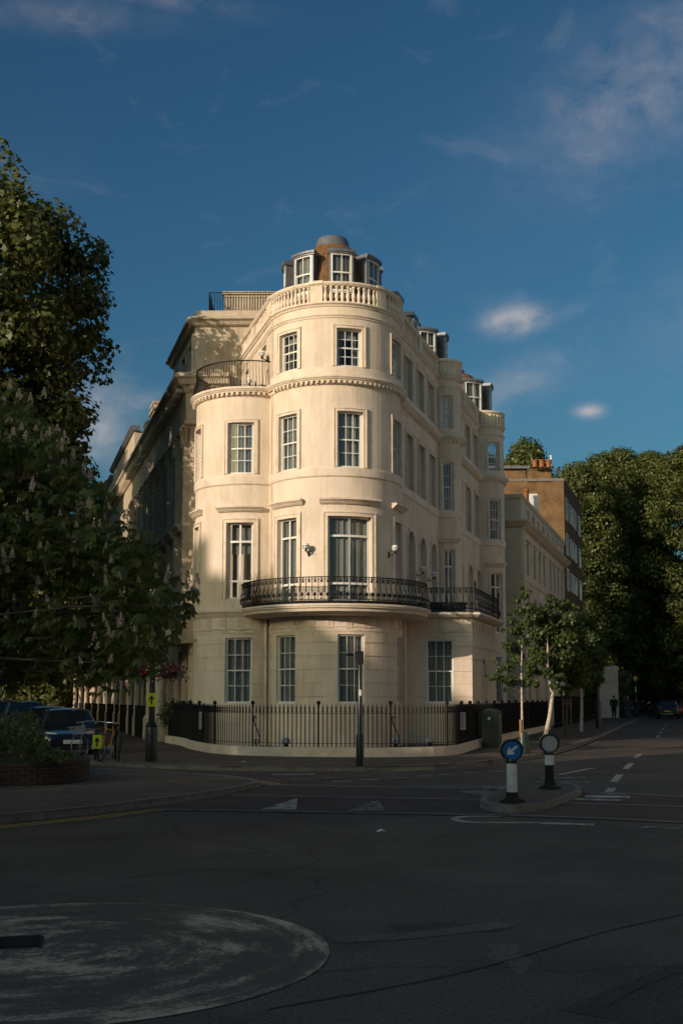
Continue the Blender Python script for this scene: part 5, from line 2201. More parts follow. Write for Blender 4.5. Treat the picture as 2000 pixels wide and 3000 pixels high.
def backing(name, label, skyline, a0, depth, wallm):
    """added block that shades the street, front towards the junction; skyline: (p, height) along its length"""
    t = thing(name, label, 'building', (*sp_(skyline[0][0], a0), 0), world=True)
    m = MB()
    n = len(skyline)
    f = [(*sp_(p, a0), z) for p, z in skyline]
    k = [(*sp_(p, a0 + depth), z) for p, z in skyline]
    ff, kk = [(x, y, 0) for x, y, z in f], [(x, y, 0) for x, y, z in k]
    for i in range(n - 1):
        m.quad(ff[i], ff[i + 1], f[i + 1], f[i])
        m.quad(kk[i + 1], kk[i], k[i], k[i + 1])
        m.quad(f[i], f[i + 1], k[i + 1], k[i])
    m.quad(ff[0], f[0], k[0], kk[0])
    m.quad(ff[-1], kk[-1], k[-1], f[-1])
    m.build('wall', wallm, t)
    p0, p1 = skyline[0][0], skyline[-1][0]
    ln = Line(sp_(p0, a0 - 0.03), (SB[0], SB[1]), True)
    ln.n = (-SA[0], -SA[1])
    x = 1.2
    while x < p1 - p0 - 1.6:
        for z0, z1 in [(1.2 + 3.3 * k, 3.3 + 3.3 * k) for k in range(7)]:
            w = MB()
            sbox(w, ln, x, x + 1.0, -0.02, 0.03, z0, z1)
            w.build('window', 'car_glass', t)
        x += 4.2
    return t


backing('shade_block', 'unseen tall cream block added out of frame on the left, its skyline shaped to cast shade',
        [(-95, 30.0), (-33.6, 30.0), (-33.6, 31.3), (-31.5, 31.3), (-31.5, 30.0), (-29.85, 29.8), (-29.4, 30.6), (-28.95, 29.4), (-27.9, 28.8), (-27.1, 28.3), (-26.2, 27.6), (-25.45, 27.2)],
        70, 14, 'stucco_old')
backing('shade_block', 'unseen lower brick block added behind the camera, its height set for the strip of sun', [(-25.4, 26.3), (-24.0, 26.4), (-23.9, 26.9), (-21.5, 26.9), (-21.4, 24.2), (-18.3, 24.2)], 70.5, 12, 'yellow_brick')
backing('shade_block', 'unseen long plain block added behind the camera to shade the foreground', [(-18.2, 26.5), (75, 26.5)], 70, 14, 'stucco_old')

# unseen terrace added outside the frame to bounce warm sunlight onto the shaded facade
OT = thing('bounce_terrace', 'unseen pale terrace added across the right-hand street to bounce sunlight, out of frame', 'building', (17.0, 8.0, 0), world=True)
ol = Line((16.5, 6.0), U, True)
m = MB()
oo = [(1.0 + i * 2.4, 2.0 + i * 2.4, z0, z1) for i in range(30) for z0, z1 in ((1.2, 3.4), (4.8, 7.4), (8.6, 10.6), (11.8, 13.4))]
wall(m, ol, 0, 74, 0, 15.5, oo, depth=0.2)
e0, e1 = ol.P(0, 0, 0), ol.P(0, -10, 0)
m.quad((e0[0], e0[1], 0), (e1[0], e1[1], 0), (e1[0], e1[1], 15.5), (e0[0], e0[1], 15.5))
e2, e3 = ol.P(74, -10, 0), ol.P(74, 0, 0)
m.quad((e3[0], e3[1], 0), (e2[0], e2[1], 0), (e2[0], e2[1], 15.5), (e3[0], e3[1], 15.5))
m.quad(ol.P(0, 0, 15.5), ol.P(74, 0, 15.5), ol.P(74, -10, 15.5), ol.P(0, -10, 15.5))
m.build('wall', 'bounce_stucco', OT)
m = MB()
for o in oo:
    sbox(m, ol, o[0], o[1], -0.25, -0.2, o[2], o[3])
m.build('windows', 'car_glass', OT)['kind'] = 'stuff'
m = MB()
sweep(m, ol, 0, 74, [(0, 15.2), (0.5, 15.2), (0.55, 15.0), (0.3, 14.7), (0, 14.6)])
m.build('cornice', 'stucco_pale', OT)

# ------------------------------------------------------------------ trees and plants
LEAF = {}


def leaf_shape(kind):
    """flat outline in leaf space: x across, y along; returned as fan-able polygon points"""
    if kind == 'star':          # plane / maple like
        r = [1.0, 0.45, 0.85, 0.42, 0.5, 0.42, 0.85, 0.45]
        pts = []
        for i, q in enumerate(r):
            a = 2 * PI * i / len(r)
            pts.append((q * math.sin(a) * 0.5, q * math.cos(a) * 0.5))
        return np.array(pts)
    if kind == 'diamond':
        return np.array([(0, -0.5), (0.36, 0.05), (0, 0.5), (-0.36, -0.05)])
    if kind == 'oval':
        return np.array([(0, -0.5), (0.3, -0.15), (0.26, 0.2), (0, 0.5), (-0.26, 0.2), (-0.3, -0.15)])
    return np.array([(-0.5, -0.5), (0.5, -0.5), (0.5, 0.5), (-0.5, 0.5)])


def leaves(pos, out, size, kind, droop=0.3, jitter=0.6):
    """pos (n,3), out (n,3): outward directions; every leaf one polygon of its own"""
    n = len(pos)
    sh = leaf_shape(kind)
    k = len(sh)
    nrm = out + nrg.normal(0, jitter, (n, 3)) + np.array([0, 0, 0.35])
    nrm /= np.linalg.norm(nrm, axis=1, keepdims=True) + 1e-9
    tan = nrg.normal(0, 1, (n, 3))
    tan[:, 2] -= droop * 2
    tan -= nrm * (tan * nrm).sum(1, keepdims=True)
    tan /= np.linalg.norm(tan, axis=1, keepdims=True) + 1e-9
    bit = np.cross(nrm, tan)
    sz = size * nrg.uniform(0.65, 1.25, (n, 1, 1))
    v = pos[:, None, :] + sz * (bit[:, None, :] * sh[None, :, 0:1] + tan[:, None, :] * sh[None, :, 1:2])
    # fold the blade a little
    v += nrm[:, None, :] * (sz * -0.18) * np.abs(sh[None, :, 0:1])
    f = np.arange(n * k).reshape(n, k)
    return v.reshape(-1, 3), f


def clump_points(clumps, per, shell=0.55):
    """points through ellipsoidal clumps, denser towards their skins"""
    P, O = [], []
    for (c, r) in clumps:
        m = max(4, int(per * r ** 2))
        d = nrg.normal(0, 1, (m, 3))
        d /= np.linalg.norm(d, axis=1, keepdims=True)
        q = shell + (1 - shell) * nrg.random((m, 1)) ** 0.6
        q *= nrg.uniform(0.85, 1.15, (m, 1))
        P.append(np.array(c) + d * q * r * np.array([1, 1, 0.75]))
        O.append(d)
    return np.concatenate(P), np.concatenate(O)


def crown_clumps(center, profile, n, rmin, rmax, seed, flat=0.0):
    """profile: (z, radius) of the crown outline; clumps fill it, mostly near its skin"""
    r_ = random.Random(seed)
    zs = [p[0] for p in profile]
    out = []
    for i in range(n):
        z = r_.uniform(zs[0], zs[-1])
        R_ = float(np.interp(z, zs, [p[1] for p in profile]))
        a = r_.uniform(0, 2 * PI)
        cr = r_.uniform(rmin, rmax)
        q = max(0.0, R_ - cr * 0.6) * (r_.random() ** 0.38)
        out.append(((center[0] + q * math.cos(a), center[1] + q * math.sin(a), z), cr))
    return out


def limbs(base, top, clumps, r0, n, seed, name, m, parent, sides=7):
    """tapered trunk and limbs that reach into the clumps"""
    r_ = random.Random(seed)
    mb = MB()
    b, t = Vector(base), Vector(top)
    pts = [b.lerp(t, q) + Vector((r_.uniform(-1, 1), r_.uniform(-1, 1), 0)) * r0 * 0.7 * q for q in (0, 0.15, 0.4, 0.7, 1.0)]
    mb.tube(pts, [r0 * 1.25, r0, r0 * 0.85, r0 * 0.6, r0 * 0.25], sides + 2)
    tr = mb.build(name, m, parent, True)
    mb = MB()
    ch = r_.sample(clumps, min(n, len(clumps)))
    for c, cr in ch:
        e = Vector(c)
        q = min(0.95, max(0.2, (e.z - b.z) / max(0.1, t.z - b.z) * 0.6))
        s = b.lerp(t, q)
        mid = s.lerp(e, 0.5) + Vector((0, 0, 0.12 * (e - s).length))
        mb.tube([s, mid, e], [r0 * 0.3 * (1.1 - q), r0 * 0.14, r0 * 0.04], 5)
    mb.build('limb', 'bark' if m == 'birch_bark' else m, parent, True)
    return tr


def tree(name, label, base, top, profile, n_clumps, clump_r, per, leaf_size, kind, lm, bark, r0, seed, group=None, extra=(), n_limbs=14, lean=(0, 0), jitter=0.42):
    t = thing(name, label, 'tree', base, group=group, world=True)
    cl = crown_clumps((base[0] + lean[0], base[1] + lean[1]), profile, n_clumps, *clump_r, seed) + list(extra)
    P, O = clump_points(cl, per)
    v, f = leaves(P, O, leaf_size, kind, jitter=jitter)
    me = fast_mesh('crown', v, f, lm)
    o = bpy.data.objects.new('crown', me)
    place(o, t)
    limbs(base, top, cl, r0, n_limbs, seed + 1, 'trunk', bark, t)
    return t


# big plane tree on the left
tree('plane_tree', 'huge plane tree rising high at the left edge behind the blossoming chestnut', (-16.2, 43.5, 0), (-15.4, 43, 19), [(6, 3.5), (8, 5.2), (11.3, 5.9), (14.3, 6.3), (16.3, 6.8), (17.8, 6.8), (19.2, 6.0), (20, 4.8), (20.8, 3.2), (21.6, 1.6)],
     540, (0.7, 1.3), 160, 0.33, 'star', 'leaf_plane', 'bark', 0.5, 3, lean=(0.9, -0.4),
     extra=[((-12.5, 42.5, 21.6), 0.6), ((-12.8, 42.5, 22.3), 0.5), ((-13.0, 42.3, 22.8), 0.35), ((-12.4, 42.4, 21.0), 0.5), ((-13.6, 42.4, 21.4), 0.7)])
# street planes further down the left street, one added to shade the terrace
for i, (x, y, h, lab) in enumerate(((-20.0, 52, 20, 'plane tree next behind the huge one on the left street'), (-23.5, 64, 22, 'second plane tree further down the left street'),
                                    (-27.5, 78, 21, 'third plane tree down the left street'), (-25.0, 71, 22, 'extra plane tree added between the second and third to shade the far terrace'), (-24.5, 96, 15, 'sunlit yellow-green tree closing the far end of the left street'),
                                    (-33, 99, 17, 'darker tree at the far end of the left street'), (-40, 108, 13, 'dark tree low on the horizon at the far left'),
                                    (-31, 124, 12, 'dim distant tree behind the end of the left street'))):
    tree('plane_tree', lab, (x, y, 0), (x, y, h * 0.75), [(h * 0.07 if i > 3 else h * 0.3, 3.5), (h * 0.55, 6.0), (h * 0.85, 4.0), (h, 1.4)], 190, (1.0, 1.8), 75, 0.40, 'diamond', 'leaf_plane', 'bark', 0.35, 20 + i,
         'plane trees on the left street')

# horse chestnut in flower, close on the left
CH = thing('chestnut_tree', 'low spreading horse chestnut covered in pink blossom candles at the left', 'tree', (-6.4, 14.7, KH), world=True)
YC = 14.5


def chpt(px, py, Y):
    d = pix_dir(px, py)
    k = Y / d.y
    return (d.x * k, Y, EYE + d.z * k)


edge = [(20, 1180), (90, 1230), (150, 1300), (215, 1330), (150, 1400), (250, 1390), (285, 1440), (240, 1520), (330, 1560), (300, 1620), (410, 1545), (460, 1580), (380, 1640),
        (450, 1680), (520, 1720), (560, 1725), (545, 1770), (500, 1790), (470, 1830), (520, 1850), (440, 1890), (480, 1920), (490, 1880), (400, 1930), (350, 1970), (330, 2005), (280, 1960), (200, 1990), (240, 1930),
        (130, 1970), (60, 1960), (100, 1900), (10, 1930), (-60, 1900), (30, 1250), (0, 1300)]
cl = []
rc = random.Random(8)
for px, py in edge:
    cl.append((chpt(px - 14, py + 4, YC + rc.uniform(-0.6, 0.6)), rc.uniform(0.14, 0.22)))
for i in range(620):
    py = rc.uniform(1190, 1985)
    lim = np.interp(py, [1190, 1300, 1400, 1550, 1700, 1800, 1900, 1985], [45, 160, 250, 350, 500, 520, 450, 290])
    px = rc.uniform(-420, lim)
    cl.append((chpt(px, py, YC + rc.uniform(-1.5, 1.6)), rc.uniform(0.18, 0.34)))
# palmate leaf: seven drooping leaflets
lf_v, lf_f = [], []
for i, (a, l) in enumerate(zip((-2.0, -1.25, -0.6, 0.0, 0.6, 1.25, 2.0), (0.62, 0.85, 1.0, 1.08, 1.0, 0.85, 0.62))):
    b = len(lf_v)
    dx, dy = math.sin(a), math.cos(a)
    nx_, ny_ = dy, -dx
    for q, w, z in ((0.05, 0.02, 0.0), (0.45, 0.11, 0.02), (0.75, 0.16, -0.12), (1.0, 0.01, -0.40)):
        for s in (-1, 1):
            lf_v.append((dx * q * l * 0.5 + nx_ * w * s * 0.62, dy * q * l * 0.5 + ny_ * w * s * 0.62, z * l * 0.62 - abs(w) * 0.12))
    for k in range(3):
        lf_f.append((b + 2 * k, b + 2 * k + 1, b + 2 * k + 3, b + 2 * k + 2))
lf_v, lf_f = np.array(lf_v), np.array(lf_f)
P, O = clump_points(cl, 155, 0.6)
n = len(P)
az = nrg.uniform(0, 2 * PI, n)
tl_ = nrg.uniform(0.1, 0.9, n)
sz = nrg.uniform(0.14, 0.27, n)
ca, sa = np.cos(az), np.sin(az)
ct, st = np.cos(tl_), np.sin(tl_)
V = lf_v[None] * sz[:, None, None]
y2 = V[..., 1] * ct[:, None] - V[..., 2] * -st[:, None]
z2 = -V[..., 1] * st[:, None] + V[..., 2] * ct[:, None]
x3 = V[..., 0] * ca[:, None] - y2 * sa[:, None]
y3 = V[..., 0] * sa[:, None] + y2 * ca[:, None]
V = np.stack([x3, y3, z2], -1) + P[:, None, :]
F = (lf_f[None] + (np.arange(n) * len(lf_v))[:, None, None]).reshape(-1, 4)
place(bpy.data.objects.new('crown', fast_mesh('crown', V.reshape(-1, 3), F, 'leaf_chestnut')), CH)
limbs((-6.4, 14.7, KH), (-6.0, 14.7, 4.6), cl, 0.17, 60, 9, 'trunk', 'bark', CH)
# one blossom candle: petals round an upright cone
bm_ = []
cv, cf = [], []
rb = random.Random(4)
for i in range(64):
    q = rb.random() ** 0.8
    z = q * 0.17
    r = 0.040 * (1 - q) ** 0.7 + 0.006
    a = rb.uniform(0, 2 * PI)
    c = Vector((r * math.cos(a), r * math.sin(a), z))
    e1 = Vector((-math.sin(a), math.cos(a), 0)) * 0.014
    e2 = Vector((math.cos(a) * 0.3, math.sin(a) * 0.3, rb.uniform(0.5, 1.0))).normalized() * 0.015
    b = len(cv)
    cv += [tuple(c - e1), tuple(c + e2), tuple(c + e1), tuple(c - e2)]
    cf.append((b, b + 1, b + 2, b + 3))
CAND = fast_mesh('blossom', np.array(cv), np.array(cf), 'petal_candle')
placed = 0
rc = random.Random(21)
skin = [c for c in cl if c[0][1] < YC + 0.9]
vis_ = [c for c in skin if 1000 + c[0][0] / c[0][1] * 3400 > -30]
for i in range(285):
    c, r = rc.choice(vis_)
    p = (c[0] + rc.uniform(-0.12, 0.2), c[1] - r * rc.uniform(0.9, 1.7), c[2] + r * rc.uniform(-0.2, 0.8))
    inst('blossom', CAND, CH, p, scale=(rc.uniform(0.5, 0.8),) * 2 + (rc.uniform(0.4, 0.75),), rot=(rc.uniform(-0.25, 0.25), rc.uniform(-0.25, 0.25), rc.uniform(0, 6)))
for px, py in ((55, 1160), (30, 1130), (90, 1170), (130, 1155), (550, 1690), (578, 1700), (500, 1775), (330, 1560), (215, 1330)):
    q = chpt(px, py, YC - 0.2)
    inst('blossom', CAND, CH, (q[0], q[1], q[2] - 0.05), scale=(0.8, 0.8, 0.8))

# young birches on the right-hand pavement
birch = [((5.29, 34.3), 3.75, 0.034, 'slim young birch with a sunlit stem, nearest to the bollards', 31, 0.0),
         ((7.63, 43.3), 4.4, 0.07, 'larger birch with a leaning pale trunk, second from the bollards', 32, 0.55),
         ((9.36, 48.7), 4.2, 0.055, 'dark-stemmed birch tied to stakes, third along the pavement', 33, 0.1),
         ((11.76, 57.4), 4.6, 0.08, 'fourth birch along the pavement with a pale bare trunk', 34, 0.1)]


def at_px(px, py, Y):
    d = pix_dir(px, py)
    k = Y / d.y
    return (d.x * k, Y, EYE + d.z * k)


BCL = {31: [(1455, 1985, .15), (1480, 1990, .2), (1505, 1995, .22), (1540, 2000, .2), (1570, 2005, .15), (1465, 1960, .15), (1490, 1950, .22), (1515, 1930, .25), (1550, 1950, .22), (1500, 1900, .25), (1530, 1880, .25),
            (1485, 1890, .18), (1560, 1900, .2), (1510, 1850, .22), (1540, 1830, .25), (1500, 1820, .18), (1520, 1790, .2), (1550, 1780, .2), (1510, 1760, .14), (1535, 1745, .16), (1528, 1722, .1), (1545, 1735, .12), (1440, 1988, .1), (1425, 1980, .06),
            (1508, 1748, .08), (1490, 1800, .1), (1545, 1980, .18), (1575, 1970, .15), (1480, 2020, .1), (1450, 1940, .06), (1580, 1930, .18), (1470, 1845, .07)],
       32: [(1560, 1800, .4), (1590, 1790, .35), (1625, 1770, .35), (1650, 1775, .35), (1600, 1830, .5), (1640, 1820, .5), (1670, 1810, .35), (1570, 1860, .45), (1610, 1880, .5), (1650, 1870, .5), (1600, 1930, .45), (1640, 1930, .45), (1570, 1920, .35),
            (1600, 1970, .3), (1640, 1985, .25), (1625, 2010, .2), (1560, 1960, .22), (1665, 1900, .35), (1645, 2030, .15), (1680, 1780, .2), (1610, 1752, .2)],
       33: [(1660, 1870, .5), (1700, 1860, .5), (1690, 1900, .6), (1655, 1940, .5), (1700, 1950, .5), (1720, 1910, .5), (1680, 1990, .4), (1660, 2020, .3), (1710, 2000, .35), (1680, 1830, .4), (1650, 1900, .5), (1640, 1960, .45), (1670, 1960, .5), (1690, 1930, .5), (1700, 1810, .35), (1665, 1800, .3), (1725, 1870, .4)],
       34: [(1700, 1850, .5), (1730, 1860, .6), (1740, 1900, .6), (1710, 1930, .6), (1745, 1950, .5), (1720, 1980, .5), (1690, 2000, .4), (1740, 2000, .35), (1700, 1890, .6), (1720, 1900, .6), (1690, 1960, .6), (1730, 1830, .4), (1755, 1990, .3), (1760, 1920, .4), (1765, 1880, .35), (1750, 1970, .35), (1725, 2025, .25)]}
for (x, y), h, r0, lab, sd_, ln in birch:
    t = thing('birch_tree', lab, 'tree', (x, y, KH), group='birches along the right-hand pavement', world=True)
    rb_ = random.Random(sd_)
    cl = [(at_px(px, py, y + rb_.uniform(-0.8, 0.8) * (0.5 if sd_ == 31 else 1.0)), r) for px, py, r in BCL[sd_]]
    P, O = clump_points(cl, 2900 if sd_ == 31 else 1900, 0.15)
    v, f = leaves(P, O, 0.115 if sd_ == 31 else 0.15, 'oval', droop=0.6)
    place(bpy.data.objects.new('crown', fast_mesh('crown', v, f, 'leaf_birch')), t)
    mb = MB()
    pts = [(x - ln * 0.3, y, KH), (x + ln * 0.1, y, KH + 0.9), (x + ln * 0.35, y, KH + 1.8), (x + ln * 0.05, y, KH + 2.4), (x + 0.05, y, h)]
    mb.tube(pts, [r0 * 1.2, r0, r0 * 0.9, r0 * 0.75, r0 * 0.2], 9)
    mb.build('trunk', 'birch_bark' if sd_ != 33 else 'bark', t, True)
    mb = MB()
    for c, r in cl:
        e_ = Vector(c)
        zq = min(h - 0.2, max(1.6, e_.z - 0.5))
        s_ = Vector((x + ln * 0.1, y, zq))
        mb.tube([s_, s_.lerp(e_, 0.5) + Vector((0, 0, 0.08)), e_], [r0 * 0.25, r0 * 0.14, 0.004], 4)
    mb.build('limb', 'bark', t, True)
st_ = thing('tree_guard', 'wooden stake and green watering bag at the foot of the nearest birch', 'tree stake', (5.29, 34.3, KH))
m = MB()
m.tube([(-0.05, -0.04, 0), (-0.05, -0.04, 0.98)], 0.04, 8)
m.build('stake', 'wood_stake', st_)
m = MB()
m.lathe([(0.21, 0.0), (0.20, 0.25), (0.12, 0.6), (0.09, 0.62)], (0.03, 0.03, 0), 12)
m.build('watering_bag', 'green_paint', st_, True)
st2 = thing('tree_stakes', 'pair of dark stakes round the third birch', 'tree stake', (9.36, 48.7, KH))
for dx in (-0.16, 0.16):
    m = MB()
    m.tube([(dx, -0.1, 0), (dx, -0.1, 1.75)], 0.04, 6)
    m.build('stake', 'bark', st2)
m = MB()
m.box(-0.2, 0.2, -0.16, -0.12, 1.35, 1.45)
m.build('crossbar', 'bark', st2)

# park trees closing the right-hand street
park = [((36.5, 119), 27.5, 9.0, 'tallest park tree at the right edge, its crown lit at the top', 41), ((22.6, 110), 23.2, 4.6, 'park tree just right of the brick flats', 42),
        ((26.6, 117), 26.0, 4.6, 'park tree in the middle of the right-hand green wall', 43), ((18.4, 114), 26.6, 4.2, 'tree whose crown shows above the roof of the brick flats', 44),
        ((31.0, 127), 28.4, 7.0, 'high park tree between the middle and the right edge', 45), ((38, 150), 27, 10.0, 'dark park tree at the back of the green wall', 46), ((40.5, 98), 19.0, 7.0, 'low dark tree overhanging the right side of the road', 47),
        ((14.5, 118), 26.0, 3.6, 'tree half hidden behind the brick penthouse', 48), ((36.5, 136), 30.0, 8.0, 'broad park tree filling the back at the right edge', 49)]
for (x, y), h, r, lab, sd_ in park:
    tree('park_tree', lab, (x, y, 0), (x, y, h * 0.8), [(2.4 if sd_ != 47 else 5, r * 0.62), (h * 0.35, r), (h * 0.6, r), (h * 0.8, r * 0.85), (h * 0.93, r * 0.55), (h, r * 0.15)], 330, (0.6, 2.0), 118, 0.31, 'diamond', 'leaf_park', 'bark', 0.45, sd_,
         'park trees at the end of the right-hand street', n_limbs=10)
# hedge mass under the park trees
P = np.stack([nrg.uniform(20, 66, 16000), 140 + nrg.normal(0, 4, 16000), nrg.uniform(0.1, 6.5, 16000)], -1)
P[:3500, 0] = nrg.uniform(22.4, 24.6, 3500)
P[:3500, 1] = 99 + (P[:3500, 0] - 22.4) * 1.2 + nrg.uniform(0, 22, 3500)
P[:3500, 0] += (P[:3500, 1] - 99) * 0.22
P[:3500, 2] *= 0.62
v, f = leaves(P, np.tile(np.array([[0, -1.0, 0.2]]), (16000, 1)), 0.55, 'oval')
hd = bpy.data.objects.new('undergrowth', fast_mesh('undergrowth', v, f, 'leaf_hedge'))
COL.objects.link(hd)
tag(hd, 'dark undergrowth below the park trees on the right', 'undergrowth', kind='stuff')

# planted bed with a brick edge, left foreground
PBX = thing('raised_planter', 'low curved brick planter at the left edge of the pavement', 'planter', (-6.2, 24.0, KH), world=True)
pl = smooth_line([(-16, 20.6), (-7.6, 21.25), (-6.2, 21.55), (-5.35, 22.0), (-5.05, 22.8), (-5.3, 24.2), (-6.6, 26.2), (-10.0, 28.6), (-14.0, 31.4)], 6)
for lv in range(6):                        # separate brick courses, each brick a piece of the planter
    zc = KH + lv * 0.066
    cs = resample(pl, 0.228)
    brm = MB()
    brm.box(-0.109, 0.109, -0.05, 0.05, 0.0, 0.058)
    if lv == 0:
        BRM = brm.mesh('brick', 'planter_brick')
    for i in range(len(cs) - 1):
        a, b = cs[i], cs[i + 1]
        q = 0.5 if lv % 2 else 0.0
        x, y = a[0] + (b[0] - a[0]) * (0.5 + q), a[1] + (b[1] - a[1]) * (0.5 + q)
        if x < -8.2 or y > 25.0:
            continue
        inst('brick', BRM, PBX, (x, y, zc + 0.008), math.atan2(b[1] - a[1], b[0] - a[0]) + rng.gauss(0, 0.02))
m = MB()
ins = offset_line(pl, -0.03)
for i in range(len(ins) - 1):
    m.quad((*ins[i], 0), (*ins[i + 1], 0), (*ins[i + 1], KH + 0.40), (*ins[i], KH + 0.40))
m.build('mortar_core', 'planter_brick', PBX)
m = MB()
inner = offset_line(pl, -0.05)
m.v = [(x, y, KH + 0.38) for x, y in inner] + [(-20, 31.4, KH + 0.38), (-20, 20.6, KH + 0.38)]
m.f = [tuple(range(len(m.v)))]
m.build('soil', 'soil', PBX)
hp = []
for i in range(15000):
    x, y = nrg.uniform(-13, -5.1), nrg.uniform(21.3, 29)
    dxy = min(math.dist((x, y), p) for p in pl[::3])
    hmax = 0.08 + min(0.85, max(0.0, -5.0 - x) * 0.52) * (0.75 + 0.25 * math.sin(x * 2.1 + y * 1.3))
    if x > -5.3 - (y - 22) * 0.35 and y > 23:
        continue
    hp.append((x, y, KH + 0.38 + hmax * nrg.random() ** 0.5))
P = np.array(hp)
v, f = leaves(P, np.tile(np.array([[0.1, -0.6, 0.8]]), (len(P), 1)), 0.10, 'oval', jitter=0.9)
bed = bpy.data.objects.new('bed_shrubs', fast_mesh('bed_shrubs', v, f, 'leaf_hedge'))
COL.objects.link(bed)
tag(bed, 'mass of low dark green shrubs growing in the brick planter', 'shrubs', kind='stuff')
# trailing greenery by the portico
P = np.stack([nrg.normal(-6.35, 0.16, 700), nrg.normal(43.0, 0.2, 700), KH + 1.0 + nrg.normal(0, 0.22, 700)], -1)
P2 = np.stack([nrg.uniform(-6.2, -5.4, 900), nrg.uniform(42.0, 44.0, 900), KH + 1.25 + nrg.normal(0, 0.12, 900)], -1)
v, f = leaves(np.concatenate([P, P2]), np.tile(np.array([[0, -1.0, 0.3]]), (1600, 1)), 0.09, 'oval', jitter=0.9)
iv = bpy.data.objects.new('trailing_plant', fast_mesh('trailing_plant', v, f, 'leaf_birch'))
COL.objects.link(iv)
tag(iv, 'light green trailing plant spilling over the railings beside the portico pedestal', 'plant')

# ------------------------------------------------------------------ street furniture
def arrow(mb, cx, cy, z, s, ang, y, w=0.16, head=0.42):
    """arrow outline in the x/z plane at depth y"""
    P_ = [(-w, -1), (w, -1), (w, 0.15), (head * 1.25, -0.1), (head * 1.25, 0.25), (0, 1.0), (-head * 1.25, 0.25), (-head * 1.25, -0.1), (-w, 0.15)]
    c, sn = math.cos(ang), math.sin(ang)
    b = len(mb.v)
    mb.v += [(cx + s * (px_ * c - pz * sn), y, z + s * (px_ * sn + pz * c)) for px_, pz in P_]
    mb.f.append(tuple(b + i for i in range(len(P_))))


def yellow_sign(loc, rz, lab, size=(0.115, 0.17)):
    t = thing('direction_sign', lab, 'sign', loc, rz, 'yellow arrow signs')
    m = MB()
    m.box(-size[0], size[0], 0.0, 0.012, -size[1], size[1])
    m.build('panel', 'yellow_sign', t)
    m = MB()
    arrow(m, 0, 0, 0, 0.12, 0, -0.003)
    m.build('arrow', 'black_paint', t)
    return t


# slim black post in front of the railings with its little bracket lamp
lp = thing('lamp_post', 'slim black sign post with a small side lamp in front of the railings', 'post', (0.44, 27.9, KH))
m = MB()
m.lathe([(0.095, 0), (0.095, 0.68), (0.085, 0.72), (0.06, 0.76), (0.052, 2.45), (0.052, 2.55)], n=12)
m.build('pole', 'black_paint', lp, True)
m = MB()
m.box(-0.07, 0.09, -0.06, 0.06, 2.40, 2.72)
m.box(-0.12, 0.07, -0.03, 0.03, 2.66, 2.70)
m.build('head', 'black_paint', lp)
m = MB()
m.lathe([(0.0, 0.0), (0.09, 0.01), (0.11, 0.05), (0.06, 0.09), (0.0, 0.10)], (-0.24, 0, 2.60), 12)
m.build('lamp', 'black_paint', lp, True)
m = MB()
m.box(-0.035, 0.035, -0.062, -0.056, 1.66, 1.80)
m.build('sticker', 'white_plastic', lp)

# left lamp column with hanging basket
lc = thing('lamp_column', 'tall black lamp column carrying a flower basket on the left pavement', 'lamp post', (-4.86, 30.0, KH))
m = MB()
m.lathe([(0.155, 0), (0.155, 0.80), (0.14, 0.86), (0.16, 0.90), (0.12, 0.96), (0.085, 1.0), (0.08, 1.9), (0.075, 1.94), (0.07, 3.6), (0.05, 4.1)], n=14)
m.build('column', 'black_paint', lc, True)
m = MB()
m.lathe([(0.02, 4.1), (0.13, 4.16), (0.17, 4.4), (0.11, 4.52), (0.0, 4.6)], n=12)
m.build('lantern', 'globe', lc, True)
m = MB()
m.tube([(-0.62, 0, 2.2), (0.62, 0, 2.15)], 0.018, 6)
m.build('basket_arm', 'black_paint', lc)
fbk = thing('flower_basket', 'hanging flower basket of magenta and white petunias on the left lamp column', 'flower basket', (-4.86, 30.0, KH + 2.25))
m = MB()
for sx in (-0.38, 0.42):
    m.lathe([(0.0, -0.16), (0.18, -0.1), (0.25, 0.04), (0.22, 0.05)], (sx, 0, 0.0), 12)
m.build('bowl', 'soil', fbk, True)
rp_ = nrg.normal(0, 1, (1500, 3)) * np.array([0.22, 0.2, 0.13])
rp_[:, 0] += np.where(nrg.random(1500) < 0.5, -0.36, 0.40)
rp_[:, 2] += 0.12 - np.abs(rp_[:, 0]) * 0.12
v, f = leaves(rp_[:700], rp_[:700] * np.array([0.3, 1, 1]), 0.075, 'oval', jitter=0.8)
place(bpy.data.objects.new('foliage', fast_mesh('foliage', v, f, 'leaf_hedge')), fbk)['kind'] = 'stuff'
v, f = leaves(rp_[700:1350] * 1.1, rp_[700:1350] * 3, 0.075, 'oval', jitter=0.8)
place(bpy.data.objects.new('magenta_flowers', fast_mesh('magenta_flowers', v, f, 'petal_magenta')), fbk)['kind'] = 'stuff'
rw = rp_[1350:] * np.array([1.25, 1.1, 1.2]) - np.array([0, 0, 0.1])
v, f = leaves(rw, rw * 3, 0.07, 'oval', jitter=0.8)
place(bpy.data.objects.new('white_flowers', fast_mesh('white_flowers', v, f, 'petal_white')), fbk)['kind'] = 'stuff'
yellow_sign((-4.86, 29.9, 1.68), 0, 'yellow-green sign with a black up arrow on the lamp column')

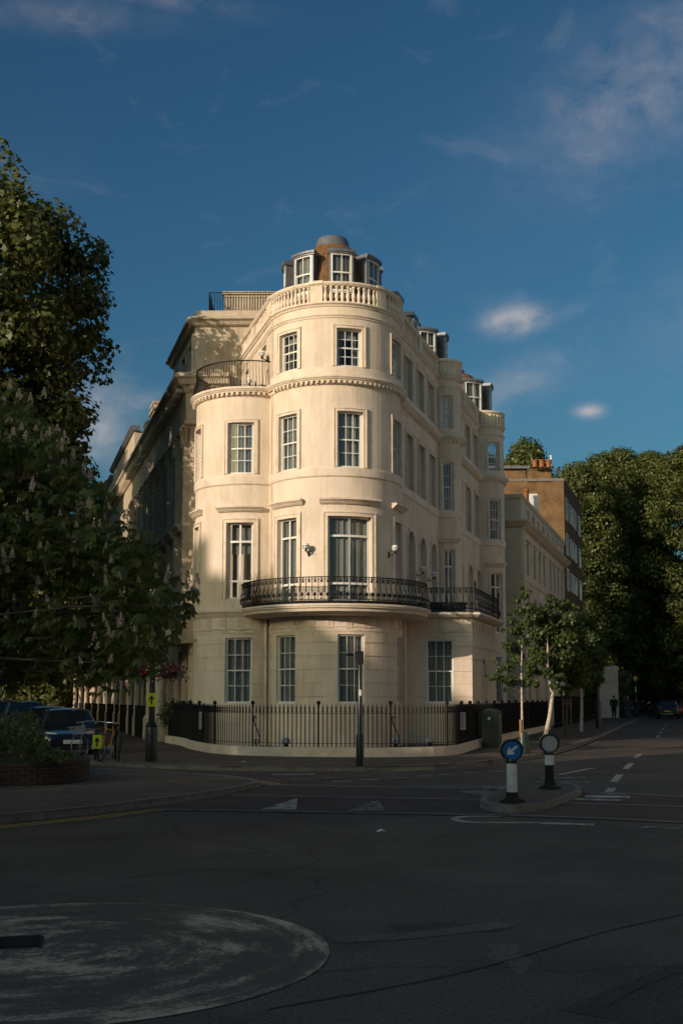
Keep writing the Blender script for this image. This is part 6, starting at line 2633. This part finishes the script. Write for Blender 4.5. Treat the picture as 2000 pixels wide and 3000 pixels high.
# pedestrian refuge with two keep-left bollards
isl = smooth_line([(2.17, 18.55), (2.19, 17.95), (2.5, 17.5), (3.0, 17.9), (3.45, 18.75), (3.9, 19.8), (4.28, 20.95), (4.38, 22.0), (4.1, 22.75), (3.6, 22.4), (3.1, 21.4), (2.6, 20.2), (2.3, 19.3), (2.17, 18.55)], 4)[:-1]
m = MB()
cxm, cym = sum(p[0] for p in isl) / len(isl), sum(p[1] for p in isl) / len(isl)
small = [(cxm + (x - cxm) * 0.88, cym + (y - cym) * 0.95) for x, y in isl]
m.v = [(x, y, KH - 0.004) for x, y in small]
m.f = [tuple(range(len(small)))]
refuge = struct('traffic_island', m, 'paving')
n = len(isl)
for i in range(0, n, 2):
    k = MB()
    j, l = (i + 1) % n, (i + 2) % n
    for a, b in ((i, j), (j, l)):
        k.quad((*isl[a], 0), (*isl[b], 0), (cxm + (isl[b][0] - cxm) * 0.985, cym + (isl[b][1] - cym) * 0.99, KH), (cxm + (isl[a][0] - cxm) * 0.985, cym + (isl[a][1] - cym) * 0.99, KH))
        k.quad((cxm + (isl[a][0] - cxm) * 0.985, cym + (isl[a][1] - cym) * 0.99, KH), (cxm + (isl[b][0] - cxm) * 0.985, cym + (isl[b][1] - cym) * 0.99, KH), (*small[b], KH), (*small[a], KH))
    k.build('kerb_stone', 'granite', refuge)


def bollard(loc, rz, lab, front, lower):
    t = thing('traffic_bollard', lab, 'bollard', loc, rz, 'bollards on the traffic island')
    m = MB()
    m.lathe([(0.20, 0), (0.19, 0.03), (0.10, 0.07), (0.085, 0.18)], n=4)
    m.build('base', 'rubber', t)
    m = MB()
    m.lathe([(0.085, 0.16), (0.082, 0.62)], n=18)
    sleeve = m.build('sleeve', lower, t, True)
    m = MB()
    m.lathe([(0.083, 0.42), (0.0835, 0.62)], n=18)
    if lower == 'black_paint':
        m.v = [(x * 1.02, y * 1.02, z) for x, y, z in m.v]
        m.build('reflective_band', 'white_plastic', t, True)
    # round head: dished black housing with the disc in it
    m = MB()
    K = 28
    pts = [(0.175 * math.sin(2 * PI * i / K), 0.80 + 0.175 * math.cos(2 * PI * i / K)) for i in range(K)]
    pts = [(x * (1.02 if z > 0.8 else 0.98), z if z < 0.93 else 0.93 + (z - 0.93) * 0.72) for x, z in pts]
    b0 = len(m.v)
    for y in (-0.07, 0.07):
        m.v += [(x, y, z) for x, z in pts]
    m.f += [(i, (i + 1) % K, K + (i + 1) % K, K + i) for i in range(K)]
    m.f.append(tuple(range(K, 2 * K)))
    inner_ = [(x * 0.86, 0.80 + (z - 0.80) * 0.86) for x, z in pts]
    m.v += [(x, -0.07, z) for x, z in inner_] + [(x, -0.045, z) for x, z in inner_]
    for i in range(K):
        j = (i + 1) % K
        m.f.append((j, i, 2 * K + i, 2 * K + j))
        m.f.append((2 * K + j, 2 * K + i, 3 * K + i, 3 * K + j))
    m.f.append(tuple(reversed(range(3 * K, 4 * K))))
    m.build('head', 'black_paint', t, True)
    m = MB()
    dsc = [(0.142 * math.sin(2 * PI * i / 32), 0.795 + 0.142 * math.cos(2 * PI * i / 32)) for i in range(32)]
    m.v = [(x, -0.05, z) for x, z in dsc]
    m.f = [tuple(range(32))]
    m.build('disc', front, t)
    if front == 'blue_sign':
        m = MB()
        arrow(m, 0, 0, 0.795, 0.105, rad(128), -0.054, 0.17, 0.46)
        m.build('arrow', 'white_plastic', t)
    m = MB()
    m.lathe([(0.095, 0.60), (0.10, 0.63), (0.09, 0.66)], n=16)
    m.build('collar', 'black_paint', t, True)
    return t


bollard((2.62, 18.1, KH), 0, 'white bollard with a blue keep-left arrow disc on the traffic island', 'blue_sign', 'white_plastic')
bollard((3.68, 20.8, KH), 0, 'black bollard with a plain grey disc behind the blue arrow bollard', 'grey_sign', 'black_paint')

# green cabinet, dark signal post, belisha beacon
cb_ = thing('utility_cabinet', 'dark green utility cabinet with a domed lid against the railings', 'cabinet', (4.95, 38.6, KH), rad(-22))
m = MB()
m.box(-0.29, 0.29, -0.2, 0.2, 0.0, 1.12)
m.build('body', 'green_paint', cb_)
m = MB()
arcp = [(-0.32 + 0.64 * i / 10, 1.12 + 0.12 * math.sin(PI * i / 10) + 0.03) for i in range(11)]
for (x0, z0), (x1, z1) in zip(arcp, arcp[1:]):
    m.quad((x0, -0.22, z0), (x1, -0.22, z1), (x1, 0.22, z1), (x0, 0.22, z0))
    m.quad((x0, -0.22, 1.12), (x1, -0.22, 1.12), (x1, -0.22, z1), (x0, -0.22, z0))
m.build('lid', 'green_paint', cb_)
m = MB()
m.box(-0.006, 0.006, -0.203, -0.198, 0.05, 1.05)
m.box(0.22, 0.24, -0.21, -0.198, 0.5, 0.62)
m.build('door_seam', 'black_paint', cb_)
m = MB()
m.box(-0.08, 0.01, -0.206, -0.2, 0.9, 0.99)
m.build('label_plate', 'white_plastic', cb_)
dp = thing('signal_post', 'dark street post with a red sign at the far end of the birches', 'post', (14.4, 65.6, KH))
m = MB()
m.lathe([(0.17, 0), (0.17, 1.4), (0.11, 1.5), (0.09, 4.4)], n=12)
m.build('pole', 'black_paint', dp, True)
m = MB()
m.lathe([(0.30, -0.02), (0.30, 0.02)], (0, 0, 0), 18)
o = m.build('sign_disc', 'paint_dark_red', dp)
o.location = (0.15, -0.12, 3.2)
o.rotation_euler = (rad(90), 0, rad(25))
bb = thing('belisha_beacon', 'striped black and white beacon pole with an amber globe beside the far crossing', 'beacon', (25.4, 100.8, KH))
for i in range(7):
    m = MB()
    m.lathe([(0.06, 0), (0.06, 0.44)], (0, 0, i * 0.44), 10)
    m.build('stripe', 'white_plastic' if i % 2 else 'black_paint', bb, True)
m = MB()
m.lathe([(0.05, 3.08), (0.13, 3.15), (0.19, 3.30), (0.17, 3.44), (0.09, 3.54), (0.0, 3.57)], n=16)
m.build('globe', 'amber', bb, True)
lt_ = [(-2.45, 29.4, 'crumpled white litter on the pavement before the railings'), (-3.1 + 3.6, 15.1, 'small white scrap of litter lying on the dark road')]
for x, y, lab in lt_:
    t = MB()
    z0 = KH if y > 20 else 0.004
    t.v = [(x - 0.06, y - 0.03, z0 + 0.004), (x + 0.02, y - 0.05, z0 + 0.03), (x + 0.08, y, z0 + 0.006), (x + 0.03, y + 0.05, z0 + 0.03), (x - 0.05, y + 0.04, z0 + 0.01), (x, y, z0 + 0.045)]
    t.f = [(0, 1, 5), (1, 2, 5), (2, 3, 5), (3, 4, 5), (4, 0, 5)]
    tag(t.build('litter', 'litter'), lab, 'litter', 'white litter')


# ------------------------------------------------------------------ vehicles
def car(label, loc, rz, paint, L_=4.3, W=1.78, H=1.46, kind='hatch', lit=False, rear_plate='plate_yellow', group=None):
    """car facing -y at rz 0: lofted shell from side-profile stations, glasshouse, wheels, lamps, plates"""
    t = thing('parked_car' if kind != 'moving' else 'car', label, 'car', loc, rz, group)
    hw = W / 2
    suv = H > 1.55
    bonnet, sill = H * 0.60, 0.24 + (0.08 if suv else 0)
    # stations along the length: y, bottom z, shoulder z, half width, shoulder half width
    st = [(-L_ / 2, 0.42, 0.58, hw * 0.70, hw * 0.68), (-L_ / 2 + 0.10, 0.26, 0.70, hw * 0.88, hw * 0.84), (-L_ / 2 + 0.45, sill, bonnet * 0.90, hw * 0.97, hw * 0.90),
          (-L_ * 0.26, sill, bonnet, hw, hw * 0.93), (-L_ * 0.1, sill, bonnet * 1.05, hw, hw * 0.95), (L_ * 0.15, sill, bonnet * 1.08, hw, hw * 0.95),
          (L_ * 0.36, sill, bonnet * 1.10, hw * 0.99, hw * 0.93), (L_ / 2 - 0.12, 0.3, bonnet * 1.08, hw * 0.92, hw * 0.86), (L_ / 2, 0.42, bonnet * 0.92, hw * 0.84, hw * 0.78)]
    m = MB()
    rows = []
    for y, zb, zs, w, ws in st:
        zm = zb + (zs - zb) * 0.55
        ring = [(-w * 0.86, zb), (-w, zb + 0.10), (-w * 1.0, zm), (-ws, zs - 0.03), (-ws * 0.86, zs), (0, zs + 0.025), (ws * 0.86, zs), (ws, zs - 0.03), (w, zm), (w, zb + 0.10), (w * 0.86, zb)]
        rows.append([(x, y, z) for x, z in ring])
    k = len(rows[0])
    for r in rows:
        m.v += r
    for i in range(len(rows) - 1):
        for j in range(k):
            a, b = i * k + j, i * k + (j + 1) % k
            m.f.append((a, b, b + k, a + k))
    m.f.append(tuple(range(k)))
    m.f.append(tuple(reversed(range((len(rows) - 1) * k, len(rows) * k))))
    body = m.build('body', paint, t, True)
    # roof and pillars
    zb = bonnet * 1.02
    ya, yb, yc, yd = -L_ * 0.20, -L_ * 0.02, L_ * 0.33, L_ * 0.46
    wr = hw * 0.70
    m = MB()
    rr = [[(-wr * 0.92, y, z - 0.04), (-wr * 0.6, y, z), (0, y, z + 0.02), (wr * 0.6, y, z), (wr * 0.92, y, z - 0.04)] for y, z in ((yb - 0.05, H - 0.05), (yb + 0.25, H), (yc - 0.2, H - 0.01), (yc + 0.05, H - 0.08))]
    for r in rr:
        m.v += r
    for i in range(3):
        for j in range(4):
            a = i * 5 + j
            m.f.append((a, a + 1, a + 6, a + 5))
    m.build('roof', paint, t, True)
    g_ = {'windscreen': [(-hw * 0.86, ya - 0.12, zb), (hw * 0.86, ya - 0.12, zb), (wr * 0.9, yb - 0.05, H - 0.07), (-wr * 0.9, yb - 0.05, H - 0.07)],
          'rear_window': [(hw * 0.84, yd, zb + 0.04), (-hw * 0.84, yd, zb + 0.04), (-wr * 0.9, yc + 0.05, H - 0.10), (wr * 0.9, yc + 0.05, H - 0.10)]}
    for nm, q in g_.items():
        m = MB()
        m.quad(*q)
        m.build(nm, 'car_glass', t)
    for s in (-1, 1):
        m = MB()
        m.quad((s * hw * 0.90, ya - 0.08, zb), (s * hw * 0.92, L_ * 0.12, zb + 0.03), (s * wr * 0.93, L_ * 0.10, H - 0.07), (s * wr * 0.93, yb, H - 0.09))
        m.quad((s * hw * 0.92, L_ * 0.14, zb + 0.03), (s * hw * 0.86, yd - 0.02, zb + 0.04), (s * wr * 0.92, yc + 0.03, H - 0.11), (s * wr * 0.93, L_ * 0.12, H - 0.07))
        m.build('side_window', 'car_glass', t)
        m = MB()
        for a, b in (((s * hw * 0.88, ya - 0.10, zb), (s * wr * 0.92, yb - 0.03, H - 0.07)), ((s * hw * 0.85, yd, zb + 0.02), (s * wr * 0.92, yc + 0.04, H - 0.09)),
                     ((s * hw * 0.92, L_ * 0.13, zb), (s * wr * 0.94, L_ * 0.11, H - 0.07)), ((s * wr * 0.92, yb - 0.05, H - 0.06), (s * wr * 0.92, yc + 0.05, H - 0.09))):
            m.tube([a, b], 0.035, 5)
        m.build('pillar', paint, t)
        m = MB()
        m.box(s * hw * 1.02 - 0.10, s * hw * 1.02 + 0.10, ya - 0.02, ya + 0.10, zb + 0.02, zb + 0.16)
        m.build('wing_mirror', paint, t)
        for y in (-L_ * 0.31, L_ * 0.30):
            m = MB()
            rw_ = 0.32 if not suv else 0.36
            K = 20
            for x0, r in ((-0.10, rw_ * 0.95), (-0.08, rw_), (0.08, rw_), (0.10, rw_ * 0.95)):
                m.v += [(s * (hw - 0.09) + x0, y + r * math.cos(2 * PI * i / K), rw_ + r * math.sin(2 * PI * i / K)) for i in range(K)]
            for j in range(3):
                for i in range(K):
                    m.f.append((j * K + i, j * K + (i + 1) % K, (j + 1) * K + (i + 1) % K, (j + 1) * K + i))
            m.f.append(tuple(range(K)))
            m.f.append(tuple(range(3 * K, 4 * K)))
            wh = m.build('wheel', 'rubber', t, True)
            m = MB()
            m.v = [(s * (hw - 0.09) + s * 0.106, y, rw_)] + [(s * (hw - 0.09) + s * 0.104, y + rw_ * (0.66 if i % 2 else 0.60) * math.cos(2 * PI * i / 20), rw_ + rw_ * (0.66 if i % 2 else 0.60) * math.sin(2 * PI * i / 20)) for i in range(20)]
            m.f = [(0, 1 + i, 1 + (i + 1) % 20) for i in range(20)]
            m.build('rim', 'silver', wh)
        m = MB()
        yf = -L_ / 2
        m.hexa([(s * hw * 0.46, yf + 0.05, 0.60), (s * hw * 0.80, yf + 0.18, 0.62), (s * hw * 0.80, yf + 0.4, 0.62), (s * hw * 0.46, yf + 0.3, 0.60),
                (s * hw * 0.50, yf + 0.12, 0.74), (s * hw * 0.85, yf + 0.30, 0.77), (s * hw * 0.85, yf + 0.45, 0.77), (s * hw * 0.50, yf + 0.35, 0.74)])
        m.build('headlight', 'lit_lens' if lit else 'head_lens', t)
        m = MB()
        m.box(s * hw * 0.72 - 0.09, s * hw * 0.72 + 0.09, L_ / 2 - 0.12, L_ / 2 - 0.005, 0.66 + (0.12 if suv else 0), 0.86 + (0.14 if suv else 0))
        m.build('tail_lamp', 'red_lens', t)
    m = MB()
    m.box(-0.26, 0.26, -L_ / 2 - 0.015, -L_ / 2 + 0.02, 0.44, 0.55)
    m.build('front_plate', 'plate_white', t)
    m = MB()
    m.box(-0.26, 0.26, L_ / 2 - 0.02, L_ / 2 + 0.015, 0.62, 0.73)
    m.build('rear_plate', rear_plate, t)
    m = MB()
    m.box(-hw * 0.62, hw * 0.62, -L_ / 2 + 0.03, -L_ / 2 + 0.10, 0.28, 0.42)
    m.box(-hw * 0.40, hw * 0.40, -L_ / 2 + 0.02, -L_ / 2 + 0.10, 0.585, 0.66)
    m.build('grille', 'rubber', t)
    return t


PG = 'cars parked along the left street'
car('shiny black car parked nearest the bicycles on the left street, facing us', (-8.25, 35.3, 0), rad(17), 'paint_black', 4.4, 1.78, 1.42, group=PG)
car('dark navy car parked second in the row behind the black car', (-10.3, 41.2, 0), rad(19), 'paint_navy', 4.3, 1.76, 1.45, group=PG)
car('dark grey tall car parked third in the row on the left street', (-12.7, 47.0, 0), rad(19), 'paint_grey', 4.5, 1.82, 1.62, group=PG)
car('dark car fourth along the left street with a gleaming headlight', (-16.2, 56.0, 0), rad(18), 'paint_black', 4.5, 1.8, 1.66, lit=True, group=PG)
car('blue-grey car at the far left edge with its headlight on', (-20.3, 66.0, 0), rad(18), 'paint_navy', 4.4, 1.8, 1.5, lit=True, group=PG)
c1 = car('black estate car driving away on the right-hand street', (28.2, 101.0, 0), rad(163), 'paint_black', 4.5, 1.85, 1.62, 'moving')
c2 = car('red car ahead of the black one at the right edge', (33.0, 114.5, 0), rad(163), 'paint_red', 4.2, 1.8, 1.62, 'moving')
m = MB()
m.box(-0.5, 0.5, 2.2, 2.26, 0.40, 0.46)
m.build('bumper_trim', 'chrome', c1)


# ------------------------------------------------------------------ bicycles and stand
def bicycle(label, loc, rz, frame, basket=False, wheel='silver', lean=0.1):
    t = thing('bicycle', label, 'bicycle', loc, rz, 'bicycles at the stand')
    t.rotation_euler = (lean, 0, rz)

    def ring(cx, r, tr, name, mt_):
        m = MB()
        K = 26
        m.tube([(cx + r * math.cos(2 * PI * i / K), 0, 0.34 + r * math.sin(2 * PI * i / K)) for i in range(K + 1)], tr, 5, False)
        return m.build(name, mt_, t)
    for cx in (-0.52, 0.52):
        w = ring(cx, 0.33, 0.017, 'wheel', 'rubber' if wheel == 'rubber' else wheel)
        m = MB()
        for i in range(14):
            a = 2 * PI * i / 14
            m.tube([(cx, 0, 0.34), (cx + 0.32 * math.cos(a), 0, 0.34 + 0.32 * math.sin(a))], 0.0025, 3, False)
        m.build('spokes', 'silver', w)
    m = MB()
    bb_, st_, hd_ = (-0.06, 0, 0.30), (-0.20, 0, 0.78), (0.36, 0, 0.80)
    for a, b in ((bb_, st_), (bb_, (0.40, 0, 0.66)), (st_, hd_), ((-0.52, 0, 0.34), st_), ((-0.52, 0, 0.34), bb_), ((0.52, 0, 0.34), (0.34, 0, 0.86))):
        m.tube([a, b], 0.017, 6)
    m.build('frame', frame, t)
    m = MB()
    m.tube([(0.26, -0.27, 0.97), (0.36, -0.18, 0.99), (0.35, 0, 0.98), (0.36, 0.18, 0.99), (0.26, 0.27, 0.97)], 0.012, 6)
    m.tube([(0.34, 0, 0.86), (0.35, 0, 0.98)], 0.012, 6)
    m.build('handlebar', 'silver', t)
    m = MB()
    m.hexa([(-0.36, -0.08, 0.88), (-0.36, 0.08, 0.88), (-0.08, 0.02, 0.88), (-0.08, -0.02, 0.88), (-0.36, -0.08, 0.93), (-0.36, 0.08, 0.93), (-0.08, 0.02, 0.91), (-0.08, -0.02, 0.91)])
    m.tube([st_, (-0.22, 0, 0.89)], 0.013, 6)
    m.build('saddle', 'rubber', t)
    m = MB()
    m.tube([(-0.06, -0.06, 0.30), (-0.06, 0.06, 0.30)], 0.07, 12)
    m.tube([(-0.06, 0.08, 0.30), (0.05, 0.09, 0.18)], 0.01, 5)
    m.tube([(-0.06, -0.08, 0.30), (-0.17, -0.09, 0.42)], 0.01, 5)
    m.build('crank', 'silver', t)
    if basket:
        m = MB()
        for z, q in ((0.66, 0.8), (0.76, 0.9), (0.86, 1.0), (0.68, 0.82)):
            c = [(0.44, -0.17 * q), (0.70 * q + 0.05, -0.17 * q), (0.70 * q + 0.05, 0.17 * q), (0.44, 0.17 * q), (0.44, -0.17 * q)]
            m.tube([(x, y, z) for x, y in c], 0.008, 4, False)
        for i in range(7):
            y = -0.16 + i * 0.053
            m.tube([(0.73, y, 0.86), (0.62, y * 0.8, 0.66)], 0.006, 3)
            m.tube([(0.44, y, 0.86), (0.44, y * 0.8, 0.66)], 0.006, 3)
        m.build('basket', 'silver', t)
    return t


bicycle('pale bicycle with a wire front basket leaning at the stand before the black car', (-6.62, 31.35, KH), rad(-118), 'lead', True, 'lead')
bicycle('dark bicycle with orange parts locked at the stand, right of the basket bicycle', (-6.1, 30.7, KH), rad(-100), 'orange_plastic', False, 'rubber', -0.08)
for i, (x, y, lab) in enumerate(((-6.28, 30.15, 'left black hoop of the cycle stand'), (-5.75, 30.1, 'right black hoop of the cycle stand'))):
    t = thing('cycle_stand', lab, 'cycle stand', (x, y, KH), rad(18), 'cycle stand hoops')
    m = MB()
    m.tube([(-0.0, -0.36, 0), (0, -0.36, 0.62), (0, -0.28, 0.74), (0, -0.16, 0.80), (0, 0.16, 0.80), (0, 0.28, 0.74), (0, 0.36, 0.62), (0, 0.36, 0)], 0.03, 8)
    m.build('hoop', 'black_paint', t, True)
yellow_sign((-6.2, 29.76, 0.62), 0, 'yellow-green sign with a black up arrow on the cycle stand')


# ------------------------------------------------------------------ people
def person(label, loc, rz, top, legs, hair, stride=0.12, swing=0.12, hands='sides', h=1.76, long_coat=False):
    """figure grown from a joint skeleton; faces -y at rz 0"""
    t = thing('person', label, 'person', loc, rz, 'people on the right-hand pavement')
    s = h / 1.76
    fat = 1.22

    def skin_mesh(name, joints, edges, material, root=0):
        me = bpy.data.meshes.new(name)
        me.from_pydata([tuple(c * s for c in j[0]) for j in joints], edges, [])
        o = bpy.data.objects.new(name, me)
        COL.objects.link(o)
        o.parent = t
        md = o.modifiers.new('skin', 'SKIN')
        md.use_smooth_shade = True
        for v_, j in zip(me.skin_vertices[0].data, joints):
            r = j[1]
            v_.radius = (r[0] * s * fat, r[1] * s * fat) if isinstance(r, tuple) else (r * s * fat, r * s * fat)
        me.skin_vertices[0].data[root].use_root = True
        sb = o.modifiers.new('sub', 'SUBSURF')
        sb.levels = 2
        sb.render_levels = 2
        me.materials.append(MATS[material])
        return o
    f = stride
    hip = 0.92
    lg = [((0, 0, hip), (0.15, 0.10)), ((-0.09, -0.01, 0.86), 0.095), ((-0.10, -f * 0.5, 0.50), 0.066), ((-0.10, -f * 0.9, 0.10), 0.046), ((0.09, 0.01, 0.86), 0.095), ((0.10, f * 0.3, 0.50), 0.066), ((0.10, f, 0.12), 0.046)]
    skin_mesh('trousers', lg, [(0, 1), (1, 2), (2, 3), (0, 4), (4, 5), (5, 6)], legs)
    for sx, y, z in ((-0.10, -f * 0.9, 0.0), (0.10, f, 0.02)):
        m = MB()
        m.hexa([((sx - 0.045) * s, y + 0.08, z), ((sx + 0.045) * s, y + 0.08, z), ((sx + 0.04) * s, y - 0.18, z), ((sx - 0.04) * s, y - 0.18, z),
                ((sx - 0.04) * s, y + 0.07, z + 0.10), ((sx + 0.04) * s, y + 0.07, z + 0.10), ((sx + 0.03) * s, y - 0.16, z + 0.05), ((sx - 0.03) * s, y - 0.16, z + 0.05)])
        m.build('shoe', 'rubber', t)
    w = 0.19
    if hands == 'pockets':
        arm = lambda q: [((q * w, 0, 1.42), 0.07), ((q * 0.28, 0.04, 1.16), 0.055), ((q * 0.19, -0.06, 0.96), 0.042)]
    else:
        arm = lambda q: [((q * w, 0, 1.42), 0.07), ((q * 0.26, 0.03 + q * swing * 0.3, 1.14), 0.052), ((q * 0.27, -0.03 + q * swing, 0.90), 0.038)]
    tj = [((0, 0, 0.90), (0.17, 0.12)), ((0, 0, 1.12), (0.155, 0.105)), ((0, 0.01, 1.34), (0.18, 0.12)), ((0, 0.015, 1.47), (0.09, 0.075))] + arm(-1) + arm(1)
    ed = [(0, 1), (1, 2), (2, 3), (2, 4), (4, 5), (5, 6), (2, 7), (7, 8), (8, 9)]
    if long_coat:
        tj.append(((0, 0, 0.72), (0.17, 0.13)))
        ed.append((0, len(tj) - 1))
    skin_mesh('jacket', tj, ed, top)
    # neck, head, hands
    m = MB()
    m.lathe([(0.052, 1.46), (0.05, 1.55)], n=10)
    m.lathe([(0.0, 1.53), (0.055, 1.545), (0.07, 1.60), (0.077, 1.66), (0.074, 1.71), (0.05, 1.75), (0.0, 1.765)], n=14)
    m.v = [(x * s * 0.95, (y * 1.12 - 0.01) * s, z * s) for x, y, z in m.v]
    m.hexa([(-0.012, -0.105 * s, 1.62 * s), (0.012, -0.105 * s, 1.62 * s), (0.008, -0.08 * s, 1.62 * s), (-0.008, -0.08 * s, 1.62 * s),
            (-0.006, -0.085 * s, 1.67 * s), (0.006, -0.085 * s, 1.67 * s), (0.006, -0.07 * s, 1.67 * s), (-0.006, -0.07 * s, 1.67 * s)])
    for q in (-1, 1):
        m.box(q * 0.075 * s - 0.01, q * 0.075 * s + 0.01, -0.015, 0.02, 1.62 * s, 1.68 * s)
    m.build('head', 'skin', t, True)
    m = MB()
    m.lathe([(0.083, 1.60), (0.086, 1.66), (0.083, 1.72), (0.058, 1.768), (0.0, 1.785)], n=14)
    m.v = [(x * s, (y * 1.1 + 0.022) * s, z * s) for x, y, z in m.v]
    m.build('hair', hair, t, True)
    if hands != 'pockets':
        for q in (-1, 1):
            m = MB()
            hx, hy, hz = q * 0.27 * s, (-0.03 + q * swing) * s, 0.88 * s
            m.hexa([(hx - 0.012, hy - 0.035, hz - 0.08), (hx + 0.012, hy - 0.035, hz - 0.08), (hx + 0.012, hy + 0.035, hz - 0.08), (hx - 0.012, hy + 0.035, hz - 0.08),
                    (hx - 0.016, hy - 0.03, hz + 0.03), (hx + 0.016, hy - 0.03, hz + 0.03), (hx + 0.016, hy + 0.03, hz + 0.03), (hx - 0.016, hy + 0.03, hz + 0.03)])
            for k in range(4):
                y = hy - 0.03 + k * 0.02
                m.tube([(hx, y, hz - 0.07), (hx - q * 0.006, y - 0.003, hz - 0.12), (hx - q * 0.016, y - 0.006, hz - 0.155 + 0.008 * abs(k - 1.4))], [0.009, 0.0085, 0.006], 5)
            m.tube([(hx, hy - 0.03, hz - 0.02), (hx - q * 0.01, hy - 0.055, hz - 0.06), (hx - q * 0.014, hy - 0.058, hz - 0.095)], [0.011, 0.009, 0.007], 5)
            m.build('hand', 'skin', t)
    return t


person('person in a dark jacket walking away with hands in pockets before the gate pier', (21.5, 92.3, KH), rad(172), 'cloth_black', 'cloth_black', 'hair_dark', 0.14, hands='pockets', h=1.85)
person('fair-haired person in a dark top and blue jeans walking away, middle of three', (23.0, 93.9, KH), rad(165), 'cloth_brown', 'denim', 'hair_blond', 0.10, h=1.78)
person('person in a long dark coat beside the beacon, farthest of the three', (24.6, 97.5, KH), rad(170), 'cloth_black', 'cloth_black', 'hair_dark', 0.16, h=1.72, long_coat=True)
